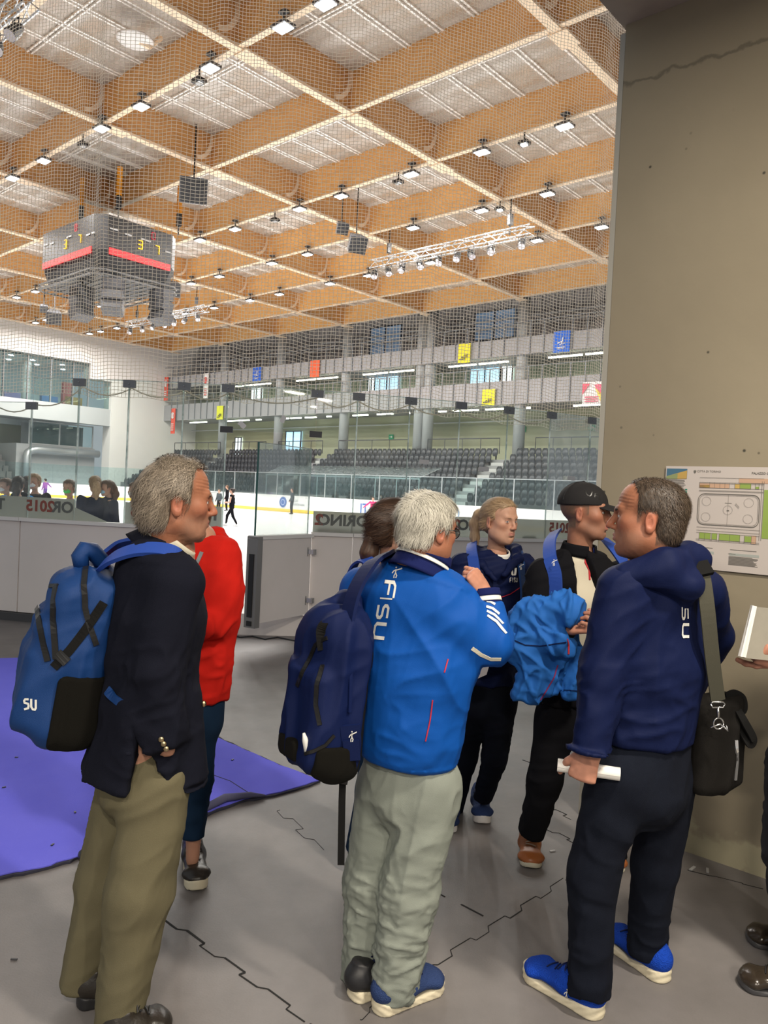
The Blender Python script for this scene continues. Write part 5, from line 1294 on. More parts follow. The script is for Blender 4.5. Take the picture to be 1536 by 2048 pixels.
# ================================================================ HEADS, HAIR, HANDS
M['skin'] = vmat('skin', .52, .35, bump=(220, .06), sss=.12)
def frame_of(fwd, up=(0, 0, 1), roll=0.0):
    y = nrm(fwd); x = nrm(np.cross(y, up)); z = np.cross(x, y)
    if roll: c, s = math.cos(roll), math.sin(roll); x, z = x*c+z*s, z*c-x*s
    return np.array([x, y, z])          # rows: right, forward, up
def head_sdf(p, o):
    """p in head space: x right, y forward, z up (metres), chin at about z=-.115, crown z=+.125"""
    jw = o.get('jaw', 1.0); nl = o.get('nose', 1.0); fat = o.get('fat', 0.0)
    fs = [ell((0, -.018, .036), (.0765, .098, .088)), (ell((0, .012, .052), (.070, .078, .070)), .02),
          (ell((0, .026, -.030), (.060*jw, .066, .080)), .03),
          (seg((0, .045, -.088), (0, .066, -.092), (.034*jw, .022), (.026, .018), (1, 0, 0)), .03),
          (seg((-.046*jw, -.002, -.058), (-.028, .05, -.088), .019, .017), .03), (seg((.046*jw, -.002, -.058), (.028, .05, -.088), .019, .017), .03),
          (seg((0, .072, -.098), (0, .0765, -.094), (.016, .014), (.012, .011), (1, 0, 0)), .02),
          (ell((-.046, .052, -.012), (.022, .024, .020)), .03), (ell((.046, .052, -.012), (.022, .024, .020)), .03),
          (seg((-.036, .078, .030), (-.008, .089, .024), .010, .009), .018), (seg((.036, .078, .030), (.008, .089, .024), .010, .009), .018),
          (ell((0, .076, -.060), (.027, .018, .022)), .02)]
    if fat: fs += [(ell((-.045, .02, -.06), (.028, .04, .035)), .03), (ell((.045, .02, -.06), (.028, .04, .035)), .03), (ell((0, .02, -.098), (.035, .045, .02)), .03)]
    f = U(fs, .02); d = f(p)
    for s in (-1, 1): d = -smin(-d, ell((s*.033, .098, .006), (.017, .013, .012))(p), .014)        # sockets
    q = p.copy(); n = U([seg((0, .087, .020), (0, .100+.007*nl, -.016), (.0075, .009), (.0100, .010), (1, 0, 0)), (ell((0, .100+.010*nl, -.026), (.0125, .0115, .0105)), .008), (ell((-.0125, .101, -.030), (.0075, .0095, .0075)), .008), (ell((.0125, .101, -.030), (.0075, .0095, .0075)), .008)], .01)
    d = smin(d, n(p), .010)
    for s in (-1, 1): d = -smin(-d, ell((s*.0066, .103, -.0385), (.0028, .004, .0028))(p), .003)
    # lips and mouth line
    d = smin(d, U([seg((-.019, .082, -.0555), (0, .0955, -.0535), .0030, .0048), seg((.019, .082, -.0555), (0, .0955, -.0535), .0030, .0048), seg((-.017, .081, -.0625), (0, .0935, -.0655), .0032, .0058), seg((.017, .081, -.0625), (0, .0935, -.0655), .0032, .0058)], .004)(p), .006)
    d = -smin(-d, U([seg((-.022, .083, -.0590), (0, .0995, -.0592), .0012, .0014), seg((.022, .083, -.0590), (0, .0995, -.0592), .0012, .0014)], .001)(p), .003)
    d = -smin(-d, ell((0, .092, -.0785), (.018, .008, .004))(p), .008)
    # eyeballs with lids
    for s in (-1, 1):
        e = V3(s*.032, .0755, .0055); eb = np.linalg.norm(p-e, axis=-1)-.0118
        lid = np.maximum(np.linalg.norm(p-e, axis=-1)-.0136, -(np.abs(p[:, 2]-e[2]+.0005)-.0032))
        d = smin(d, lid, .003); d = np.minimum(d, eb)
    # ears
    for s in (-1, 1):
        X = nrm((s*.95, -.30, 0)); Y = nrm((s*.30, .95, -.12)); Z = nrm(np.cross(X, Y)); Z = Z*(1 if Z[2] > 0 else -1)
        c = V3(s*.078, -.012, -.006)
        er = U([ell(c, (.0065, .0165, .031), X, Y, Z), (ell(c+V3(0, .004, -.022), (.0065, .010, .012), X, Y, Z), .008)], .01)(p)
        er = -smin(-er, ell(c+V3(s*.0065, .003, .004), (.0055, .0095, .019), X, Y, Z)(p), .003)
        er = smin(er, seg(c+V3(s*.001, .007, -.012), c+V3(s*.003, .001, .012), .0022, .0022)(p), .003)
        er = smin(er, seg(c+V3(s*.001, .012, -.006), c+V3(s*.002, .0125, .002), .0035, .003)(p), .003)
        d = smin(d, er, .006)
    return d
def head_cols(p, o):
    n = len(p); sk = V3(o.get('skin', (.46, .235, .155))); c = np.tile(sk, (n, 1)).astype(float)
    v = vnoise(p*55, 3)-.5; v2 = vnoise(p*160, 5)-.5; c *= (1+.14*v+.08*v2)[:, None]
    def g(ct, r): return np.exp(-(np.linalg.norm((p-V3(ct))/V3(r), axis=1))**2)
    red = V3(.52, .17, .11)
    for ct, r, a in (((0, .12, -.028), (.02, .03, .018), .5), ((-.048, .06, -.02), (.028, .03, .022), .4), ((.048, .06, -.02), (.028, .03, .022), .4), ((-.085, -.015, 0), (.02, .03, .04), .55), ((.085, -.015, 0), (.02, .03, .04), .55)):
        w = (a*g(ct, r))[:, None]; c = c*(1-w)+red*w
    lip = V3(o.get('lip', (.42, .14, .12)))
    w = (np.abs(p[:, 0]) < .022)*np.exp(-(((p[:, 2]+.0592)/.0085)**4))*(p[:, 1] > .082)*.75; c = c*(1-w[:, None])+lip*w[:, None]
    if o.get('stubble'):
        m = ((p[:, 2] < -.028) & (p[:, 1] > -.01)).astype(float)*np.clip((p[:, 1]+.005)/.03, 0, 1)*np.clip((-.028-p[:, 2])/.02, 0, 1)*(1-.8*w)
        sc = V3(o['stubble']); a = m*o.get('stub_a', .35)*(.7+.6*vnoise(p*600, 9)); c = c*(1-a[:, None])+sc*a[:, None]
    if o.get('shave'):      # very short hair painted on the scalp as its own colour
        sc = V3(o['shave']); hl = hairmask(p, o); a = hl*(.55+.45*vnoise(p*500, 4)); c = c*(1-a[:, None])+sc*a[:, None]
    for s in (-1, 1):
        e = V3(s*.032, .0755, .0055); r = np.linalg.norm(p-e, axis=1); m = (r < .0126) & (np.abs(p[:, 2]-e[2]+.0005) < .0038) & (p[:, 1] > .08)
        c[m] = (.62, .58, .54); gz = V3(o.get('gaze', (0, 1, 0))); gz = nrm(gz); ip = e+gz*.0118
        di = np.linalg.norm(p-ip, axis=1); c[m & (di < .0060)] = o.get('iris', (.10, .13, .15)); c[m & (di < .0028)] = (.01, .01, .01)
        lr = (r < .0152) & (r >= .0126) & (p[:, 1] > .078); c[lr] *= (.72, .62, .60)
    for (ct, r, col) in o.get('spots', ()): w = g(ct, (r, r, r))[:, None]; c = c*(1-w)+V3(col)*w
    return np.clip(c, 0, 1)
def hairmask(p, o):
    """1 on the scalp, 0 on the face; o['hl'] front hairline height, o['temple'] recession"""
    hl = o.get('hl', .078); tp = o.get('temple', .0); nb = o.get('nape', -.075)
    y = p[:, 1]; z = p[:, 2]; x = np.abs(p[:, 0])
    front = hl - tp*np.clip((x-.02)/.03, 0, 1) * -1        # hairline height at the front
    lim = np.where(y > .045, front, np.where(y > .0, .010+(y/.045)*(front-.010), np.where(y > -.03, .02+(y+.03)/.03*-.01, nb)))
    lim = np.where((y <= .0) & (y > -.03), .018, lim)
    side = o.get('sideburn', -.01)
    lim = np.where((y > .005) & (y < .028) & (x > .05), side, lim)
    m = np.clip((z-lim)/.010+.5, 0, 1)
    m *= np.where((y < -.03), np.clip((z-nb)/.012, 0, 1), 1)
    m *= 1-np.exp(-(((y+.006)/.026)**4+((z+.006)/.034)**4))*(x > .066)
    if o.get('bald'): m *= 1-o['bald']*np.exp(-(np.linalg.norm((p-V3(o.get('baldc', (0, -.04, .12))))/V3(.045, .06, .05), axis=1))**4)
    return m
def hair_fn(o):
    """cap of hair: scalp grown by thickness where the mask holds"""
    th = o.get('hair_th', .012)
    def fn(p):
        a = smin(ell((0, -.020, .038), (.0775, .099, .088))(p), ell((0, .012, .052), (.071, .079, .071))(p), .02)
        a = smin(a, ell((0, -.05, -.03), (.062, .055, .055))(p), .03)
        m = hairmask(p, o); nz = vnoise(p*V3(38, 38, 30), 2)-.5
        t = th*m*(1+.7*nz) - (1-m)*.006
        return a - t
    return fn
def strands(V, N, msk, n, L, flow, w, name, m, parent, fr, c0, sc, seed=1, lift=.35, curl=.0, cols=((.5, .5, .5), (.3, .3, .3))):
    """real hair locks as slim ribbons rooted on vertices V (head space)"""
    rs = np.random.RandomState(seed); cand = np.where(msk > .5)[0]
    if len(cand) == 0: return
    ii = rs.choice(cand, n); P0 = V[ii]; Nn = N[ii]; S_ = 5
    F0 = flow(P0)+rs.normal(0, .22, (n, 3)); F0 -= Nn*(F0*Nn).sum(1)[:, None]; F0 /= np.linalg.norm(F0, axis=1)[:, None]+1e-9
    ln = L*rs.uniform(.5, 1.25, n); pts = []; cur = P0+Nn*.0005
    lf = lift*rs.uniform(.3, 1.4, n); ph = rs.uniform(0, 6.28, n); cen = V3(0, -.018, .03)
    for k in range(S_+1):
        pts.append(cur.copy()); t = k/S_
        out = (cur-cen); out /= np.linalg.norm(out, axis=1)[:, None]
        F = F0+out*(lf*(1-1.35*t))[:, None]; F[:, 2] -= .35*t
        sd = np.cross(F0, Nn); F = F+sd*(curl*np.sin(ph+t*5))[:, None]
        F /= np.linalg.norm(F, axis=1)[:, None]; cur = cur+F*(ln/S_)[:, None]
    vs = np.zeros((n, (S_+1)*2, 3)); sdv = np.cross(F0, Nn); sdv /= np.linalg.norm(sdv, axis=1)[:, None]+1e-9
    for k in range(S_+1):
        ww = w*(1-.75*(k/S_)**2); vs[:, 2*k] = pts[k]-sdv*ww/2; vs[:, 2*k+1] = pts[k]+sdv*ww/2
    base = (np.arange(n)*(S_+1)*2)[:, None]
    Fq = np.concatenate([np.stack([base[:, 0]+2*k, base[:, 0]+2*k+1, base[:, 0]+2*k+3, base[:, 0]+2*k+2], -1) for k in range(S_)])
    VV = vs.reshape(-1, 3); VV = c0+(VV*sc)@fr
    ca, cb = V3(cols[0]), V3(cols[1]); mix = np.clip(rs.beta(.9, .9, n), 0, 1); cc = ca*(1-mix[:, None])+cb*mix[:, None]; cc = np.repeat(cc, (S_+1)*2, 0)
    return mesh_np(name, VV, Fq, m, True, parent, cc)
M['hair'] = vmat('hair', .5, .5)
def make_head(c0, fwd, up=(0, 0, 1), sc=1.0, roll=0.0, h=.0032, opt=None):
    """returns (V, F, colours, frame) of a head with neck stump, in world space"""
    o = dict(opt or {}); fr = frame_of(fwd, up, roll); c0 = V3(c0)
    if 'nb' in o: nl_ = ((V3(o['nb'])-c0)@fr.T)/sc; o['neck'] = ((0, -.022, -.07), (nl_[0], nl_[1], min(nl_[2], -.14)))
    def f(p):
        d = head_sdf(p, o); nk = o.get('neck', ((0, -.030, -.07), (0, -.045, -.20))); r = o.get('neck_r', (.054, .060))
        return smin(d, seg(nk[0], nk[1], (r[0], r[0]*1.02), (r[1], r[1]), (1, 0, 0))(p), .025)
    Vh, Fh = mesh_sdf(f, (-.125, -.18, -.225), (.125, .142, .14), h); Vh = lap(Vh, Fh, .35)
    if o.get('wrinkle'):
        N = normals(Vh, Fh); a = o['wrinkle']
        fore = np.exp(-(((Vh[:, 2]-.055)/.022)**2))*(Vh[:, 1] > .04); d = a*fore*np.sin(Vh[:, 2]*620+2*np.sin(Vh[:, 0]*60))
        ck = np.exp(-(np.linalg.norm((np.abs(Vh)-V3(.05, .045, .06))/V3(.03, .035, .05), axis=1))**2); d += a*ck*folds(Vh, (0, -.3, 1), 75, 4, .2)*1.2
        nk = (Vh[:, 2] < -.09); d += a*nk*folds(Vh, (0, .3, 1), 60, 6, .2)*1.2
        Vh = Vh+N*d[:, None]
    return c0+(Vh*sc)@fr, Fh, head_cols(Vh, o), fr, Vh
def add_hair(parent, c0, fr, sc, o, cols, n=5000, L=.035, flow=None, w=.0016, name='hair', lift=.35, curl=0.0, seed=1, shell=True):
    c0 = V3(c0); f = hair_fn(o); Vh, Fh = mesh_sdf(f, (-.12, -.15, -.11), (.12, .12, .16), .004); N = normals(Vh, Fh)
    Vh = Vh+N*(folds(Vh, (0, -.5, -1), 90, 8, .12)*.0022)[:, None]
    msk = hairmask(Vh, o)*(np.linalg.norm(Vh-V3(0, -.02, .03), axis=1) > .06)
    a, b = V3(cols[0]), V3(cols[1]); t = np.clip(vnoise(Vh*V3(150, 150, 40), 6), 0, 1)[:, None]; cc = (a*(1-t)+b*t)*.85
    hb = mesh_np(name, c0+(Vh*sc)@fr, Fh, M['hair'], True, parent, cc)
    fl = flow or (lambda P_: np.tile(V3(0, -.6, -1), (len(P_), 1)))
    strands(Vh, N, msk, n, L, fl, w, 'hair_locks', M['hair'], hb, fr, c0, sc, seed, lift, curl, cols)
    return hb
def brows(c0, fr, sc, col, parent, th=.0028):
    c0 = V3(c0); bm_ = mat('brow_%d' % len(bpy.data.materials), col, .8)
    for s in (-1, 1):
        mb = MB()
        pts = [(s*.016, .0955, .0225), (s*.026, .0945, .0265), (s*.037, .088, .0268), (s*.046, .079, .0225)]
        mb.tube([Vector(c0+(V3(q)*sc)@fr) for q in pts], [th*.8*sc, th*1.1*sc, th*.9*sc, th*.4*sc], 6)
        mb.build('eyebrow', bm_, parent, smooth=True)
def hand_sdf(wrist, dirv, palm_n, thumb_side, curl=.5, size=1.0, spread=.12, curls=None, thumb=.6, thumb_curl=.4):
    """wrist point, direction wrist->knuckles, palm normal (palm faces it), thumb side (+1 along cross(dir, palm))"""
    w = V3(wrist); d = nrm(dirv); n = nrm(V3(palm_n)-d*V3(palm_n).dot(d)); s = np.cross(d, n)*thumb_side; S_ = size
    pc = w+d*.045*S_
    fs = [seg(w-d*.03*S_, w+d*.012*S_, (.026*S_, .020*S_), (.030*S_, .019*S_), s), seg(w+d*.012*S_, w+d*.082*S_, (.033*S_, .0165*S_), (.041*S_, .0135*S_), s, cb=.012), (ell(w+d*.038*S_+s*.022*S_+n*.006*S_, (.018*S_, .026*S_, .014*S_), s, d, n), .012)]
    tips = []
    for i, (off, L, r) in enumerate(((.030, .070, .0092), (.0105, .078, .0094), (-.010, .072, .0090), (-.029, .056, .0080))):
        base = w+d*(.086-.004*abs(i-1)-(.006 if i == 3 else 0))*S_+s*off*S_; c = (curls[i] if curls else curl); dd = nrm(d+s*(.5-i/3.)*spread); p = base-d*.01*S_; ang = 0
        for j, fr_ in enumerate((.45, .32, .23)):
            ang += c*(1.15, 1.25, .8)[j]; v = dd*math.cos(ang)+n*math.sin(ang); q = p+v*L*fr_*S_
            fs.append((seg(p, q, r*(1-.08*j)*S_, r*(1-.08*(j+1))*S_), .004)); p = q
        tips.append(p)
    tb = w+d*.022*S_+s*.026*S_+n*.004*S_; td = nrm(s*thumb+d*(1-thumb*.45)+n*.25); p = tb; a = 0
    for j, (L, r) in enumerate(((.042, .0125), (.032, .0105), (.026, .0092))):
        a += thumb_curl*(0, .7, .7)[j]; v = nrm(td*math.cos(a)+n*math.sin(a)*.8+(-s)*math.sin(a)*.6); q = p+v*L*S_; fs.append((seg(p, q, r*S_, r*.92*S_), .006)); p = q
    return U(fs, .008), tips
def hand_mesh(w, h=.0032, **k):
    f, tips = hand_sdf(w, **k); w = V3(w); V, Fq = mesh_sdf(f, w-.17, w+.17, h); V = lap(V, Fq, .3)
    sk = V3(.45, .21, .14)
    c = np.tile(sk, (len(V), 1))*(1+.25*(vnoise(V*90, 3)-.5))[:, None]
    for t in tips: ww = np.exp(-(np.linalg.norm(V-t, axis=1)/.016)**2)[:, None]*.4; c = c*(1-ww)+V3(.58, .24, .18)*ww
    return V, Fq, c
def join(parts):
    Vs, Fs, Cs, o = [], [], [], 0
    for V, Fq, c in parts: Vs.append(V); Fs.append(Fq+o); Cs.append(c); o += len(V)
    return np.concatenate(Vs), np.concatenate(Fs), np.concatenate(Cs)
def body_core(pts_fs, lo, hi, skin=(.46, .235, .155)):
    V, Fq = mesh_sdf(U(pts_fs, .03), lo, hi, .016); V = lap(V, Fq); return V, Fq, np.tile(V3(skin), (len(V), 1))
def shoe(parent, heel, toe, w, m_up, m_sole, h=.006, boot=.06, name='shoe', m_lace=None, sole_t=.034, ground=0.0, wave=.0):
    """heel and toe are ground points; builds upper, sole and laces"""
    a = V3(heel); b = V3(toe); a[2] = b[2] = ground; y = b-a; L = np.linalg.norm(y); y = y/L; x = np.cross(y, V3(0, 0, 1)); z = V3(0, 0, 1); R_ = np.array([x, y, z])
    def up(p):
        q = (p-a)@R_.T; f = U([seg((0, L*.12, sole_t+.035), (0, L*.40, sole_t+.030), (w*.38, .042), (w*.44, .036), (1, 0, 0)), seg((0, L*.40, sole_t+.026), (0, L*.80, sole_t+.016), (w*.46, .036), (w*.46, .022), (1, 0, 0)), seg((0, L*.80, sole_t+.014), (0, L*.90, sole_t+.010), (w*.44, .022), (w*.34, .018), (1, 0, 0)),
               seg((0, L*.20, sole_t+.03), (0, L*.23, sole_t+.03+boot), (w*.36, L*.16), (w*.33, L*.145), (1, 0, 0), cb=.012)], .03)
        d = f(q); return -smin(-d, -((sole_t*.6)-q[:, 2]), .006)
    def so(p):
        q = (p-a)@R_.T; zz = sole_t*(.5+.12*np.cos(q[:, 1]/L*PI*1.6)); k = q.copy(); d1 = U([seg((0, L*.13, 0), (0, L*.45, 0), (w*.40, .5), (w*.40, .5), (1, 0, 0), ca=L*.13, cb=.05), seg((0, L*.45, 0), (0, L*.78, 0), (w*.41, .5), (w*.49, .5), (1, 0, 0), ca=.05, cb=L*.2)], .01)
        k[:, 2] = 0; dd = d1(k); rise = np.clip((q[:, 1]/L-.82)/.18, 0, 1)**2*.014; t = sole_t*.5*(1+.25*np.cos(q[:, 1]/L*2*PI*.9)); return np.maximum(dd, np.abs(q[:, 2]-rise-t)-t)
    lo, hi = bounds([a-x*w+V3(0, 0, -.02)-y*.03, a+x*w-y*.03, b-x*w+y*.03, b+x*w+y*.03, a+V3(0, 0, .05+boot+.05)], .01)
    V, Fq = mesh_sdf(up, lo, hi, h); V = lap(V, Fq); N = normals(V, Fq); V = V+N*(.0012*folds(V, x, 45, 3, .3))[:, None]
    u = mesh_np(name, V, Fq, m_up, True, parent)
    V2, F2 = mesh_sdf(so, lo, hi, h*.8); V2 = lap(V2, F2, .4)
    if wave: N = normals(V2, F2); V2 = V2+N*(wave*np.sin((V2@y)*160+(V2[:, 2])*260)*(np.abs(N[:, 2]) < .5))[:, None]
    s = mesh_np('sole', V2, F2, m_sole, True, None); s.parent = u
    s.matrix_parent_inverse = Matrix()
    s.matrix_parent_inverse = u.matrix_basis.inverted()
    if m_lace:
        bv = bvh_of(V, Fq); mb = MB()
        for k in range(4):
            t = L*(.42+.07*k); c = a+y*t+V3(0, 0, .2)
            pl = []
            for j in range(5):
                xx = (j/4-.5)*w*.42; q = a+x*xx+y*(t+((-1)**k)*xx*.25)+V3(0, 0, .16); loc, n, i, dd = bv.ray_cast(Vector(q), Vector((0, 0, -1)), .3)
                if loc is not None: pl.append(loc+n*.003)
            if len(pl) > 2: mb.tube(pl, .0026, 5)
        q, n = snap(bv, a+y*L*.40+V3(0, 0, .12), .004)
        for sg in (-1, 1): mb.tube([q, q+Vector(x*sg*.02+V3(0, 0, .012)), q+Vector(x*sg*.035-V3(0, 0, .008)), q+Vector(x*sg*.015+y*.01)], .0024, 5)
        l = mb.build('laces', m_lace, None); l.parent = u; l.matrix_parent_inverse = Matrix()
    return u, V, Fq
def cmat(name, col, rough=.85, bump=(500, .25), sheen=0, mott=None, spec=.12): return mat(name, col, rough, 0, spec, bump=bump, mott=mott)
# ================================================================ PEOPLE
def J(u, v, d): q = P(u, v, d); return np.array([q.x, q.y, q.z])
M['navyblaz'] = cmat('navy_blazer_cloth', (.0075, .0085, .016), .9, (700, .3), .1)
M['khaki'] = cmat('khaki_trousers', (.135, .120, .072), .85, (500, .2), mott=(3, .3, (.115, .10, .06)))
M['greytr'] = cmat('grey_green_trousers', (.25, .275, .24), .85, (500, .2), mott=(3, .3, (.215, .24, .21)))
M['bluejk'] = cmat('royal_blue_jersey', (.005, .078, .36), .6, (600, .12), .2)
M['navyjk'] = cmat('navy_softshell', (.005, .010, .048), .65, (600, .15), .1)
M['jeans'] = cmat('dark_jeans', (.006, .0075, .014), .9, (900, .35), .1, mott=(6, .6, (.011, .0145, .025)))
M['tealjeans'] = cmat('teal_jeans', (.010, .028, .062), .9, (900, .35), .1)
M['blackcl'] = cmat('black_cloth', (.006, .006, .008), .85, (700, .25), .1)
M['redcl'] = cmat('red_fleece', (.56, .016, .010), .9, (600, .25), .2)
M['bpblue'] = cmat('backpack_blue', (.006, .042, .17), .5, (900, .3), .0, spec=.3)
M['bpnavy'] = cmat('backpack_navy', (.003, .010, .062), .6, (900, .3), .0, spec=.2)
M['strapblue'] = cmat('strap_blue', (.028, .075, .36), .5, (900, .3), .0)
M['webbing'] = cmat('black_webbing', (.008, .008, .008), .7, (1200, .3))
M['mesh'] = cmat('black_mesh_pocket', (.014, .013, .010), .8, (1500, .8))
M['zip'] = mat('zip_black', (.01, .01, .01), .35)
M['whitep'] = mat('white_print', (.74, .74, .70), .6)
M['cream'] = cmat('cream_cotton', (.62, .58, .46), .9, (500, .2))
M['navyrib'] = cmat('navy_rib', (.010, .016, .09), .85, (900, .4))
M['shoeblk'] = mat('black_leather', (.02, .016, .012), .35, bump=(120, .1))
M['solew'] = mat('cream_foam_sole', (.70, .63, .46), .7, bump=(80, .1))
M['shoeblue'] = cmat('blue_knit_shoe', (.012, .07, .52), .8, (260, .9))
M['shoenavy'] = cmat('navy_knit_shoe', (.035, .062, .17), .8, (260, .7))
M['tan'] = mat('tan_leather', (.34, .105, .028), .38, bump=(60, .1))
M['brass'] = mat('brass_button', (.45, .36, .22), .25, metal=1)
M['lace'] = mat('lace_pale', (.5, .5, .5), .8)
M['paperw'] = mat('white_paper', (.80, .78, .74), .6)
def person(name_label, base, group=None):
    r = empty('person', Vector(base)); tag(r, name_label, 'person', group); return r
def legs(hipL, kneeL, ankL, hipR, kneeR, ankR, rad, waist, m, root, fold=(), h=.009, name='trousers', side=(1, 0, 0), seatf=(), k=.03):
    rh, rk, ra = rad
    fs = [path([hipL, kneeL, ankL], [rh, rk, ra], side, .03, cb=.012), path([hipR, kneeR, ankR], [rh, rk, ra], side, .03, cb=.012)] + list(seatf)
    lo, hi = bounds([hipL, kneeL, ankL, hipR, kneeR, ankR, waist], .17)
    return cloth(name, U(fs, k), lo, hi, h, m, root, fold)

# ---------------------------------------------------------------- 1. man in navy blazer, left
R1 = person('grey-haired man in navy blazer and khaki trousers, seen from behind at left', G(210, 2040))
o1h = dict(hl=.104, temple=.004, nape=-.085, wrinkle=.0011, nose=1.25, skin=(.34, .14, .078), stubble=(.24, .19, .15), stub_a=.3, jaw=1.0, hair_th=.007, gaze=(.25, 1, .05), iris=(.1, .12, .13), bald=.75, baldc=(.0, -.085, .085),
           spots=[((.06, .05, -.005), .005, (.25, .09, .06)), ((.052, .045, -.045), .006, (.22, .08, .06))])
hc1 = J(353, 1004, 2.34); face1 = (.90, .42, -.02)
Vb, Fb, Cb, fr1, _ = make_head(hc1, face1, sc=1.03, opt=dict(o1h, nb=J(332, 1112, 2.37), neck_r=(.054, .064)), up=(.04, 0, 1))
sh_near = J(352, 1168, 2.22); elb1 = J(315, 1345, 2.20); wr1 = J(334, 1498, 2.215)
pel1 = J(285, 1500, 2.36); ch1 = J(322, 1230, 2.38); nb1 = J(338, 1098, 2.38)
sd1 = nrm((-.25, .97, 0)); sh_far = ch1+sd1*.17+V3(-.0, 0, .09); elb1f = sh_far+V3(-.03, .05, -.28); wr1f = elb1f+V3(.03, -.02, -.20)
core = body_core([seg(nb1, ch1, .08, (.13, .10), sd1), seg(ch1, pel1, (.15, .10), (.14, .10), sd1), path([sh_near, elb1, wr1], [.04, .036, .028]), path([sh_far, elb1f, wr1f], [.04, .036, .028]),
                  path([J(320, 1560, 2.30), J(275, 1780, 2.28), J(235, 2020, 2.27)], [.06, .05, .035]), path([J(255, 1560, 2.44), J(215, 1760, 2.44), J(160, 1965, 2.42)], [.06, .05, .035])], *bounds([nb1, elb1, sh_far, wr1f, J(235, 2040, 2.27), J(160, 1980, 2.42)], .16))
hV, hF, hC = hand_mesh(wr1+V3(-.01, .075, -.01), dirv=(-.05, .2, -1), palm_n=(0.2, 1, .0), thumb_side=1, curl=.1, h=.004, thumb=.2)
bd = join([(Vb, Fb, Cb), core, (hV, hF, hC)]); mesh_np('body', bd[0], bd[1], M['skin'], True, R1, bd[2])
def flow1(p):
    f = np.tile(V3(0, -.55, -.8), (len(p), 1)); t = np.clip((p[:, 2]-.07)/.05, 0, 1)[:, None]; top = np.stack([np.sign(p[:, 0]+.02)*.8, -.35*np.ones(len(p)), .2*np.ones(len(p))], -1); return f*(1-t)+top*t
add_hair(R1, hc1, fr1, 1.03, o1h, ((.42, .35, .27), (.13, .105, .078)), n=7500, L=.040, flow=flow1, w=.0014, lift=.26, curl=.55, seed=3)
brows(hc1, fr1, 1.03, (.22, .17, .12), R1)
# trousers
legs(J(258, 1560, 2.43), J(218, 1760, 2.44), J(158, 1968, 2.42), J(318, 1555, 2.30), J(278, 1785, 2.28), J(236, 2062, 2.26), (.096, .090, .062), pel1, M['khaki'], R1, side=nrm((1, .25, 0)),
     seatf=[seg(J(275, 1440, 2.37), J(283, 1560, 2.37), (.14, .14), (.125, .16), nrm((1, .2, 0)), ca=.02)],
     fold=[((1, 0, 1.1), 14, .009, 4, J(250, 1700, 2.3), .30, .08), ((1, .1, .5), 22, .006, 9, J(235, 1960, 2.3), .18, .1), ((.25, 0, 1), 10, .008, 12, None, 1, .08), ((1, 0, .5), 18, .008, 14, J(300, 1600, 2.25), .14, .12)], h=.0075)
mb = MB()
# shirt collar
def ring_band(c, axis, xdir, rx, ry, z0, z1, flare, name, m, root, n=40, a0=0, a1=2*PI, th=.006, tilt=0.0, r_up=None):
    """standing band (collar/cuff): elliptical, open between a0..a1"""
    ax = nrm(axis); x = nrm(V3(xdir)-ax*V3(xdir).dot(ax)); y = np.cross(ax, x); rows = 5; vs = []; c = V3(c)
    for side_ in (0, 1):
        for i in range(rows):
            t = i/(rows-1); z = z0+(z1-z0)*t; g = 1+flare*(1-t)
            for j in range(n+1):
                a = a0+(a1-a0)*j/n; rr_ = (rx*g-side_*th, ry*g-side_*th); zz = z+tilt*math.cos(a)
                vs.append(c+ax*zz+x*rr_[0]*math.cos(a)+y*rr_[1]*math.sin(a))
    fs = []; w = n+1; off = rows*w
    for i in range(rows-1):
        for j in range(n): fs.append((i*w+j, i*w+j+1, (i+1)*w+j+1, (i+1)*w+j)); fs.append((off+i*w+j, off+(i+1)*w+j, off+(i+1)*w+j+1, off+i*w+j+1))
    for j in range(n): k = (rows-1)*w; fs.append((k+j, k+j+1, off+k+j+1, off+k+j)); fs.append((j, off+j, off+j+1, j+1))
    for j in (0, n):
        for i in range(rows-1): fs.append((i*w+j, (i+1)*w+j, off+(i+1)*w+j, off+i*w+j))
    m_ = MB(); m_.quadset(vs, fs); return m_.build(name, m, root, smooth=True)
ax1 = nrm(hc1+V3(0, 0, -.05)-nb1+V3(-.03, 0, 0))
ring_band(J(343, 1080, 2.36), nrm((.60, .15, .80)), (1, .25, 0), .082, .066, -.026, .014, .06, 'shirt_collar', M['cream'], R1, th=.005)
# blazer
jk = [(seg(J(276, 1140, 2.38), J(266, 1300, 2.38), (.14, .070), (.16, .085), sd1), .04), (seg(J(308, 1092, 2.38), J(322, 1150, 2.38), (.085, .075), (.17, .11), sd1, ca=.03), .03), (seg(J(300, 1112, 2.30), sh_near+V3(0, .02, .0), .055, .07), .04), seg(nb1+V3(-.01, 0, -.03), ch1, (.17, .085), (.205, .128), sd1, ca=.04), (seg(ch1, J(300, 1400, 2.37), (.205, .128), (.195, .130), sd1), .04), (seg(J(300, 1400, 2.37), J(285, 1545, 2.37), (.195, .135), (.19, .185), sd1, cb=.012), .04),
      (path([sh_near, elb1, wr1+V3(0, 0, .02)], [.074, .064, .050], sd1, .03, cb=.012), .035), (path([sh_far, elb1f, wr1f], [.074, .064, .056], sd1, .03), .035), (seg(J(372, 1400, 2.34), J(376, 1552, 2.34), (.045, .05), (.055, .075), (1, .2, 0), cb=.012), .03)]
fj = U(jk, .03)
vent = seg(J(283, 1455, 2.18), J(297, 1600, 2.18), (.002, .16), (.052, .16), (1, 0, 0), ca=.005)
vent2 = seg(J(283, 1450, 2.24), J(296, 1600, 2.20), (.001, .12), (.062, .12), (1, 0, 0), ca=.003)
hemcut = half(J(260, 1563, 2.3), (-.10, 0, -1))
fj2 = INT(SUB(fj, vent2, .006), hemcut, .006)
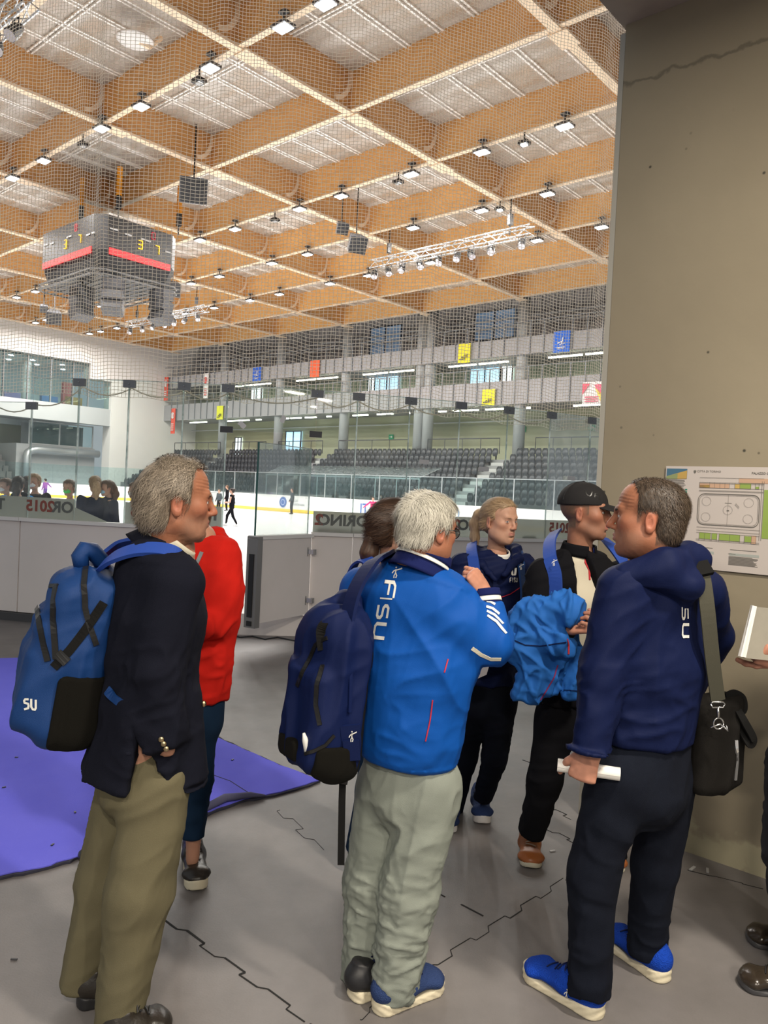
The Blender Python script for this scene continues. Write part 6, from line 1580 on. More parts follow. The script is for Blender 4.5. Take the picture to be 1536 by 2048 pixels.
fj2 = SUB(fj2, seg(J(338, 1110, 2.36), J(352, 1050, 2.36)+V3(0.03, 0, .05), (.070, .060), (.074, .07), (1, .25, 0)), .01)
lo, hi = bounds([nb1+V3(0, 0, .06), sh_near, elb1, wr1, sh_far, elb1f, wr1f, J(150, 1560, 2.3), J(410, 1570, 2.3), ch1+sd1*.2], .13)
ob, V1, F1 = cloth('blazer', fj2, lo, hi, .008, M['navyblaz'], R1, [((.1, 0, 1), 12, .007, 2, None, 1, .2), ((1, 0, .35), 26, .010, 5, elb1, .12, .2), ((1, 0, -.5), 20, .010, 6, J(310, 1500, 2.2), .12, .25), ((1, 0, .8), 18, .008, 8, J(250, 1350, 2.3), .2, .2)])
bv1 = bvh_of(V1, F1)
# blazer collar roll
ring_band(J(335, 1096, 2.37), nrm((.60, .15, .80)), (1, .25, 0), .098, .082, -.045, .006, .25, 'blazer_collar', M['navyblaz'], R1, th=.012)
mb = MB()
for (u, v) in ((322, 1478), (327, 1487), (332, 1496)):
    q = cast(bv1, u, v, .004)
    if q: MB().sphere(q, .0085, 8, (1, .5, 1)).build('button', M['brass'], None).parent = ob
for (u, v) in ((404, 1325), (404, 1408)):
    q = cast(bv1, u, v, .004)
    if q: MB().sphere(q, .010, 8, (1, .6, 1)).build('button', M['brass'], None).parent = ob

shoe(R1, G(152, 2012), G(215, 1985)+Vector((.12, .02, 0)), .105, M['shoeblk'], M['black'], boot=.05)
shoe(R1, G(215, 2100), G(302, 2062)+Vector((.06, .0, 0)), .105, M['shoeblk'], M['black'], boot=.05, m_lace=M['black'])

# his backpack
B1 = empty('backpack', Vector(J(140, 1300, 2.36))); tag(B1, 'bright blue backpack on the back of the man in the navy blazer', 'backpack')
bc = J(150, 1300, 2.36); bX = nrm((-.93, -.36, .0)); bZ = nrm(J(180, 1110, 2.36)-J(118, 1450, 2.36)); bY = nrm(np.cross(bZ, bX)); bX = np.cross(bY, bZ)   # X away from the wearer, Y sideways
def f_bp1(p):
    q = (p-bc)@np.array([bX, bY, bZ]).T
    d = rbox((0, 0, -.01), (.100, .15, .262), .07)(q)
    d = smin(d, rbox((.065, 0, -.055), (.062, .135, .185), .055)(q), .018)
    d = smin(d, rbox((.098, 0, -.10), (.045, .12, .13), .04)(q), .03)
    d = smin(d, rbox((-.02, 0, .21), (.06, .13, .05), .045)(q), .03)
    return d
lo, hi = bounds([bc], .36)
ob2, V2, F2 = cloth('bag_body', f_bp1, lo, hi, .008, M['bpblue'], B1, [((.3, 0, 1), 14, .009, 3, None, 1, .25), ((1, 0, .3), 17, .008, 7, bc+V3(0, 0, -.08), .2, .25)])
bvb = bvh_of(V2, F2)
def trace(bv, uvs, w, th, name, m, parent, off=.002, sub=5):
    out = []; ns = []
    for i in range(len(uvs)-1):
        for k in range(sub+(i == len(uvs)-2)):
            t = k/sub; u = uvs[i][0]+(uvs[i+1][0]-uvs[i][0])*t; v = uvs[i][1]+(uvs[i+1][1]-uvs[i][1])*t
            q = ray(u, v).normalized(); loc, n, ii, d = bv.ray_cast(CAMP, q, 20)
            if loc is None: continue
            if n.dot(q) > 0: n = -n
            out.append(loc+n*off); ns.append(n)
    if len(out) < 2: return None
    # smooth the normals
    nn = [(ns[max(0, i-1)]+ns[i]+ns[min(len(ns)-1, i+1)]).normalized() for i in range(len(ns))]
    return MB().ribbon(out, nn, w, th).build(name, m, parent)
trace(bvb, [(73, 1190), (75, 1215), (80, 1250), (88, 1290), (96, 1322)], .017, .006, 'zip', M['zip'], B1)
trace(bvb, [(112, 1172), (107, 1200), (107, 1240), (110, 1285), (112, 1318)], .017, .006, 'zip', M['zip'], B1)
trace(bvb, [(48, 1210), (60, 1190), (80, 1182), (100, 1172), (116, 1172)], .012, .005, 'zip', M['zip'], B1)
trace(bvb, [(172, 1135), (168, 1170), (170, 1215), (178, 1245), (192, 1290)], .016, .006, 'zip', M['zip'], B1)
trace(bvb, [(208, 1205), (185, 1240), (160, 1275), (140, 1300), (108, 1335)], .026, .006, 'compression_strap', M['webbing'], B1)
o_ = trace(bvb, [(118, 1322), (132, 1308)], .040, .016, 'buckle', M['zip'], B1)
# mesh side pocket: surface patch of the bag lifted by 4 mm
def patch(V, Fq, sel, off, name, m, parent):
    N = normals(V, Fq); W_ = V+N*off; f = Fq[sel[Fq].all(1)]; used = np.unique(f); mp = -np.ones(len(V), int); mp[used] = np.arange(len(used)); return mesh_np(name, W_[used], mp[f], m, True, parent)
def pixsel(V, poly):
    """vertices whose direction from the viewpoint falls inside a polygon given in photograph pixels"""
    d = V-V3(0, 0, CAM_H); zf = d@V3(*_f); x = d@V3(*CR)/zf*FPX+768; y = 1024-d@V3(*CU)/zf*FPX; ins = np.zeros(len(V), bool); n = len(poly)
    for i in range(n):
        (x0, y0), (x1, y1) = poly[i], poly[(i+1) % n]; c = ((y0 > y) != (y1 > y)) & (x < (x1-x0)*(y-y0)/(y1-y0+1e-9)+x0); ins ^= c
    return ins
def pocket(f, c, A, loc, hs, r, name, m, parent, th=.016):
    wc_ = V3(c)+V3(loc)@A; g = INT(lambda p: f(p)-th, rbox(wc_, hs, r, A[0], A[1], A[2]), .006); V, Fq = mesh_sdf(g, *bounds([wc_], max(hs)*1.5), .006); V = lap(V, Fq); N = normals(V, Fq); V = V+N*(.002*folds(V, (.1, 0, 1), 45, 4, .2))[:, None]; return mesh_np(name, V, Fq, m, True, parent)
pocket(f_bp1, bc, np.array([bX, bY, bZ]), (-.045, .16, -.155), (.080, .07, .115), .02, 'mesh_pocket', M['mesh'], B1)
# piping, handle, straps
hp = [J(162, 1120, 2.33), J(160, 1100, 2.34), J(170, 1096, 2.35), J(184, 1100, 2.38), J(200, 1118, 2.40)]
MB().tube([Vector(x) for x in [J(163, 1135, 2.33), J(160, 1112, 2.33), J(168, 1100, 2.34), J(184, 1102, 2.36), J(200, 1118, 2.38), J(205, 1135, 2.40)]], [.022, .026, .028, .028, .026, .022], 10).build('carry_handle', M['bpblue'], B1, smooth=True)
def strap(pts, w, th, name, m, parent, sub=6, up=None, cen=None):
    """padded strap through 3-D points, smoothed by Catmull-Rom, facing away from cen"""
    P_ = [V3(p) for p in pts]; out = []
    for i in range(len(P_)-1):
        p0, p1, p2, p3 = P_[max(i-1, 0)], P_[i], P_[i+1], P_[min(i+2, len(P_)-1)]
        for k in range(sub+(i == len(P_)-2)):
            t = k/sub; out.append(.5*((2*p1)+(-p0+p2)*t+(2*p0-5*p1+4*p2-p3)*t*t+(-p0+3*p1-3*p2+p3)*t**3))
    ns = [Vector(nrm(q-V3(cen))) if cen is not None else Vector(up) for q in out]
    return MB().ribbon([Vector(q) for q in out], ns, w, th).build(name, m, parent, smooth=False)
strap([J(203, 1132, 2.31), J(228, 1114, 2.26), J(270, 1100, 2.24), J(315, 1098, 2.24), J(350, 1106, 2.25), J(374, 1124, 2.28)], .052, .012, 'shoulder_strap', M['strapblue'], B1, cen=ch1)
strap([J(200, 1120, 2.44), J(230, 1098, 2.50), J(262, 1088, 2.52), J(300, 1085, 2.52), J(350, 1120, 2.50)], .060, .012, 'shoulder_strap', M['strapblue'], B1, cen=ch1)
strap([J(214, 1380, 2.22), J(232, 1400, 2.19), J(248, 1404, 2.19), J(258, 1388, 2.2)], .026, .005, 'lower_strap', M['bpblue'], B1, cen=bc)
mb = MB()
def mp_bp(x, y):
    return cast(bvb, 46+x*1.0, 1418-y*1.0, .0025)
for st in ([(12, 20), (5, 20), (3, 17), (4, 13), (11, 11), (12, 7), (11, 2), (3, 0)], [(17, 21), (17, 5), (20, 0), (24, -1), (26, 2), (26, 19)]): stroke(mb, st, 4.2, mp_bp)
mb.build('printed_letters', M['whitep'], B1)

# ---------------------------------------------------------------- 2. white-haired man in blue jacket, centre
R2 = person('white-haired man in bright blue jacket and grey-green trousers, back to the camera', G(780, 2000))
o2h = dict(hl=.080, temple=.0, nape=-.040, skin=(.30, .125, .07), nose=1.05, hair_th=.008, fat=1, gaze=(.1, 1, -.1), wrinkle=.0006)
hc2 = J(857, 1062, 2.50); face2 = (.80, .60, -.08)
d2 = 2.54; sd2 = nrm((.86, -.50, 0)); fw2 = nrm((.50, .86, 0))
ch2 = J(822, 1240, d2); nb2 = J(842, 1128, d2); wa2 = J(822, 1430, d2); pe2 = J(812, 1520, d2)
Vb, Fb, Cb, fr2, _ = make_head(hc2, face2, sc=.94, opt=dict(o2h, nb=nb2+V3(0, 0, -.01), neck_r=(.058, .064)))
sR2 = J(896, 1218, 2.48); eR2 = J(984, 1284, 2.46); wR2 = J(972, 1190, 2.50)
sL2 = J(728, 1185, 2.64); eL2 = J(700, 1330, 2.70); wL2 = J(770, 1330, 2.85)
core = body_core([seg(nb2, ch2, .09, (.15, .10), sd2), seg(ch2, pe2, (.15, .11), (.15, .11), sd2), path([sR2, eR2, wR2], [.045, .038, .030]), path([sL2, eL2, wL2], [.045, .038, .03]),
                  path([J(860, 1560, 2.5), J(818, 1780, 2.5), J(785, 1970, 2.48)], [.06, .05, .035]), path([J(765, 1560, 2.58), J(748, 1760, 2.58), J(722, 1945, 2.57)], [.06, .05, .035])], *bounds([nb2, sR2, eR2, wR2, sL2, eL2, wL2, J(785, 1985, 2.48), J(722, 1960, 2.57)], .14))
h2 = hand_mesh(wR2, dirv=J(940, 1140, 2.50)-wR2, palm_n=V3(-.75, .6, -.25), thumb_side=-1, curl=.9, curls=(.7, .95, 1.05, 1.1), thumb=.5, thumb_curl=.5, size=1.0)
bd = join([(Vb, Fb, Cb), core, h2]); mesh_np('body', bd[0], bd[1], M['skin'], True, R2, bd[2])
def flow2(p):
    f = np.tile(V3(0, -.35, -1), (len(p), 1)); t = np.clip((p[:, 2]-.06)/.05, 0, 1)[:, None]; top = np.stack([np.sign(p[:, 0]-.02)*.9, .25*np.ones(len(p)), -.2*np.ones(len(p))], -1); return f*(1-t)+top*t
add_hair(R2, hc2, fr2, .94, o2h, ((.72, .69, .60), (.42, .40, .34)), n=8000, L=.045, flow=flow2, w=.0016, lift=.22, curl=.3, seed=5)
brows(hc2, fr2, .94, (.4, .38, .34), R2)
# spectacles
sp = MB(); toW = lambda q: Vector(V3(hc2)+(V3(q)*.94)@fr2)
for s in (-1, 1):
    ring = [toW((s*.033+.024*math.cos(a)*(1+.15*math.cos(2*a)), .101-.010*abs(math.cos(a)), .003+.018*math.sin(a))) for a in np.linspace(0, 2*PI, 21)]
    sp.tube(ring, .0017, 6, cap=False); sp.tube([toW((s*.058, .092, .008)), toW((s*.074, .06, .010)), toW((s*.082, .0, .010)), toW((s*.080, -.020, -.005))], .0019, 6)
sp.tube([toW((-.009, .103, .006)), toW((0, .106, .008)), toW((.009, .103, .006))], .0015, 6)
gl = sp.build('spectacles', M['black'], R2, smooth=True)
for s in (-1, 1): MB().prism([toW((s*.033+.023*math.cos(a), .100-.008*abs(math.cos(a)), .003+.017*math.sin(a))) for a in np.linspace(0, 2*PI, 16)[:-1]], fr2[1], .001).build('lens', M['glassfar'], None).parent = gl
legs(J(768, 1570, 2.60), J(745, 1760, 2.60), J(722, 1958, 2.58), J(862, 1565, 2.49), J(818, 1780, 2.49), J(784, 1990, 2.47), (.096, .088, .068), pe2, M['greytr'], R2, side=nrm((1, -.2, 0)),
     seatf=[seg(J(812, 1475, 2.55), J(818, 1580, 2.54), (.150, .12), (.160, .13), sd2, ca=.02)],
     fold=[((1, .1, -.3), 22, .0085, 4, J(760, 1850, 2.5), .26, .18), ((1, .1, .35), 24, .0085, 8, J(810, 1900, 2.5), .24, .18), ((1, 0, .75), 17, .010, 9, J(830, 1640, 2.45), .18, .16), ((.2, 0, 1), 12, .005, 12, None, 1, .2), ((1, 0, 0), 28, .009, 13, J(790, 1975, 2.5), .09, .2), ((1, .1, -.15), 46, .0045, 14, J(770, 1860, 2.5), .26, .14), ((1, .1, .3), 60, .0025, 15, J(790, 1880, 2.5), .26, .14)], h=.007)
tj = [seg(nb2+V3(0, 0, -.035), J(826, 1200, d2), (.13, .085), (.200, .120), sd2, ca=.04), (seg(J(826, 1200, d2), J(825, 1330, d2), (.200, .125), (.212, .155), sd2), .04), (seg(J(825, 1330, d2), J(815, 1470, d2), (.212, .155), (.190, .150), sd2), .04), (seg(J(815, 1465, d2), J(813, 1508, d2), (.188, .148), (.172, .135), sd2, cb=.012), .012),
      (path([sR2, eR2], [.082, .070], None, .03), .05), (path([eR2, wR2+(eR2-wR2)*.22], [.064, .050], None, .03, cb=.012), .012), (path([sL2, eL2, wL2], [.085, .070, .05], None, .03), .05)]
fj = SUB(U(tj, .04), seg(nb2+V3(.01, .01, -.05), nb2+V3(.03, .02, .1), (.066, .066), (.072, .072)), .01)
hem2 = half(J(813, 1518, d2), (-.09, 0, -1)); fj = INT(fj, hem2, .01)
lo, hi = bounds([nb2, sR2, eR2, wR2, sL2, eL2, wL2, pe2, ch2+sd2*.2, ch2-sd2*.2], .11)
ob, V3_, F3_ = cloth('jacket', fj, lo, hi, .0075, M['bluejk'], R2, [((1, 0, -.9), 13, .012, 2, J(880, 1330, 2.4), .20, .16), ((1, 0, .25), 12, .010, 4, J(780, 1420, 2.4), .2, .18), ((.3, 0, 1), 20, .010, 6, J(985, 1290, 2.4), .12, .2), ((1, 0, .9), 14, .008, 7, J(900, 1250, 2.4), .14, .16), ((1, 0, .1), 22, .006, 8, J(815, 1480, 2.4), .16, .2), ((0, 0, 1), 9, .005, 9, None, 1, .3)], smooth=1)
bv2 = bvh_of(V3_, F3_)
N3 = normals(V3_, F3_)
# collar: navy band with white stripe
cc2 = J(846, 1122, 2.515)
for z0, z1, m_, nm, fl in ((-.048, -.004, 'navyrib', 'collar_base', .18), (-.004, .010, 'whitep', 'collar_stripe', .10), (.010, .040, 'navyrib', 'collar_top', .05)): ring_band(cc2, nrm((.30, .20, .95)), (1, .6, 0), .092-.03*max(z0, -.01), .084-.03*max(z0, -.01), z0, z1, fl, nm, M[m_], R2, tilt=-.006, th=.010)
fa = nrm(wR2-eR2)
for a0, a1, m_, nm in ((-.050, -.022, 'navyrib', 'cuff'), (-.022, -.006, 'whitep', 'cuff_stripe'), (-.006, .018, 'navyrib', 'cuff_edge')): ring_band(wR2, fa, (1, 0, 0), .047, .043, a0, a1, .05, nm, M[m_], R2, th=.008)
STR = [[(973, 1204), (982, 1205), (990, 1209)], [(972, 1213), (985, 1217), (998, 1228)], [(973, 1222), (989, 1230), (1006, 1248)], [(974, 1231), (993, 1243), (1012, 1267)]]
for k in range(4):
    t_ = trace(bv2, STR[k], .0085, .002, 'sleeve_stripe', M['whitep'], None, .002)
    if t_: t_.parent = ob
trace(bv2, [(944, 1296), (962, 1309), (982, 1318), (1002, 1318)], .012, .002, 'sleeve_stripe', M['cream'], None).parent = ob
trace(bv2, [(865, 1400), (860, 1440), (851, 1482)], .004, .002, 'red_piping', mat('red_piping', (.45, .02, .05), .7), None).parent = ob
trace(bv2, [(896, 1318), (888, 1345)], .004, .002, 'red_piping', bpy.data.materials['red_piping'], None).parent = ob
# FISU down the back
def mkmap(bv, org, ex, ey, off=.0025):
    """print space -> cloth: org pixel, ex/ey pixel vectors per unit"""
    return lambda x, y: cast(bv, org[0]+ex[0]*x+ey[0]*y, org[1]+ex[1]*x+ey[1]*y, off)
mb = MB()
LE = [('F', (776, 1160), (787, 1196)), ('I', (762, 1191), (783, 1201)), ('S', (757, 1207), (778, 1237)), ('U', (751, 1243), (772, 1278))]
for ch_, (x0, y0), (x1, y1) in LE:
    # letter x axis runs down the back, letter y axis runs to the right
    W_ = y1-y0; Hh = 24.0
    fn = mkmap(bv2, (x0 if ch_ != 'F' else 771, y0), (-.17*W_, W_), (Hh/1.25, .10*Hh/1.25))
    sw = 6.0
    for st in LETTER[ch_]: stroke(mb, st, sw/((W_+Hh)/2) if ch_ != 'I' else .30, fn)
mb.build('back_print', M['whitep'], ob)
mb = MB(); jumper(mb, mkmap(bv2, (779, 1156), (24, 2.0), (3, -27))); mb.build('figure_print', M['whitep'], ob)
MLf = dict(boot=.05, m_lace=M['bpnavy'], wave=.0012)
su, sV, sF = shoe(R2, G(748, 2028), G(884, 1968), .108, M['shoenavy'], M['solew'], **MLf)
mb = MB(); jumper(mb, mkmap(bvh_of(sV, sF), (814, 1988), (14, -4), (2, -20))); mb.build('figure_print', M['whitep'], None).parent = su
shoe(R2, G(700, 2000), G(790, 1965), .108, M['black'], M['solew'], **MLf)

# his bag: navy backpack hung on the left shoulder
B2 = empty('backpack', Vector(J(640, 1390, 2.46))); tag(B2, 'dark navy backpack hanging from the left shoulder of the white-haired man', 'backpack')
bc = J(655, 1385, 2.44); bZ = nrm(J(672, 1200, 2.44)-J(640, 1530, 2.44)); bX = nrm((-.80, -.60, 0)); bY = nrm(np.cross(bZ, bX)); bX = np.cross(bY, bZ)
BTOP = seg(J(698, 1195, 2.52), J(660, 1300, 2.46), (.045, .03), (.07, .05), (1, 0, 0))
def f_bp2(p):
    q = (p-bc)@np.array([bX, bY, bZ]).T
    d = rbox((-.01, 0, -.01), (.075, .125, .245), .065)(q); d = smin(d, rbox((.055, .0, -.06), (.055, .105, .165), .05)(q), .02); d = smin(d, rbox((-.02, 0, .17), (.07, .09, .10), .06)(q), .06); return smin(d, BTOP(p), .05)
lo, hi = bounds([bc], .40)
o5, V5, F5 = cloth('bag_body', f_bp2, lo, hi, .008, M['bpnavy'], B2, [((.1, 0, 1), 13, .014, 3, None, 1, .2), ((1, 0, .6), 15, .010, 7, bc+V3(0, 0, .12), .15, .25)])
bv5 = bvh_of(V5, F5)
trace(bv5, [(632, 1290), (620, 1318), (605, 1345), (595, 1372)], .014, .005, 'zip', M['zip'], B2); trace(bv5, [(646, 1330), (634, 1370), (632, 1410), (640, 1450)], .014, .005, 'zip', M['zip'], B2); trace(bv5, [(632, 1290), (640, 1282), (655, 1276)], .012, .005, 'zip', M['zip'], B2)
A2_ = np.array([bX, bY, bZ]); pocket(f_bp2, bc, A2_, (.015, .13, -.20), (.075, .06, .065), .02, 'mesh_pocket', M['mesh'], B2)
pocket(f_bp2, bc, A2_, (.10, -.03, -.17), (.03, .06, .035), .02, 'side_pocket', M['mesh'], B2, .012)
pocket(f_bp2, bc, A2_, (-.085, .08, -.02), (.032, .09, .17), .02, 'back_panel', M['webbing'], B2, .010)
trace(bv5, [(610, 1508), (630, 1500), (650, 1490), (668, 1470)], .010, .005, 'elastic_cord', M['zip'], B2)
q = cast(bv5, 611, 1480, .008); MB().tube([q+Vector((0, 0, .022)), q+Vector((.006, 0, 0)), q+Vector((.012, 0, -.05))], [.004, .010, .005], 8).build('white_tag', M['whitep'], B2, smooth=True)
strap([J(645, 1300, 2.36), J(642, 1262, 2.36), J(650, 1246, 2.37), J(664, 1246, 2.39), J(668, 1262, 2.42)], .030, .008, 'carry_handle', M['webbing'], B2, cen=bc)
strap([J(688, 1420, 2.36), J(690, 1340, 2.36), J(692, 1260, 2.37), J(708, 1185, 2.40), J(738, 1132, 2.45), J(762, 1114, 2.52), J(778, 1116, 2.62), J(790, 1200, 2.76)], .062, .012, 'shoulder_strap', M['bpnavy'], B2, cen=ch2)
strap([J(700, 1450, 2.33), J(703, 1490, 2.34), J(697, 1525, 2.36), J(688, 1545, 2.38)], .060, .012, 'shoulder_strap', M['bpnavy'], B2, up=(0, -1, 0))
MB().ribbon([Vector(J(u, v, 2.40)) for u, v in ((686, 1545), (684, 1600), (683, 1660), (682, 1730))], (0, -1, 0), .022, .003).build('loose_strap', M['webbing'], B2)
MB().bar(J(690, 1535, 2.38), J(684, 1566, 2.39), .034, .012, up=(0, -1, 0)).build('buckle', M['zip'], B2)
strap([J(702, 1480, 2.33), J(705, 1520, 2.34)], .05, .01, 'strap_pad', M['bpnavy'], B2, up=(0, -1, 0))
mb = MB()
fnp = lambda x, y: Vector(J(694+x*20, 1484-y*26, 2.325)); jumper(mb, fnp); mb.build('figure_print', M['whitep'], B2)
# ---------------------------------------------------------------- 3. man in navy hooded jacket, right
R3 = person('balding man in navy hooded jacket and dark jeans holding a paper roll at right', G(1230, 2000))
o3h = dict(hl=.108, temple=.004, nape=-.080, skin=(.31, .125, .068), nose=1.25, shave=(.055, .040, .030), stubble=(.25, .17, .13), stub_a=.25, jaw=1.06, fat=1, gaze=(-.1, 1, 0), wrinkle=.0007, hair_th=.006)
hc3 = J(1296, 1040, 2.48); face3 = (-.93, .37, .03)
Vb, Fb, Cb, fr3, _ = make_head(hc3, face3, sc=1.05, opt=dict(o3h, nb=J(1308, 1135, 2.54), neck_r=(.060, .070)))
sd3 = nrm((.82, .57, 0)); fw3 = nrm((-.57, .82, 0)); d3 = 2.55
nb3 = J(1312, 1120, d3); ch3 = J(1318, 1250, d3); wa3 = J(1295, 1430, d3)
sL3 = J(1246, 1182, 2.44); eL3 = J(1208, 1345, 2.42); wL3 = J(1180, 1500, 2.38)
sR3 = J(1402, 1185, 2.70); eR3 = J(1422, 1270, 2.85); wR3 = J(1370, 1400, 2.98)
core = body_core([seg(nb3, ch3, .09, (.15, .10), sd3), seg(ch3, wa3, (.15, .11), (.14, .11), sd3), path([sL3, eL3, wL3], [.045, .038, .030]), path([sR3, eR3, wR3], [.045, .038, .03]),
                  path([J(1235, 1540, 2.5), J(1185, 1740, 2.52), J(1180, 1990, 2.50)], [.06, .05, .035]), path([J(1335, 1540, 2.62), J(1312, 1720, 2.66), J(1292, 1900, 2.70)], [.06, .05, .035])], *bounds([nb3, sL3, eL3, wL3, sR3, eR3, wR3, J(1180, 2000, 2.5), J(1292, 1910, 2.7)], .14))
h3 = hand_mesh(wL3, dirv=J(1162, 1560, 2.37)-wL3, palm_n=V3(.35, .9, 0.1), thumb_side=-1, curl=1.0, curls=(.95, 1.05, 1.1, 1.15), thumb=.55, size=1.08, thumb_curl=.5)
bd = join([(Vb, Fb, Cb), core, h3]); mesh_np('body', bd[0], bd[1], M['skin'], True, R3, bd[2])
hs3 = dict(o3h, hair_th=.0015)
add_hair(R3, hc3, fr3, 1.05, hs3, ((.11, .075, .05), (.03, .021, .015)), n=7000, L=.012, flow=lambda p: np.tile(V3(0, -.3, -1), (len(p), 1)), w=.0011, lift=.9, seed=8)
brows(hc3, fr3, 1.05, (.06, .04, .03), R3, .0034)
legs(J(1240, 1550, 2.49), J(1188, 1745, 2.50), J(1178, 1985, 2.47), J(1332, 1545, 2.62), J(1312, 1730, 2.66), J(1292, 1900, 2.72), (.102, .076, .066), wa3, M['jeans'], R3, side=nrm((1, .2, 0)),
     seatf=[seg(J(1292, 1470, 2.56), J(1285, 1575, 2.55), (.165, .125), (.165, .135), sd3, ca=.02)],
     fold=[((1, .1, -.3), 22, .008, 4, J(1180, 1770, 2.45), .14, .2), ((1, .1, .3), 22, .008, 8, J(1180, 1950, 2.45), .16, .2), ((1, 0, -.6), 18, .009, 9, J(1260, 1640, 2.45), .16, .18), ((.2, 0, 1), 12, .005, 12, None, 1, .2), ((1, 0, 0), 25, .007, 3, J(1300, 1880, 2.7), .12, .2)])
tj = [seg(nb3+V3(0, 0, -.03), J(1318, 1190, d3), (.15, .09), (.205, .115), sd3, ca=.04), (seg(J(1318, 1190, d3), J(1310, 1330, d3), (.205, .118), (.190, .135), sd3), .04), (seg(J(1310, 1330, d3), J(1292, 1475, d3), (.190, .135), (.178, .135), sd3, cb=.012), .04),
      (path([sL3, eL3, wL3], [.083, .070, .052], None, .03, cb=.012), .04), (path([sR3, eR3, wR3], [.083, .070, .055], None, .03), .045)]
fj = INT(U(tj, .04), half(J(1290, 1478, d3), (-.04, 0, -1)), .01)
lo, hi = bounds([nb3, sL3, eL3, wL3, sR3, eR3, wR3, ch3+sd3*.2, ch3-sd3*.2, J(1290, 1478, d3)], .11)
o3, V6, F6 = cloth('jacket', fj, lo, hi, .008, M['navyjk'], R3, [((1, 0, .3), 24, .009, 2, J(1200, 1400, 2.4), .13, .2), ((1, 0, -.8), 14, .010, 4, J(1330, 1330, 2.4), .2, .16), ((1, 0, .2), 20, .008, 6, J(1310, 1460, 2.4), .16, .2), ((.1, 0, 1), 12, .007, 7, None, 1, .2), ((1, 0, .8), 16, .008, 9, J(1260, 1260, 2.4), .14, .18)])
bv6 = bvh_of(V6, F6)
# hood lying on the shoulders
hd = U([seg(J(1250, 1148, 2.42), J(1330, 1128, 2.40), .040, .052), (seg(J(1330, 1128, 2.40), J(1385, 1118, 2.50), .052, .046), .03), (seg(J(1300, 1150, 2.43), J(1370, 1168, 2.42), (.07, .045), (.075, .048)), .04), (seg(J(1345, 1195, 2.44), J(1352, 1215, 2.45), (.075, .035), (.05, .03)), .05), (seg(J(1385, 1118, 2.5), J(1375, 1110, 2.62), .046, .045), .03)], .03)
hd = SUB(hd, seg(nb3+V3(-.02, .0, -.1), nb3+V3(-.03, 0, .16), .070, .076), .015)
lo, hi = bounds([J(1240, 1140, 2.42), J(1395, 1230, 2.6), J(1300, 1090, 2.4)], .12)
ohd, Vh_, Fh_ = cloth('hood', hd, lo, hi, .007, M['navyjk'], R3, [((1, 0, .35), 20, .008, 3, None, 1, .18)])
mb = MB()
for ch_, (x0, y0), (x1, y1) in (('S', (1362, 1212), (1377, 1240)), ('U', (1363, 1246), (1377, 1276))):
    W_ = y1-y0; Hh = 14.0; fn = mkmap(bv6, (x0, y0), (.0*W_, W_), (Hh/1.25, .0))
    for st in LETTER[ch_]: stroke(mb, st, .20, fn)
mb.build('back_print', M['whitep'], o3)
su, sV, sF = shoe(R3, G(1205, 2040), G(1048, 1942), .112, M['shoeblue'], M['solew'], boot=.05, m_lace=M['bpnavy'], wave=.0012)
mb = MB(); jumper(mb, mkmap(bvh_of(sV, sF), (1124, 1994), (17, 8), (3, -24))); mb.build('figure_print', M['whitep'], None).parent = su
shoe(R3, G(1335, 1968), G(1205, 1872), .112, M['shoeblue'], M['solew'], boot=.05, m_lace=M['bpnavy'], wave=.0012)
# paper roll in his hand
a = J(1115, 1530, 2.43); b = J(1240, 1549, 2.385)
PR = empty('paper_roll', Vector((a+b)/2)); tag(PR, 'white rolled paper in the hand of the man in the navy hooded jacket', 'paper roll')
ax = nrm(b-a); sx = nrm(np.cross(ax, V3(0, 0, 1))); sz = np.cross(sx, ax); vs = []; n = 64
for t in (0, 1):
    for k in range(n+1): an = 2*PI*k/n*2.1; r_ = .0215-.0045*k/n; vs.append(a+(b-a)*t+sx*math.cos(an)*r_+sz*math.sin(an)*r_)
vs2 = [V3(v) for v in vs]; mb = MB(); fs = [(k, k+1, n+1+k+1, n+1+k) for k in range(n)]
inn = []
for t in (0, 1):
    for k in range(n+1): an = 2*PI*k/n*2.1; r_ = .0207-.0045*k/n; inn.append(a+(b-a)*t+sx*math.cos(an)*r_+sz*math.sin(an)*r_)
o_ = 2*(n+1); fs += [(o_+k, o_+n+1+k, o_+n+2+k, o_+k+1) for k in range(n)] + [(k, o_+k, o_+k+1, k+1) for k in range(n)] + [(n+1+k, n+2+k, o_+n+2+k, o_+n+1+k) for k in range(n)] + [(0, n+1, o_+n+1, o_)]
mb.quadset(vs+inn, fs); mb.build('rolled_sheet', M['paperw'], PR, smooth=False)
# shoulder bag
BG = empty('shoulder_bag', Vector(J(1425, 1480, 2.62))); tag(BG, 'black laptop bag hanging at the right hip of the man in the navy jacket', 'bag')
bc = J(1420, 1484, 2.60); bZ = nrm(J(1430, 1400, 2.60)-J(1416, 1585, 2.60)); bX = nrm((.45, -.89, 0)); bY = np.cross(bZ, bX); bX = np.cross(bY, bZ)
fbg = lambda p: smin(rbox((0, 0, .0), (.060, .10, .165), .035)((p-bc)@np.array([bX, bY, bZ]).T), rbox((.02, .03, -.03), (.045, .095, .125), .03)((p-bc)@np.array([bX, bY, bZ]).T), .015)
M['bagblack'] = cmat('bag_black', (.010, .009, .008), .65, (900, .4))
o7, V7, F7 = cloth('bag_body', fbg, *bounds([bc], .27), .008, M['bagblack'], BG, [((.2, 0, 1), 12, .012, 3, None, 1, .25)])
bv7 = bvh_of(V7, F7)
M['greystrap'] = cmat('grey_green_strap', (.075, .073, .055), .8, (1200, .3))
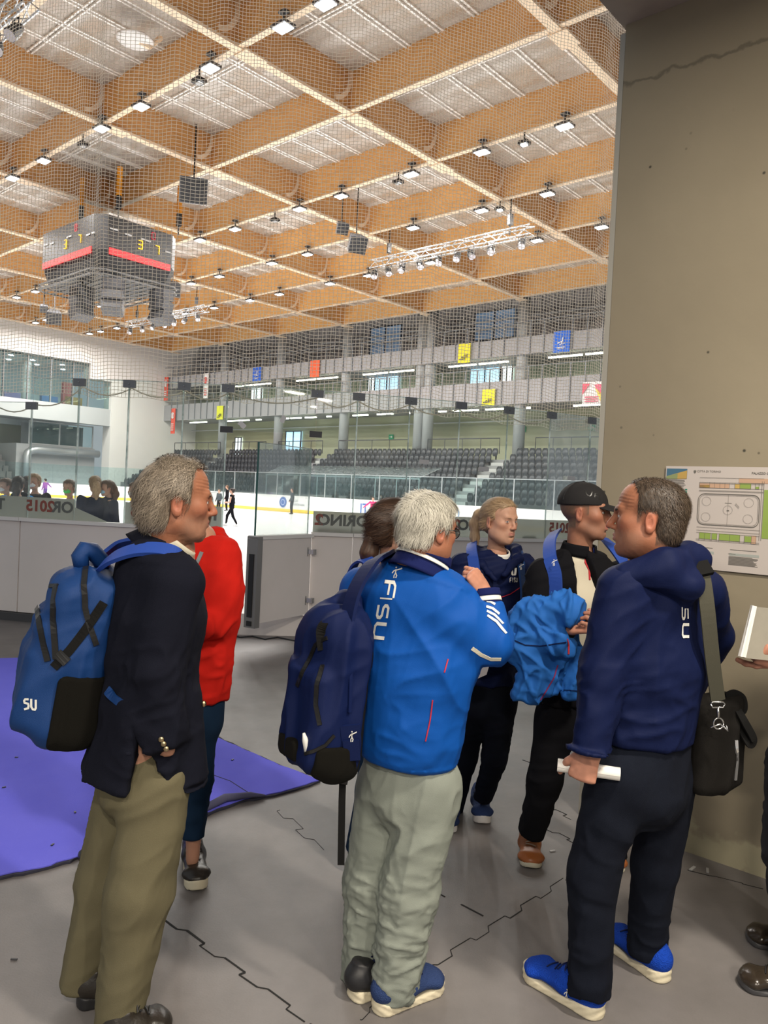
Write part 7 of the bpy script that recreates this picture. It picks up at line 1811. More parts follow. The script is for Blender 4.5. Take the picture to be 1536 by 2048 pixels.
strap([J(1390, 1115, 2.46), J(1405, 1150, 2.42), J(1415, 1220, 2.40), J(1424, 1310, 2.42), J(1436, 1402, 2.46)], .048, .005, 'shoulder_strap', M['greystrap'], BG, up=(.1, -1, 0))
strap([J(1390, 1115, 2.46), J(1385, 1108, 2.56), J(1388, 1125, 2.68), J(1395, 1180, 2.8)], .05, .005, 'shoulder_strap', M['greystrap'], BG, cen=ch3)
MB().bar(J(1398, 1125, 2.44), J(1412, 1150, 2.41), .052, .016, up=(.1, -1, 0)).build('strap_pad', M['webbing'], BG)
mb = MB(); c_ = J(1436, 1412, 2.455)
def loop(c, w, h, r, n=16): return [Vector(V3(c)+V3(w*math.cos(2*PI*k/n), 0, h*math.sin(2*PI*k/n))) for k in range(n+1)]
mb.tube([Vector(J(1421, 1408, 2.45)), Vector(J(1425, 1415, 2.45)), Vector(J(1446, 1415, 2.45)), Vector(J(1450, 1408, 2.45)), Vector(J(1446, 1404, 2.45)), Vector(J(1425, 1404, 2.45)), Vector(J(1421, 1408, 2.45))], .0028, 6); mb.tube([Vector(J(1436, 1415, 2.45)), Vector(J(1437, 1436, 2.45))], .005, 6); mb.tube(loop(J(1437, 1447, 2.45), .016, .018, 0), .003, 6)
mb.tube([Vector(J(1421, 1455, 2.45)), Vector(J(1440, 1448, 2.45)), Vector(J(1456, 1462, 2.45)), Vector(J(1452, 1450, 2.45))], .003, 6)
mb.build('swivel_hook', M['steel'], BG, smooth=True)
strap([J(1452, 1395, 2.56), J(1468, 1388, 2.58), J(1484, 1398, 2.60), J(1486, 1420, 2.60), J(1474, 1418, 2.58)], .030, .006, 'carry_handle', M['webbing'], BG, up=(.2, -1, 0))
strap([J(1476, 1420, 2.56), J(1490, 1445, 2.55), J(1508, 1480, 2.56), J(1498, 1486, 2.56), J(1478, 1450, 2.57)], .030, .005, 'loose_strap', M['webbing'], BG, up=(.5, -.8, 0))
trace(bv7, [(1472, 1480), (1474, 1520), (1470, 1560)], .010, .006, 'zip', M['alu'], BG)

# ---------------------------------------------------------------- 4. person in red hooded top, behind the blazer man
R4 = person('person in red hooded top with folded arms, partly hidden behind the blazer man', G(350, 1760))
o4h = dict(hl=.08, skin=(.48, .25, .17)); hc4 = J(380, 1022, 3.24); face4 = (-.35, -.9, -.05)
Vb, Fb, Cb, fr4, _ = make_head(hc4, face4, sc=.92, opt=dict(o4h, nb=J(398, 1090, 3.24), neck_r=(.050, .054)), h=.005)
ch4 = J(400, 1180, 3.22); nb4 = J(400, 1078, 3.24); pe4 = J(385, 1390, 3.22); sd4 = nrm((1, -.3, 0))
sA = J(446, 1112, 3.20); eA = J(442, 1245, 3.14); wA = J(385, 1252, 3.0); sB = J(340, 1130, 3.28); eB = J(330, 1262, 3.2); wB = J(395, 1240, 3.02)
core = body_core([seg(nb4, ch4, .07, (.13, .09), sd4), seg(ch4, pe4, (.13, .10), (.14, .10), sd4), path([sA, eA, wA], [.04, .034, .026]), path([sB, eB, wB], [.04, .034, .026]), path([J(400, 1400, 3.2), J(392, 1560, 3.2), J(385, 1720, 3.2)], [.05, .04, .03]), path([J(350, 1400, 3.26), J(300, 1560, 3.28), J(230, 1700, 3.3)], [.05, .04, .03])], *bounds([nb4, sA, eA, wA, sB, eB, J(385, 1730, 3.2), J(230, 1710, 3.3)], .12))
h4 = hand_mesh(wA, dirv=(-1, .2, .3), palm_n=(0, 1, 0), thumb_side=1, curl=.5, h=.005)
bd = join([(Vb, Fb, Cb), core, h4]); mesh_np('body', bd[0], bd[1], M['skin'], True, R4, bd[2])
add_hair(R4, hc4, fr4, .90, dict(o4h, hair_th=.006), ((.14, .09, .05), (.07, .045, .03)), n=2500, L=.03, seed=9)
tj = [seg(nb4+V3(0, 0, -.03), ch4, (.13, .075), (.178, .115), sd4, ca=.04), (seg(ch4, pe4, (.178, .12), (.155, .12), sd4, cb=.012), .04), (path([sA, eA], [.070, .058]), .04), (path([eA, wA], [.058, .044]), .02), (path([sB, eB], [.066, .058]), .04), (path([eB, wB], [.058, .044]), .02)]
fj = SUB(U(tj, .035), seg(nb4, nb4+V3(0, -.03, .12), .05, .06), .01)
o4, V8, F8 = cloth('hooded_top', fj, *bounds([nb4, sA, eA, wA, sB, eB, pe4], .13), .009, M['redcl'], R4, [((1, 0, .7), 18, .010, 2, J(430, 1240, 3.1), .18, .16), ((.2, 0, 1), 12, .008, 4, None, 1, .2), ((1, 0, .1), 24, .008, 6, J(420, 1360, 3.1), .14, .2)])
hd = U([seg(J(375, 1085, 3.36), J(430, 1078, 3.34), .035, .048), (seg(J(430, 1078, 3.34), J(448, 1098, 3.24), .048, .030), .03), (seg(J(448, 1098, 3.24), J(420, 1116, 3.14), .024, .010), .03)], .03)
cloth('hood', hd, *bounds([J(375, 1080, 3.40), J(385, 1062, 3.36), J(462, 1090, 3.2), J(425, 1118, 3.13)], .09), .008, M['redcl'], R4, [((1, 0, .5), 22, .006, 3, None, 1, .2)])
trace(bvh_of(V8, F8), [(404, 1104), (397, 1120), (388, 1140)], .016, .003, 'lanyard', M['mgrey'], R4)
MB().tube([Vector(J(385, 1085, 3.08)), Vector(J(384, 1110, 3.06)), Vector(J(386, 1128, 3.06))], .003, 6).build('drawstring', M['lace'], R4)
legs(J(352, 1410, 3.24), J(300, 1560, 3.28), J(222, 1715, 3.3), J(398, 1405, 3.2), J(394, 1555, 3.2), J(384, 1672, 3.19), (.088, .064, .050), pe4, M['tealjeans'], R4, fold=[((1, 0, .2), 22, .006, 4, J(388, 1600, 3.2), .2, .2)], h=.010, seatf=[seg(pe4, pe4+V3(0, 0, -.1), (.14, .11), (.14, .11), sd4)])
shoe(R4, G(378, 1712)+Vector((0, .03, 0)), G(395, 1788)+Vector((0, .0, 0)), .10, M['shoeblk'], M['solew'], boot=.05, m_lace=M['mgrey'])
shoe(R4, G(225, 1710), G(165, 1742), .10, M['shoeblk'], M['solew'], boot=.05)

# ---------------------------------------------------------------- 5. blonde woman
R5 = person('blonde woman in navy jacket with ponytail looking to the right', G(990, 1640))
o5h = dict(hl=.088, temple=-.012, nape=-.06, skin=(.53, .30, .21), nose=.7, jaw=.93, fat=1, hair_th=.004, gaze=(.35, 1, .02), iris=(.1, .15, .2), lip=(.45, .17, .15), sideburn=.01)
hc5 = J(1000, 1043, 3.92); face5 = (.62, -.78, -.04)
sd5 = nrm((.95, .3, 0)); ch5 = J(985, 1190, 3.94); nb5 = J(992, 1105, 3.95); pe5 = J(975, 1370, 3.95)

Vb, Fb, Cb, fr5, _ = make_head(hc5, face5, sc=.94, opt=dict(o5h, nb=nb5+V3(0, 0, -.03), neck_r=(.042, .046)), h=.0038)
s5a = J(925, 1130, 3.92); e5a = J(905, 1245, 3.88); w5a = J(948, 1292, 3.60); s5b = J(1045, 1130, 3.98); e5b = J(1062, 1245, 3.96); w5b = J(990, 1300, 3.62)
core = body_core([seg(nb5, ch5, .055, (.10, .06), sd5), seg(ch5, pe5, (.10, .06), (.11, .07), sd5), path([s5a, e5a, w5a], [.036, .03, .024]), path([s5b, e5b, w5b], [.036, .03, .024]), path([J(998, 1400, 3.95), J(988, 1510, 3.93), J(965, 1600, 3.95)], [.05, .04, .028]), path([J(945, 1400, 3.98), J(925, 1520, 4.0), J(905, 1630, 4.05)], [.05, .04, .028])], *bounds([nb5, s5a, e5a, w5a, s5b, e5b, J(965, 1620, 3.95), J(905, 1650, 4.05)], .12))
h5 = hand_mesh(w5a, dirv=(.5, -.5, -.35), palm_n=(.5, .6, .3), thumb_side=1, curl=.6, size=.9, h=.004); h5b = hand_mesh(w5b, dirv=(-.6, -.5, -.2), palm_n=(-.4, .7, .3), thumb_side=-1, curl=.6, size=.9, h=.004)
bd = join([(Vb, Fb, Cb), core, h5, h5b]); mesh_np('body', bd[0], bd[1], M['skin'], True, R5, bd[2])
blc = ((.56, .40, .24), (.28, .18, .10))
hb5 = add_hair(R5, hc5, fr5, .94, o5h, blc, n=6500, L=.040, flow=lambda p: np.tile(V3(0, -1, -.1), (len(p), 1)), w=.0012, lift=.03, curl=.1, seed=10)
pony = [hc5+V3(x)@fr5 for x in ((.0, -.105, .03), (.0, -.150, .02), (.0, -.175, -.03), (.0, -.170, -.10), (.0, -.15, -.17))]
def tail(parent, pts, r, cols, seed, name='ponytail'):
    V, Fq = mesh_sdf(path(pts, r, None, .02), *bounds(pts, .06), .005); V = lap(V, Fq); N = normals(V, Fq); V = V+N*(.004*folds(V, V3(pts[-1])-V3(pts[0]), 60, 3, .08))[:, None]
    t = vnoise(V*V3(160, 160, 25), 4)[:, None]; o = mesh_np(name, V, Fq, M['hair'], True, None, V3(cols[0])*(1-t)+V3(cols[1])*t); o.parent = parent; o.matrix_parent_inverse = parent.matrix_basis.inverted(); return o
tail(R5, pony, [.022, .028, .028, .022, .008], blc, 3)
brows(hc5, fr5, .94, (.30, .19, .11), R5, .0018)
tj = [seg(nb5+V3(0, 0, -.035), J(988, 1140, 3.95), (.11, .07), (.158, .095), sd5, ca=.04), (seg(J(988, 1140, 3.95), J(982, 1250, 3.95), (.158, .105), (.145, .11), sd5), .04), (seg(J(982, 1250, 3.95), J(975, 1362, 3.95), (.145, .11), (.165, .12), sd5, cb=.012), .04), (path([s5a, e5a], [.062, .052]), .03), (path([e5a, w5a], [.052, .040]), .02), (path([s5b, e5b], [.062, .052]), .03), (path([e5b, w5b], [.052, .04]), .02)]
fj = SUB(U(tj, .03), seg(nb5+V3(.02, -.04, -.05), nb5+V3(0, 0, .1), .040, .060), .01)
o5, V9, F9 = cloth('jacket', fj, *bounds([nb5, s5a, e5a, w5a, s5b, e5b, pe5], .12), .0095, M['navyjk'], R5, [((1, 0, .4), 22, .008, 2, None, 1, .2)])
bv9 = bvh_of(V9, F9)
hd = U([seg(J(955, 1105, 4.0), J(962, 1128, 3.86), .034, .024), (seg(J(962, 1128, 3.86), J(990, 1160, 3.80), .024, .014), .02), (seg(J(1030, 1098, 4.02), J(1035, 1120, 3.90), .034, .026), .02), (seg(J(1035, 1120, 3.90), J(1008, 1150, 3.80), .026, .014), .02), (seg(J(955, 1105, 4.0), J(1030, 1098, 4.04), .03, .03), .02)], .02)
cloth('hood', hd, *bounds([J(955, 1090, 4.05), J(1035, 1160, 3.8)], .07), .008, M['navyjk'], R5, [((1, 0, .5), 28, .007, 3, None, 1, .2)])
ring_band(J(997, 1108, 3.93), nrm((0.05, -.35, 1)), (1, 0, 0), .056, .054, -.03, .018, .25, 'shirt_collar', M['whitep'], R5, th=.004)
legs(J(948, 1400, 3.99), J(928, 1520, 4.0), J(905, 1635, 4.05), J(1000, 1400, 3.94), J(990, 1515, 3.92), J(965, 1598, 3.95), (.090, .062, .046), pe5, M['jeans'], R5, h=.010, fold=[((1, 0, .2), 26, .007, 4, J(980, 1500, 3.9), .2, .2), ((1, 0, .1), 30, .008, 5, J(965, 1590, 3.9), .09, .2)], seatf=[seg(pe5, pe5+V3(0, 0, -.1), (.155, .11), (.15, .11), sd5)])
shoe(R5, G(957, 1612)+Vector((0, .05, 0)), G(966, 1652), .098, M['shoenavy'], M['white'], boot=.045, m_lace=M['lace'])
shoe(R5, G(905, 1650)+Vector((0, .1, 0)), G(893, 1668), .098, M['shoenavy'], M['white'], boot=.045)
mb = MB(); fn = mkmap(bv9, (1019, 1164), (15, 0), (0, -7.0))
for i, ch_ in enumerate('FISU'): 
    f2 = (lambda i: (lambda x, y: fn(i*.27+x*.22, y)))(i)
    for st in LETTER[ch_]: stroke(mb, st, .22, f2)
stroke(mb, [(.25, 3.8), (.35, 2.2), (.5, 1.9)], .28, fn); stroke(mb, [(.8, 4.0), (.72, 2.2), (.6, 1.9)], .28, fn); mb.build('chest_print', M['whitep'], o5)
trace(bv9, [(1000, 1195), (1020, 1188), (1040, 1175)], .004, .002, 'red_piping', bpy.data.materials['red_piping'], None).parent = o5
B5 = empty('backpack', Vector(J(985, 1220, 4.15))); tag(B5, 'blue backpack worn by the blonde woman, only its shoulder straps showing', 'backpack')
cloth('bag_body', rbox(J(988, 1215, 4.17), (.13, .07, .19), .05), *bounds([J(988, 1215, 4.17)], .24), .015, M['bpblue'], B5)
strap([J(945, 1085, 4.06), J(943, 1098, 3.93), J(948, 1130, 3.835), J(955, 1190, 3.80), J(950, 1240, 3.84)], .055, .010, 'shoulder_strap', M['strapblue'], B5, cen=ch5)
s_ = strap([J(1030, 1090, 4.08), J(1040, 1105, 3.97), J(1043, 1140, 3.875), J(1046, 1190, 3.85), J(1042, 1240, 3.88)], .05, .010, 'shoulder_strap', M['bpblue'], B5, cen=ch5)
mb = MB(); jumper(mb, lambda x, y: Vector(J(1036+x*12, 1140-y*15, 3.845))); mb.build('figure_print', M['whitep'], B5)
c = J(957, 1330, 3.49); X_ = nrm((.75, .1, -.25)); Z_ = nrm((.2, -.45, .85)); PP = empty('paper_sheet', Vector(c)); tag(PP, 'white printed sheet with a blue line held by the blonde woman', 'paper')
mb = MB(); mb.prism([Vector(c+X_*a+Z_*b) for a, b in ((-.055, .05), (.045, .05), (.052, -.035), (.01, -.085), (-.055, -.055))], np.cross(X_, Z_), .002); mb.build('sheet', mat('bright_paper', (.86, .82, .84), .5), PP)
nn = np.cross(X_, Z_); nn = nn*(-1 if nn[1] > 0 else 1)
mb = MB(); mb.bar(Vector(c+X_*-.02+Z_*-.045+nn*.004), Vector(c+X_*.035+Z_*.02+nn*.004), .004, .001, up=nn); mb.bar(Vector(c+X_*-.035+Z_*-.02+nn*.004), Vector(c+X_*.0+Z_*.02+nn*.004), .003, .001, up=nn); mb.build('printed_line', mat('print_violet', (.12, .10, .5), .6), PP)

# ---------------------------------------------------------------- 6. man in black cap
R6 = person('man in black cap, black jacket and white polo with a blue jacket over his arm', G(1130, 1700))
o6h = dict(hl=.07, skin=(.34, .155, .095), nose=1.0, jaw=1.0, stubble=(.2, .13, .1), stub_a=.25, gaze=(.2, 1, 0), hair_th=.004, shave=(.12, .085, .06))
hc6 = J(1172, 1026, 3.42); face6 = (.88, -.46, .0)
Vb, Fb, Cb, fr6, _ = make_head(hc6, face6, sc=1.0, opt=dict(o6h, nb=J(1158, 1118, 3.45), neck_r=(.052, .058)), h=.0036)
sd6 = nrm((.80, .60, 0)); ch6 = J(1160, 1200, 3.45); nb6 = J(1155, 1108, 3.46); pe6 = J(1135, 1400, 3.46)
s6a = J(1085, 1150, 3.38); e6a = J(1068, 1265, 3.32); w6a = J(1140, 1258, 3.16); s6b = J(1238, 1150, 3.56); e6b = J(1262, 1270, 3.6); w6b = J(1225, 1330, 3.4)
core = body_core([seg(nb6, ch6, .07, (.14, .10), sd6), seg(ch6, pe6, (.14, .10), (.13, .10), sd6), path([s6a, e6a, w6a], [.04, .034, .027]), path([s6b, e6b, w6b], [.04, .034, .027]), path([J(1110, 1440, 3.44), J(1090, 1560, 3.42), J(1062, 1660, 3.46)], [.05, .045, .03]), path([J(1175, 1440, 3.52), J(1200, 1560, 3.5), J(1222, 1690, 3.5)], [.05, .045, .03])], *bounds([nb6, s6a, e6a, w6a, s6b, e6b, J(1062, 1680, 3.46), J(1222, 1700, 3.5)], .12))
h6 = hand_mesh(w6a, dirv=J(1185, 1256, 3.12)-w6a, palm_n=(.0, -.25, 1), thumb_side=-1, curl=.5, curls=(.8, .95, 1.05, 1.15), size=1.18, h=.0036, thumb=.2, thumb_curl=.6)
bd = join([(Vb, Fb, Cb), core, h6]); mesh_np('body', bd[0], bd[1], M['skin'], True, R6, bd[2]); brows(hc6, fr6, 1.0, (.10, .06, .04), R6)
# cap
c0 = V3(hc6)
def capf(p):
    q = (p-c0)@fr6.T
    d = ell((0, -.018, .040), (.088, .112, .098))(q); d = np.maximum(d, -(q[:, 2]-(.034+.10*np.clip(-q[:, 1]-.02, -.05, .1)*-.25))); d = np.maximum(d, -(ell((0, -.018, .036), (.080, .104, .092))(q)))
    br = ell((0, .122, .040), (.072, .090, .05))(q); arch = .040-9.0*q[:, 0]**2*.6-.22*np.clip(q[:, 1]-.09, 0, 1); br = np.maximum(br, np.abs(q[:, 2]-arch)-.0032); br = np.maximum(br, -(q[:, 1]-.062))
    return smin(d, br, .006)
M['cap'] = cmat('cap_black', (.022, .021, .022), .75, (900, .2))
lo, hi = bounds([c0+V3(x)@fr6 for x in ((0, .22, .04), (0, -.13, .04), (.09, 0, .0), (-.09, 0, .13))], .03)
Vc, Fc = mesh_sdf(capf, lo, hi, .0034); Vc = lap(Vc, Fc, .4); CP = mesh_np('cap', Vc, Fc, M['cap'], True, R6); bvc = bvh_of(Vc, Fc)
MB().sphere(Vector(c0+V3(0, -.018, .139)@fr6), .008, 8, (1, 1, .5)).build('cap_button', M['cap'], None).parent = CP
for a in (-.9, 0, .9):
    pts = [Vector(c0+V3(.090*math.sin(a)*math.cos(t), -.018+.114*math.cos(a)*math.cos(t)*-1, .040+.100*math.sin(t))@fr6) for t in np.linspace(.15, 1.5, 8)]
    MB().tube(pts, .0013, 4).build('cap_seam', M['black'], None).parent = CP
mb = MB(); fc = mkmap(bvc, (1170, 990), (9, 3), (1, -9), .001)
stroke(mb, [(0, 1), (.3, .3), (.8, .05)], .22, fc); stroke(mb, [(1.5, 1.2), (1.3, .4), (1.0, .05)], .22, fc)
stroke(mb, [(2.1, 0.2), (2.1, 1.0), (2.9, 1.1)], .2, fc); stroke(mb, [(2.1, .6), (2.7, .6)], .2, fc); stroke(mb, [(3.2, .1), (3.2, 1.0)], .2, fc); mb.build('cap_emblem', M['zip'], CP)
# polo
tjp = [seg(nb6+V3(0, 0, -.03), ch6, (.12, .075), (.165, .105), sd6, ca=.03), (seg(ch6, pe6, (.165, .11), (.145, .105), sd6), .03)]
op, Vp, Fp = cloth('polo_shirt', U(tjp, .03), *bounds([nb6, pe6, ch6], .2), .010, mat('polo_white', (.60, .55, .43), .85, bump=(600, .2)), R6, [((.2, 0, 1), 14, .007, 2, None, 1, .2)])
bvp = bvh_of(Vp, Fp)
trace(bvp, [(1172, 1110), (1170, 1125), (1178, 1140), (1179, 1160)], .008, .004, 'red_placket', mat('placket_red', (.5, .03, .04), .7), None).parent = op
patch(Vp, Fp, pixsel(Vp, [(1150, 1095), (1175, 1098), (1165, 1118), (1150, 1108)]), .004, 'blue_yoke', M['bluejk'], R6)
jf = U([seg(nb6+V3(0, 0, -.03), J(1158, 1150, 3.46), (.13, .085), (.190, .118), sd6, ca=.04), (seg(J(1158, 1150, 3.46), J(1135, 1400, 3.46), (.190, .128), (.165, .125), sd6, cb=.012), .04), (path([s6a, e6a], [.070, .062]), .04), (path([e6a, w6a], [.060, .046], cb=.01), .02), (path([s6b, e6b, w6b], [.070, .062, .046]), .03)], .03)
fwd6 = nrm((.6, -.8, 0))
gap = U([seg(J(1172, 1085, 3.30), J(1192, 1240, 3.28), (.038, .14), (.060, .14), (1, .25, 0)), seg(J(1192, 1240, 3.28), J(1198, 1420, 3.28), (.060, .14), (.05, .14), (1, .25, 0))], .01)
jf = SUB(SUB(jf, gap, .01), seg(nb6+V3(0, 0, -.05), nb6+V3(.01, -.01, .12), .062, .068), .01)
o6, V10, F10 = cloth('jacket', jf, *bounds([nb6, s6a, e6a, w6a, s6b, e6b, w6b, pe6], .12), .0088, M['blackcl'], R6, [((.1, 0, 1), 13, .008, 2, None, 1, .2), ((1, 0, .4), 24, .008, 3, s6a, .14, .2)])
ring_band(J(1158, 1100, 3.45), nrm((.08, -.1, 1)), (1, -.4, 0), .074, .072, -.02, .030, .16, 'jacket_collar', M['blackcl'], R6, a0=-.3, a1=PI*1.72, th=.006)
ring_band(J(1159, 1101, 3.45), nrm((.08, -.1, 1)), (1, -.4, 0), .066, .064, -.02, .024, .16, 'polo_collar', M['navyrib'], R6, a0=-.35, a1=PI*1.70, th=.004)
legs(J(1112, 1440, 3.44), J(1090, 1560, 3.42), J(1062, 1668, 3.46), J(1178, 1440, 3.52), J(1205, 1560, 3.5), J(1228, 1715, 3.5), (.095, .072, .060), pe6, M['blackcl'], R6, h=.010, fold=[((1, 0, .2), 22, .007, 4, J(1080, 1600, 3.4), .2, .2)], seatf=[seg(pe6, pe6+V3(0, 0, -.1), (.15, .115), (.15, .115), sd6)])
shoe(R6, G(1058, 1690)+Vector((0, .04, 0)), G(1063, 1742), .104, M['tan'], M['cream'], boot=.06, m_lace=mat('lace_beige', (.55, .42, .3), .8), sole_t=.02)
shoe(R6, G(1235, 1712)+Vector((0, .04, 0)), G(1226, 1748), .104, M['tan'], M['cream'], boot=.06, sole_t=.02)
# jacket over the arm
JK = empty('folded_jacket', Vector(J(1100, 1300, 3.25))); tag(JK, 'bright blue jacket draped over the forearm of the man in the black cap', 'jacket')
jj = U([seg(J(1062, 1232, 3.24), J(1135, 1218, 3.16), (.060, .072), (.058, .068), (0, 1, 0)), (seg(J(1050, 1250, 3.26), J(1052, 1300, 3.24), (.065, .07), (.072, .07)), .04), (seg(J(1060, 1285, 3.24), J(1120, 1285, 3.16), (.075, .06), (.06, .05), (0, 0, 1)), .04),
        (seg(J(1085, 1300, 3.22), J(1068, 1375, 3.24), (.10, .05), (.062, .045), (1, 0, 0), cb=.02), .03), (seg(J(1062, 1370, 3.24), J(1045, 1396, 3.24), (.060, .042), (.046, .035), (1, 0, .4), cb=.02), .02), (seg(J(1140, 1260, 3.24), J(1148, 1390, 3.25), (.045, .04), (.042, .035), (1, 0, 0), cb=.02), .02), (seg(J(1110, 1300, 3.25), J(1105, 1370, 3.27), (.06, .04), (.03, .03), (1, 0, 0)), .03)], .04)
ojk, V11, F11 = cloth('draped_cloth', jj, *bounds([J(1030, 1200, 3.2), J(1170, 1410, 3.3)], .10), .007, cmat('jacket_light_blue', (.025, .145, .50), .65, (600, .15), .2), JK, [((.3, 0, 1), 20, .022, 2, None, 1, .14), ((1, 0, -.6), 24, .020, 3, J(1080, 1270, 3.2), .12, .15), ((-.5, 0, 1), 34, .008, 5, None, 1, .15)])
bvj = bvh_of(V11, F11); trace(bvj, [(1116, 1330), (1108, 1355), (1090, 1385), (1080, 1400)], .005, .002, 'red_piping', mat('piping_plum', (.25, .02, .10), .7), JK); trace(bvj, [(1134, 1278), (1137, 1290), (1137, 1308)], .007, .002, 'red_piping', bpy.data.materials['placket_red'], JK)
trace(bvj, [(1028, 1280), (1050, 1290), (1080, 1292), (1110, 1288), (1132, 1284)], .004, .003, 'hem_seam', M['bpnavy'], JK); trace(bvj, [(1128, 1380), (1165, 1382)], .003, .002, 'cuff_seam', M['bpnavy'], JK)
B6 = empty('backpack', Vector(J(1160, 1220, 3.7))); tag(B6, 'blue backpack on the man in the black cap, its straps over the black jacket', 'backpack')
cloth('bag_body', rbox(J(1185, 1215, 3.70), (.14, .08, .20), .05, sd6, np.cross(V3(0, 0, 1), sd6)), *bounds([J(1185, 1215, 3.70)], .26), .015, M['bpblue'], B6)
strap([J(1112, 1062, 3.60), J(1100, 1082, 3.44), J(1100, 1115, 3.33), J(1110, 1150, 3.29), J(1112, 1195, 3.28)], .058, .010, 'shoulder_strap', M['strapblue'], B6, cen=ch6)
strap([J(1205, 1075, 3.62), J(1222, 1090, 3.50), J(1240, 1110, 3.44), J(1262, 1150, 3.45), J(1270, 1200, 3.5)], .058, .010, 'shoulder_strap', M['strapblue'], B6, up=(.2, -1, .4))
mb = MB(); jumper(mb, lambda x, y: Vector(J(1101+x*14, 1132-y*16, 3.275))); mb.build('figure_print', M['whitep'], B6)
MB().bar(J(1112, 1195, 3.275), J(1108, 1210, 3.275), .04, .012, up=(0, -1, 0)).build('buckle', M['zip'], B6)

# ---------------------------------------------------------------- 7. woman with brown ponytail behind the white-haired man
R7 = person('person with brown ponytail hidden behind the white-haired man', G(705, 1745))
o7h = dict(hl=.085, skin=(.48, .26, .18), hair_th=.012, nape=-.07); hc7 = J(792, 1062, 3.30); face7 = (.95, .25, -.05)
Vb, Fb, Cb, fr7, _ = make_head(hc7, face7, sc=.95, opt=dict(o7h, nb=J(780, 1135, 3.32), neck_r=(.046, .05)), h=.005)
ch7 = J(775, 1220, 3.32); nb7 = J(780, 1130, 3.32); pe7 = J(760, 1400, 3.32); sd7 = nrm((-.25, .97, 0))
s7 = J(740, 1160, 3.22); e7 = J(745, 1290, 3.2); w7 = J(800, 1330, 3.15)
core = body_core([seg(nb7, ch7, .06, (.12, .09), sd7), seg(ch7, pe7, (.12, .09), (.13, .10), sd7), path([s7, e7, w7], [.036, .03, .024]), path([J(765, 1420, 3.3), J(745, 1580, 3.3), J(708, 1715, 3.32)], [.05, .04, .03]), path([J(775, 1420, 3.4), J(790, 1580, 3.4), J(800, 1715, 3.42)], [.05, .04, .03])], *bounds([nb7, s7, e7, w7, J(708, 1730, 3.32), J(800, 1730, 3.42)], .13))
h7 = hand_mesh(w7, dirv=(1, 0, .2), palm_n=(0, 1, 0), thumb_side=1, curl=.5, h=.006)
bd = join([(Vb, Fb, Cb), core, h7]); mesh_np('body', bd[0], bd[1], M['skin'], True, R7, bd[2])
brc = ((.085, .042, .022), (.03, .016, .010))
add_hair(R7, hc7, fr7, 1.0, o7h, brc, n=5000, L=.05, flow=lambda p: np.tile(V3(0, -1, -.1), (len(p), 1)), w=.0013, lift=.08, seed=12)
tail(R7, [J(774, 1055, 3.30), J(757, 1062, 3.28), J(745, 1080, 3.27), J(738, 1105, 3.27), J(733, 1130, 3.28)], [.020, .024, .032, .036, .018], brc, 4)
MB().tube(loop(J(768, 1056, 3.27), .006, .024, 0), .008, 6).build('hair_tie', M['webbing'], R7)
tj = [seg(nb7+V3(0, 0, -.03), ch7, (.12, .07), (.160, .105), sd7, ca=.04), (seg(ch7, pe7, (.16, .11), (.15, .12), sd7, cb=.012), .04), (path([s7, e7, w7], [.06, .052, .04]), .03)]
cloth('jacket', U(tj, .03), *bounds([nb7, s7, e7, w7, pe7], .15), .012, M['navyjk'], R7, [((.2, 0, 1), 14, .006, 2, None, 1, .2)])
legs(J(765, 1420, 3.3), J(742, 1580, 3.3), J(712, 1700, 3.32), J(778, 1420, 3.4), J(790, 1580, 3.4), J(800, 1700, 3.42), (.088, .064, .048), pe7, M['tealjeans'], R7, h=.012)
shoe(R7, G(700, 1735)+Vector((0, .03, 0)), G(735, 1745)+Vector((.1, .03, 0)), .096, M['black'], M['black'], boot=.05); shoe(R7, G(795, 1735), G(850, 1738)+Vector((.06, .03, 0)), .096, M['black'], M['black'], boot=.05)
B7 = empty('backpack', Vector(J(700, 1230, 3.4))); tag(B7, 'blue-strapped backpack on the ponytailed person behind the white-haired man', 'backpack')
cloth('bag_body', rbox(J(716, 1230, 3.44), (.06, .13, .18), .05), *bounds([J(716, 1230, 3.44)], .24), .015, M['bpblue'], B7)
strap([J(700, 1150, 3.42), J(712, 1126, 3.34), J(728, 1118, 3.26), J(745, 1130, 3.18), J(760, 1160, 3.16)], .05, .010, 'shoulder_strap', M['strapblue'], B7, cen=ch7)

# ---------------------------------------------------------------- 8. man cut by the right edge
R8 = person('man at the right edge in green jacket and grey trousers holding papers', G(1560, 1960))
hc8 = J(1700, 1010, 2.72); face8 = (-1, -.1, -.1); o8h = dict(hl=.08, skin=(.46, .24, .16))
Vb, Fb, Cb, fr8, _ = make_head(hc8, face8, opt=dict(o8h, nb=J(1700, 1120, 2.72)), h=.005)
sd8 = nrm((0, 1, 0)); ch8 = J(1690, 1220, 2.72); nb8 = J(1700, 1110, 2.72); pe8 = J(1655, 1470, 2.74)
s8 = J(1660, 1180, 2.52); e8 = J(1625, 1370, 2.50); w8 = J(1562, 1322, 2.50); s8b = J(1720, 1180, 2.9); e8b = J(1700, 1370, 2.95); w8b = J(1650, 1440, 2.85)
core = body_core([seg(nb8, ch8, .08, (.15, .10), sd8), seg(ch8, pe8, (.15, .11), (.14, .11), sd8), path([s8, e8, w8], [.042, .036, .03]), path([s8b, e8b, w8b], [.042, .036, .03]), path([J(1640, 1500, 2.65), J(1610, 1740, 2.66), J(1600, 1930, 2.68)], [.06, .05, .035]), path([J(1600, 1500, 2.88), J(1590, 1700, 2.9), J(1590, 1860, 2.93)], [.06, .05, .035])], *bounds([nb8, s8, e8, w8, s8b, J(1600, 1950, 2.68), J(1590, 1870, 2.93)], .14))
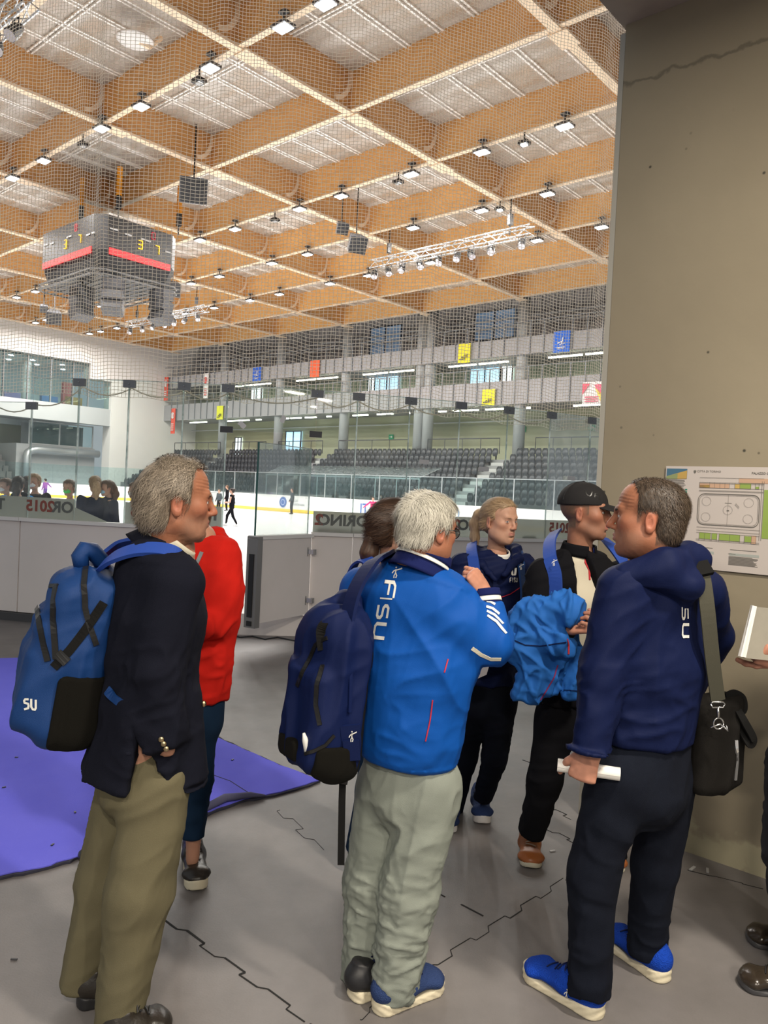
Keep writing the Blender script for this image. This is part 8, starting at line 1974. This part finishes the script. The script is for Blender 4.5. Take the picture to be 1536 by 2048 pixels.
h8 = hand_mesh(w8, dirv=J(1524, 1308, 2.48)-w8, palm_n=(.2, .9, .3), thumb_side=1, curl=.9, size=1.0); h8b = hand_mesh(w8b, dirv=(0, 0, -1), palm_n=(0, -1, 0), thumb_side=1, curl=.6, h=.005)
bd = join([(Vb, Fb, Cb), core, h8, h8b]); mesh_np('body', bd[0], bd[1], M['skin'], True, R8, bd[2])
add_hair(R8, hc8, fr8, 1.0, o8h, ((.2, .15, .1), (.1, .07, .05)), n=2500, L=.03, seed=14)
tj = [seg(nb8+V3(0, 0, -.03), ch8, (.14, .085), (.2, .12), sd8, ca=.04), (seg(ch8, pe8, (.2, .125), (.185, .135), sd8, cb=.012), .04), (path([s8, e8, w8], [.07, .062, .048], cb=.01), .03), (path([s8b, e8b, w8b], [.07, .062, .048]), .03)]
cloth('jacket', U(tj, .035), *bounds([nb8, s8, e8, w8, s8b, e8b, w8b, pe8, ch8+sd8*.2], .13), .011, cmat('dark_green_cloth', (.018, .035, .022), .85), R8, [((1, 0, .5), 18, .008, 2, None, 1, .2)])
legs(J(1600, 1520, 2.88), J(1580, 1700, 2.9), J(1590, 1865, 2.93), J(1625, 1520, 2.66), J(1602, 1740, 2.66), J(1596, 1940, 2.68), (.115, .092, .075), pe8, cmat('grey_wool', (.05, .05, .056), .9), R8, side=(1, 0, 0), fold=[((1, 0, .3), 20, .009, 4, None, 1, .2)], seatf=[seg(pe8, pe8+V3(0, 0, -.1), (.17, .13), (.17, .13), sd8)])
M['shoebrn'] = mat('polished_dark_leather', (.035, .026, .018), .22, bump=(90, .08))
shoe(R8, G(1600, 1995)+Vector((.05, 0, 0)), G(1472, 1968), .108, M['shoebrn'], M['dgrey'], boot=.05, m_lace=M['black'], sole_t=.022); shoe(R8, G(1602, 1905)+Vector((.05, 0, 0)), G(1488, 1880), .108, M['shoebrn'], M['dgrey'], boot=.05, sole_t=.022)
NP = empty('folded_papers', Vector(J(1510, 1270, 2.47))); tag(NP, 'folded greyish papers held at the right edge by the man in green', 'papers')
def leaf(pl, m, name, th=.002, off=0.0):
    pts = [Vector(J(u, v, d)) for u, v, d in pl]; n = (pts[1]-pts[0]).cross(pts[2]-pts[0]).normalized(); return MB().prism([p+n*off for p in pts], n, th).build(name, m, NP)
M['papergrey'] = mat('paper_grey_print', (.30, .28, .23), .7, mott=(8, .6, (.20, .19, .16)))
leaf([(1476, 1312, 2.44), (1502, 1210, 2.46), (1514, 1213, 2.46), (1492, 1315, 2.45)], M['paperw'], 'page'); leaf([(1488, 1316, 2.45), (1514, 1214, 2.47), (1600, 1222, 2.50), (1580, 1326, 2.47)], M['papergrey'], 'page', .002, .004)
leaf([(1476, 1312, 2.44), (1502, 1210, 2.46), (1505, 1211, 2.45), (1481, 1313, 2.43)], M['paperw'], 'page_fold', .006)
# ================================================================ SKATERS AND CHILDREN BEHIND THE GLASS
def figure(label, foot, height, yaw, top, bottom, hair, pose=None, mask=None, skin=(.55, .33, .24), group=None, long_hair=False, h=.016, half_=False, face=None, skates=True, logo=None, bun=False):
    """small standing/skating figure. pose: dict of joint overrides in body space (x right, y forward, z up, units of height)"""
    o = Vector(foot); r = person(label, o, group); s = height; c, sn = math.cos(yaw), math.sin(yaw); Rm = np.array([[c, sn, 0], [-sn, c, 0], [0, 0, 1]])   # rows: right, forward, up
    j = dict(ankL=(-.06, 0, .04), ankR=(.06, 0, .04), knL=(-.06, .02, .28), knR=(.06, .02, .28), hipL=(-.05, 0, .50), hipR=(.05, 0, .50), pel=(0, 0, .53), ch=(0, 0, .72), nb=(0, 0, .82), hd=(0, .02, .925),
             shL=(-.105, 0, .80), shR=(.105, 0, .80), elL=(-.14, -.01, .63), elR=(.14, -.01, .63), wrL=(-.14, .06, .48), wrR=(.14, .06, .48)); j.update(pose or {})
    Jn = {k: V3(*o)+(V3(v)*s)@Rm for k, v in j.items()}; sd = V3(1, 0, 0)@Rm
    hc = Jn['hd']; fwd = V3(*(face or (0, 1, -.05)))@Rm
    hcx = s*.62
    oo = dict(hl=.085, skin=skin, nape=-.08, hair_th=.012); hs_ = .90*min(1.0, .82+.12*s)
    Vb, Fb, Cb, fr, _ = make_head(hc, fwd, sc=hs_, opt=dict(oo, nb=Jn['nb'], neck_r=(.042, .044)), h=.009)
    body = body_core([seg(Jn['nb'], Jn['ch'], s*.035, (s*.075, s*.05), sd), seg(Jn['ch'], Jn['pel'], (s*.075, s*.05), (s*.075, s*.05), sd), path([Jn['shL'], Jn['elL'], Jn['wrL']], [s*.022, s*.02, s*.016]), path([Jn['shR'], Jn['elR'], Jn['wrR']], [s*.022, s*.02, s*.016]),
                      path([Jn['hipL'], Jn['knL'], Jn['ankL']], [s*.04, s*.03, s*.02]), path([Jn['hipR'], Jn['knR'], Jn['ankR']], [s*.04, s*.03, s*.02])], *bounds(list(Jn.values()), .12), skin=skin)
    hs = []
    for k, w_, e_, t_ in (('L', 'wrL', 'elL', -1), ('R', 'wrR', 'elR', 1)):
        dv = nrm(Jn[w_]-Jn[e_]); V_, F_, c_ = hand_mesh(Jn[w_], dirv=dv, palm_n=-sd*t_+V3(0.01, .01, .02), thumb_side=t_, curl=.4, size=.8*s/1.7, h=.008); hs.append((V_, F_, np.tile(V3(skin), (len(V_), 1))))
    bd = join([(Vb, Fb, Cb), body]+hs); mesh_np('body', bd[0], bd[1], M['skin'], True, r, bd[2])
    hm = add_hair(r, hc, fr, hs_, oo, hair, n=900, L=.05, w=.004, lift=.2, seed=5)
    if long_hair: tail(r, [hc+V3(0, -.10, .0)@fr, hc+V3(0, -.115, -.08)@fr, hc+V3(0, -.10, -.20)@fr], [.05, .055, .02], hair, 3, 'long_hair')
    if bun: tail(r, [hc+V3(0, -.12, .06)@fr, hc+V3(0, -.13, .05)@fr], [.035, .035], hair, 3, 'hair_bun')
    tf = [seg(Jn['nb']+V3(0, 0, -.02), Jn['ch'], (s*.06, s*.045), (s*.095, s*.062), sd, ca=.03), (seg(Jn['ch'], Jn['pel'], (s*.095, s*.064), (s*.088, s*.065), sd, cb=.02), .03)]
    if isinstance(top, tuple): mt, sl = top
    else: mt, sl = top, 1.0
    for a, b, c_ in (('shL', 'elL', 'wrL'), ('shR', 'elR', 'wrR')):
        if sl >= 1: tf.append((path([Jn[a], Jn[b], Jn[c_]], [s*.037, s*.032, s*.024]), .03))
        else: tf.append((seg(Jn[a], Jn[a]+(Jn[b]-Jn[a])*max(sl, .05), s*.036, s*.03), .02))
    to = cloth('top', U(tf, .03), *bounds(list(Jn.values()), .13), h, mt, r, [((.2, 0, 1), 14, .008, 2, None, 1, .2)])
    if not half_ or True:
        legs(Jn['hipL'], Jn['knL'], Jn['ankL']+V3(0, 0, .03), Jn['hipR'], Jn['knR'], Jn['ankR']+V3(0, 0, .03), (s*.050, s*.036, s*.026), Jn['pel'], bottom, r, h=h, side=sd, seatf=[seg(Jn['pel'], (Jn['hipL']+Jn['hipR'])/2, (s*.085, s*.06), (s*.085, s*.065), sd)], k=.02)
    for k in ('L', 'R'):
        a = Jn['ank'+k]; f = V3(0, 1, 0)@Rm; g = a[2]-.05; 
        shoe(r, a-f*.07, a+f*.16, .085, M['white'] if skates == 'w' else M['black'], M['alu'], boot=.10, sole_t=.03, h=.012, name='skate', ground=a[2]-.04*s)
    if mask:
        mk = ell(hc+V3(0, .066, -.045)@fr*hs_, (.052, .042, .036), fr[0], fr[1], fr[2]); Vm, Fm = mesh_sdf(INT(mk, half(hc+V3(0, .035, 0)@fr, -fr[1]), .004), *bounds([hc+V3(0, .07, -.045)@fr], .08), .007); mesh_np('face_mask', Vm, Fm, mask, True, r)
    return r, Jn
BLK = M['blackcl']; dk = ((.05, .035, .03), (.02, .015, .012)); bwn = ((.20, .11, .06), (.10, .055, .03)); bld = ((.55, .38, .22), (.32, .20, .11))
mw = mat('mask_white', (.8, .82, .85), .8); mbm = mat('mask_blue', (.35, .6, .8), .8); mg = mat('mask_green', (.12, .72, .18), .8)
ORB = -math.pi
# children gathered just inside the boards
def kid(label, u, v_head, d, height, yaw, *a, **k):
    p = P(u, v_head, d); hgt = height; foot = Vector((p.x, p.y, 0.012)); hz = p.z+.10; return figure(label, foot, hz, yaw, *a, **k)
G_ = 'children at the near boards'
kid('child with brown hair and white mask at the far left edge behind the glass', 15, 972, 11.4, 0, 2.6, BLK, BLK, bwn, mask=mw)
kid('child with long black hair and bright blue top seen from behind at left', 36, 968, 10.9, 0, .2, cmat('vivid_blue', (.03, .30, .75), .8), BLK, dk, long_hair=True)
kid('dark-haired child half hidden behind the blue-topped one', 54, 966, 12.4, 0, .4, cmat('dark_teal', (.02, .05, .05), .9), BLK, dk, long_hair=True)
kid('blonde girl in black with chin mask facing the camera behind the glass', 71, 962, 11.3, 0, PI-.1, BLK, BLK, bld, mask=mw)
kid('boy in white T-shirt with bright green mask behind the glass', 141, 975, 10.9, 0, PI-.1, (cmat('white_tee', (.72, .66, .64), .9), .6), BLK, bwn, mask=mg)
kid('child with curly blonde hair in navy jacket seen from behind', 191, 967, 10.8, 0, .6, cmat('navy_kid_jacket', (.02, .025, .05), .85), BLK, bld, long_hair=True)
kid('child in dark jacket with pale blue mask beside the curly blonde one', 219, 976, 10.9, 0, 2.3, cmat('navy_kid_coat', (.018, .022, .045), .85), BLK, bwn, mask=mbm, long_hair=True)
kid('child in red top with white mask behind the head of the blazer man', 275, 980, 11.0, 0, 2.2, cmat('red_kid_top', (.6, .03, .03), .9), BLK, bwn, mask=mw)
# skaters on the ice
q = G(462, 1053)
figure('skater girl in black sleeveless top and leggings with a bun, on the left ice', q, 1.60, PI/2-.1, (BLK, .05), BLK, dk, dict(ankL=(-.04, -.17, .05), ankR=(.05, .15, .05), knL=(-.04, -.05, .27), knR=(.05, .13, .28), elL=(-.12, .02, .64), elR=(.12, .02, .64), wrL=(-.09, .14, .62), wrR=(.09, .14, .62)), skates='w', bun=True)
q = G(583, 1029)
figure('coach in dark coat and dark trousers standing on the ice by the far boards', q, 1.76, 2.0, cmat('coach_coat', (.05, .06, .065), .9), BLK, dk, dict(wrL=(-.08, .08, .5), wrR=(.08, .08, .5)), h=.02)
q = W(34, 36.4, .012); q = G(744, 1044)
figure('skater in bright pink top with arms spread beyond the right boards', q, 1.45, PI, cmat('hot_pink', (.85, .06, .20), .8), BLK, dk, dict(elL=(-.22, 0, .70), wrL=(-.36, 0, .60), elR=(.22, 0, .70), wrR=(.38, 0, .56)), h=.02)
q = G(90, 1000)
figure('small skater in purple dress far away at left', q, 1.6, 1.2, cmat('purple_dress', (.22, .08, .28), .8), cmat('purple_legs', (.10, .05, .20), .8), dk, dict(elR=(.2, 0, .72), wrR=(.34, 0, .62)), h=.022)
q = G(453, 1022)
figure('distant skater in black standing behind the girl in black', q, 1.75, 1.6, BLK, BLK, bwn, h=.022)
q = G(437, 1024)
figure('distant child in dark jacket at the left of the black skater group', q, 1.45, 2.6, cmat('grey_kid', (.05, .06, .07), .9), BLK, bwn, h=.022)
q = W(38.4, 33.2, .35)
figure('person with long dark hair sitting behind the far boards right of the pink skater', W(38.3, 34.3, .1), 1.5, PI-.6, cmat('dark_coat_far', (.03, .03, .03), .9), BLK, dk, mask=mw, long_hair=True, h=.022)
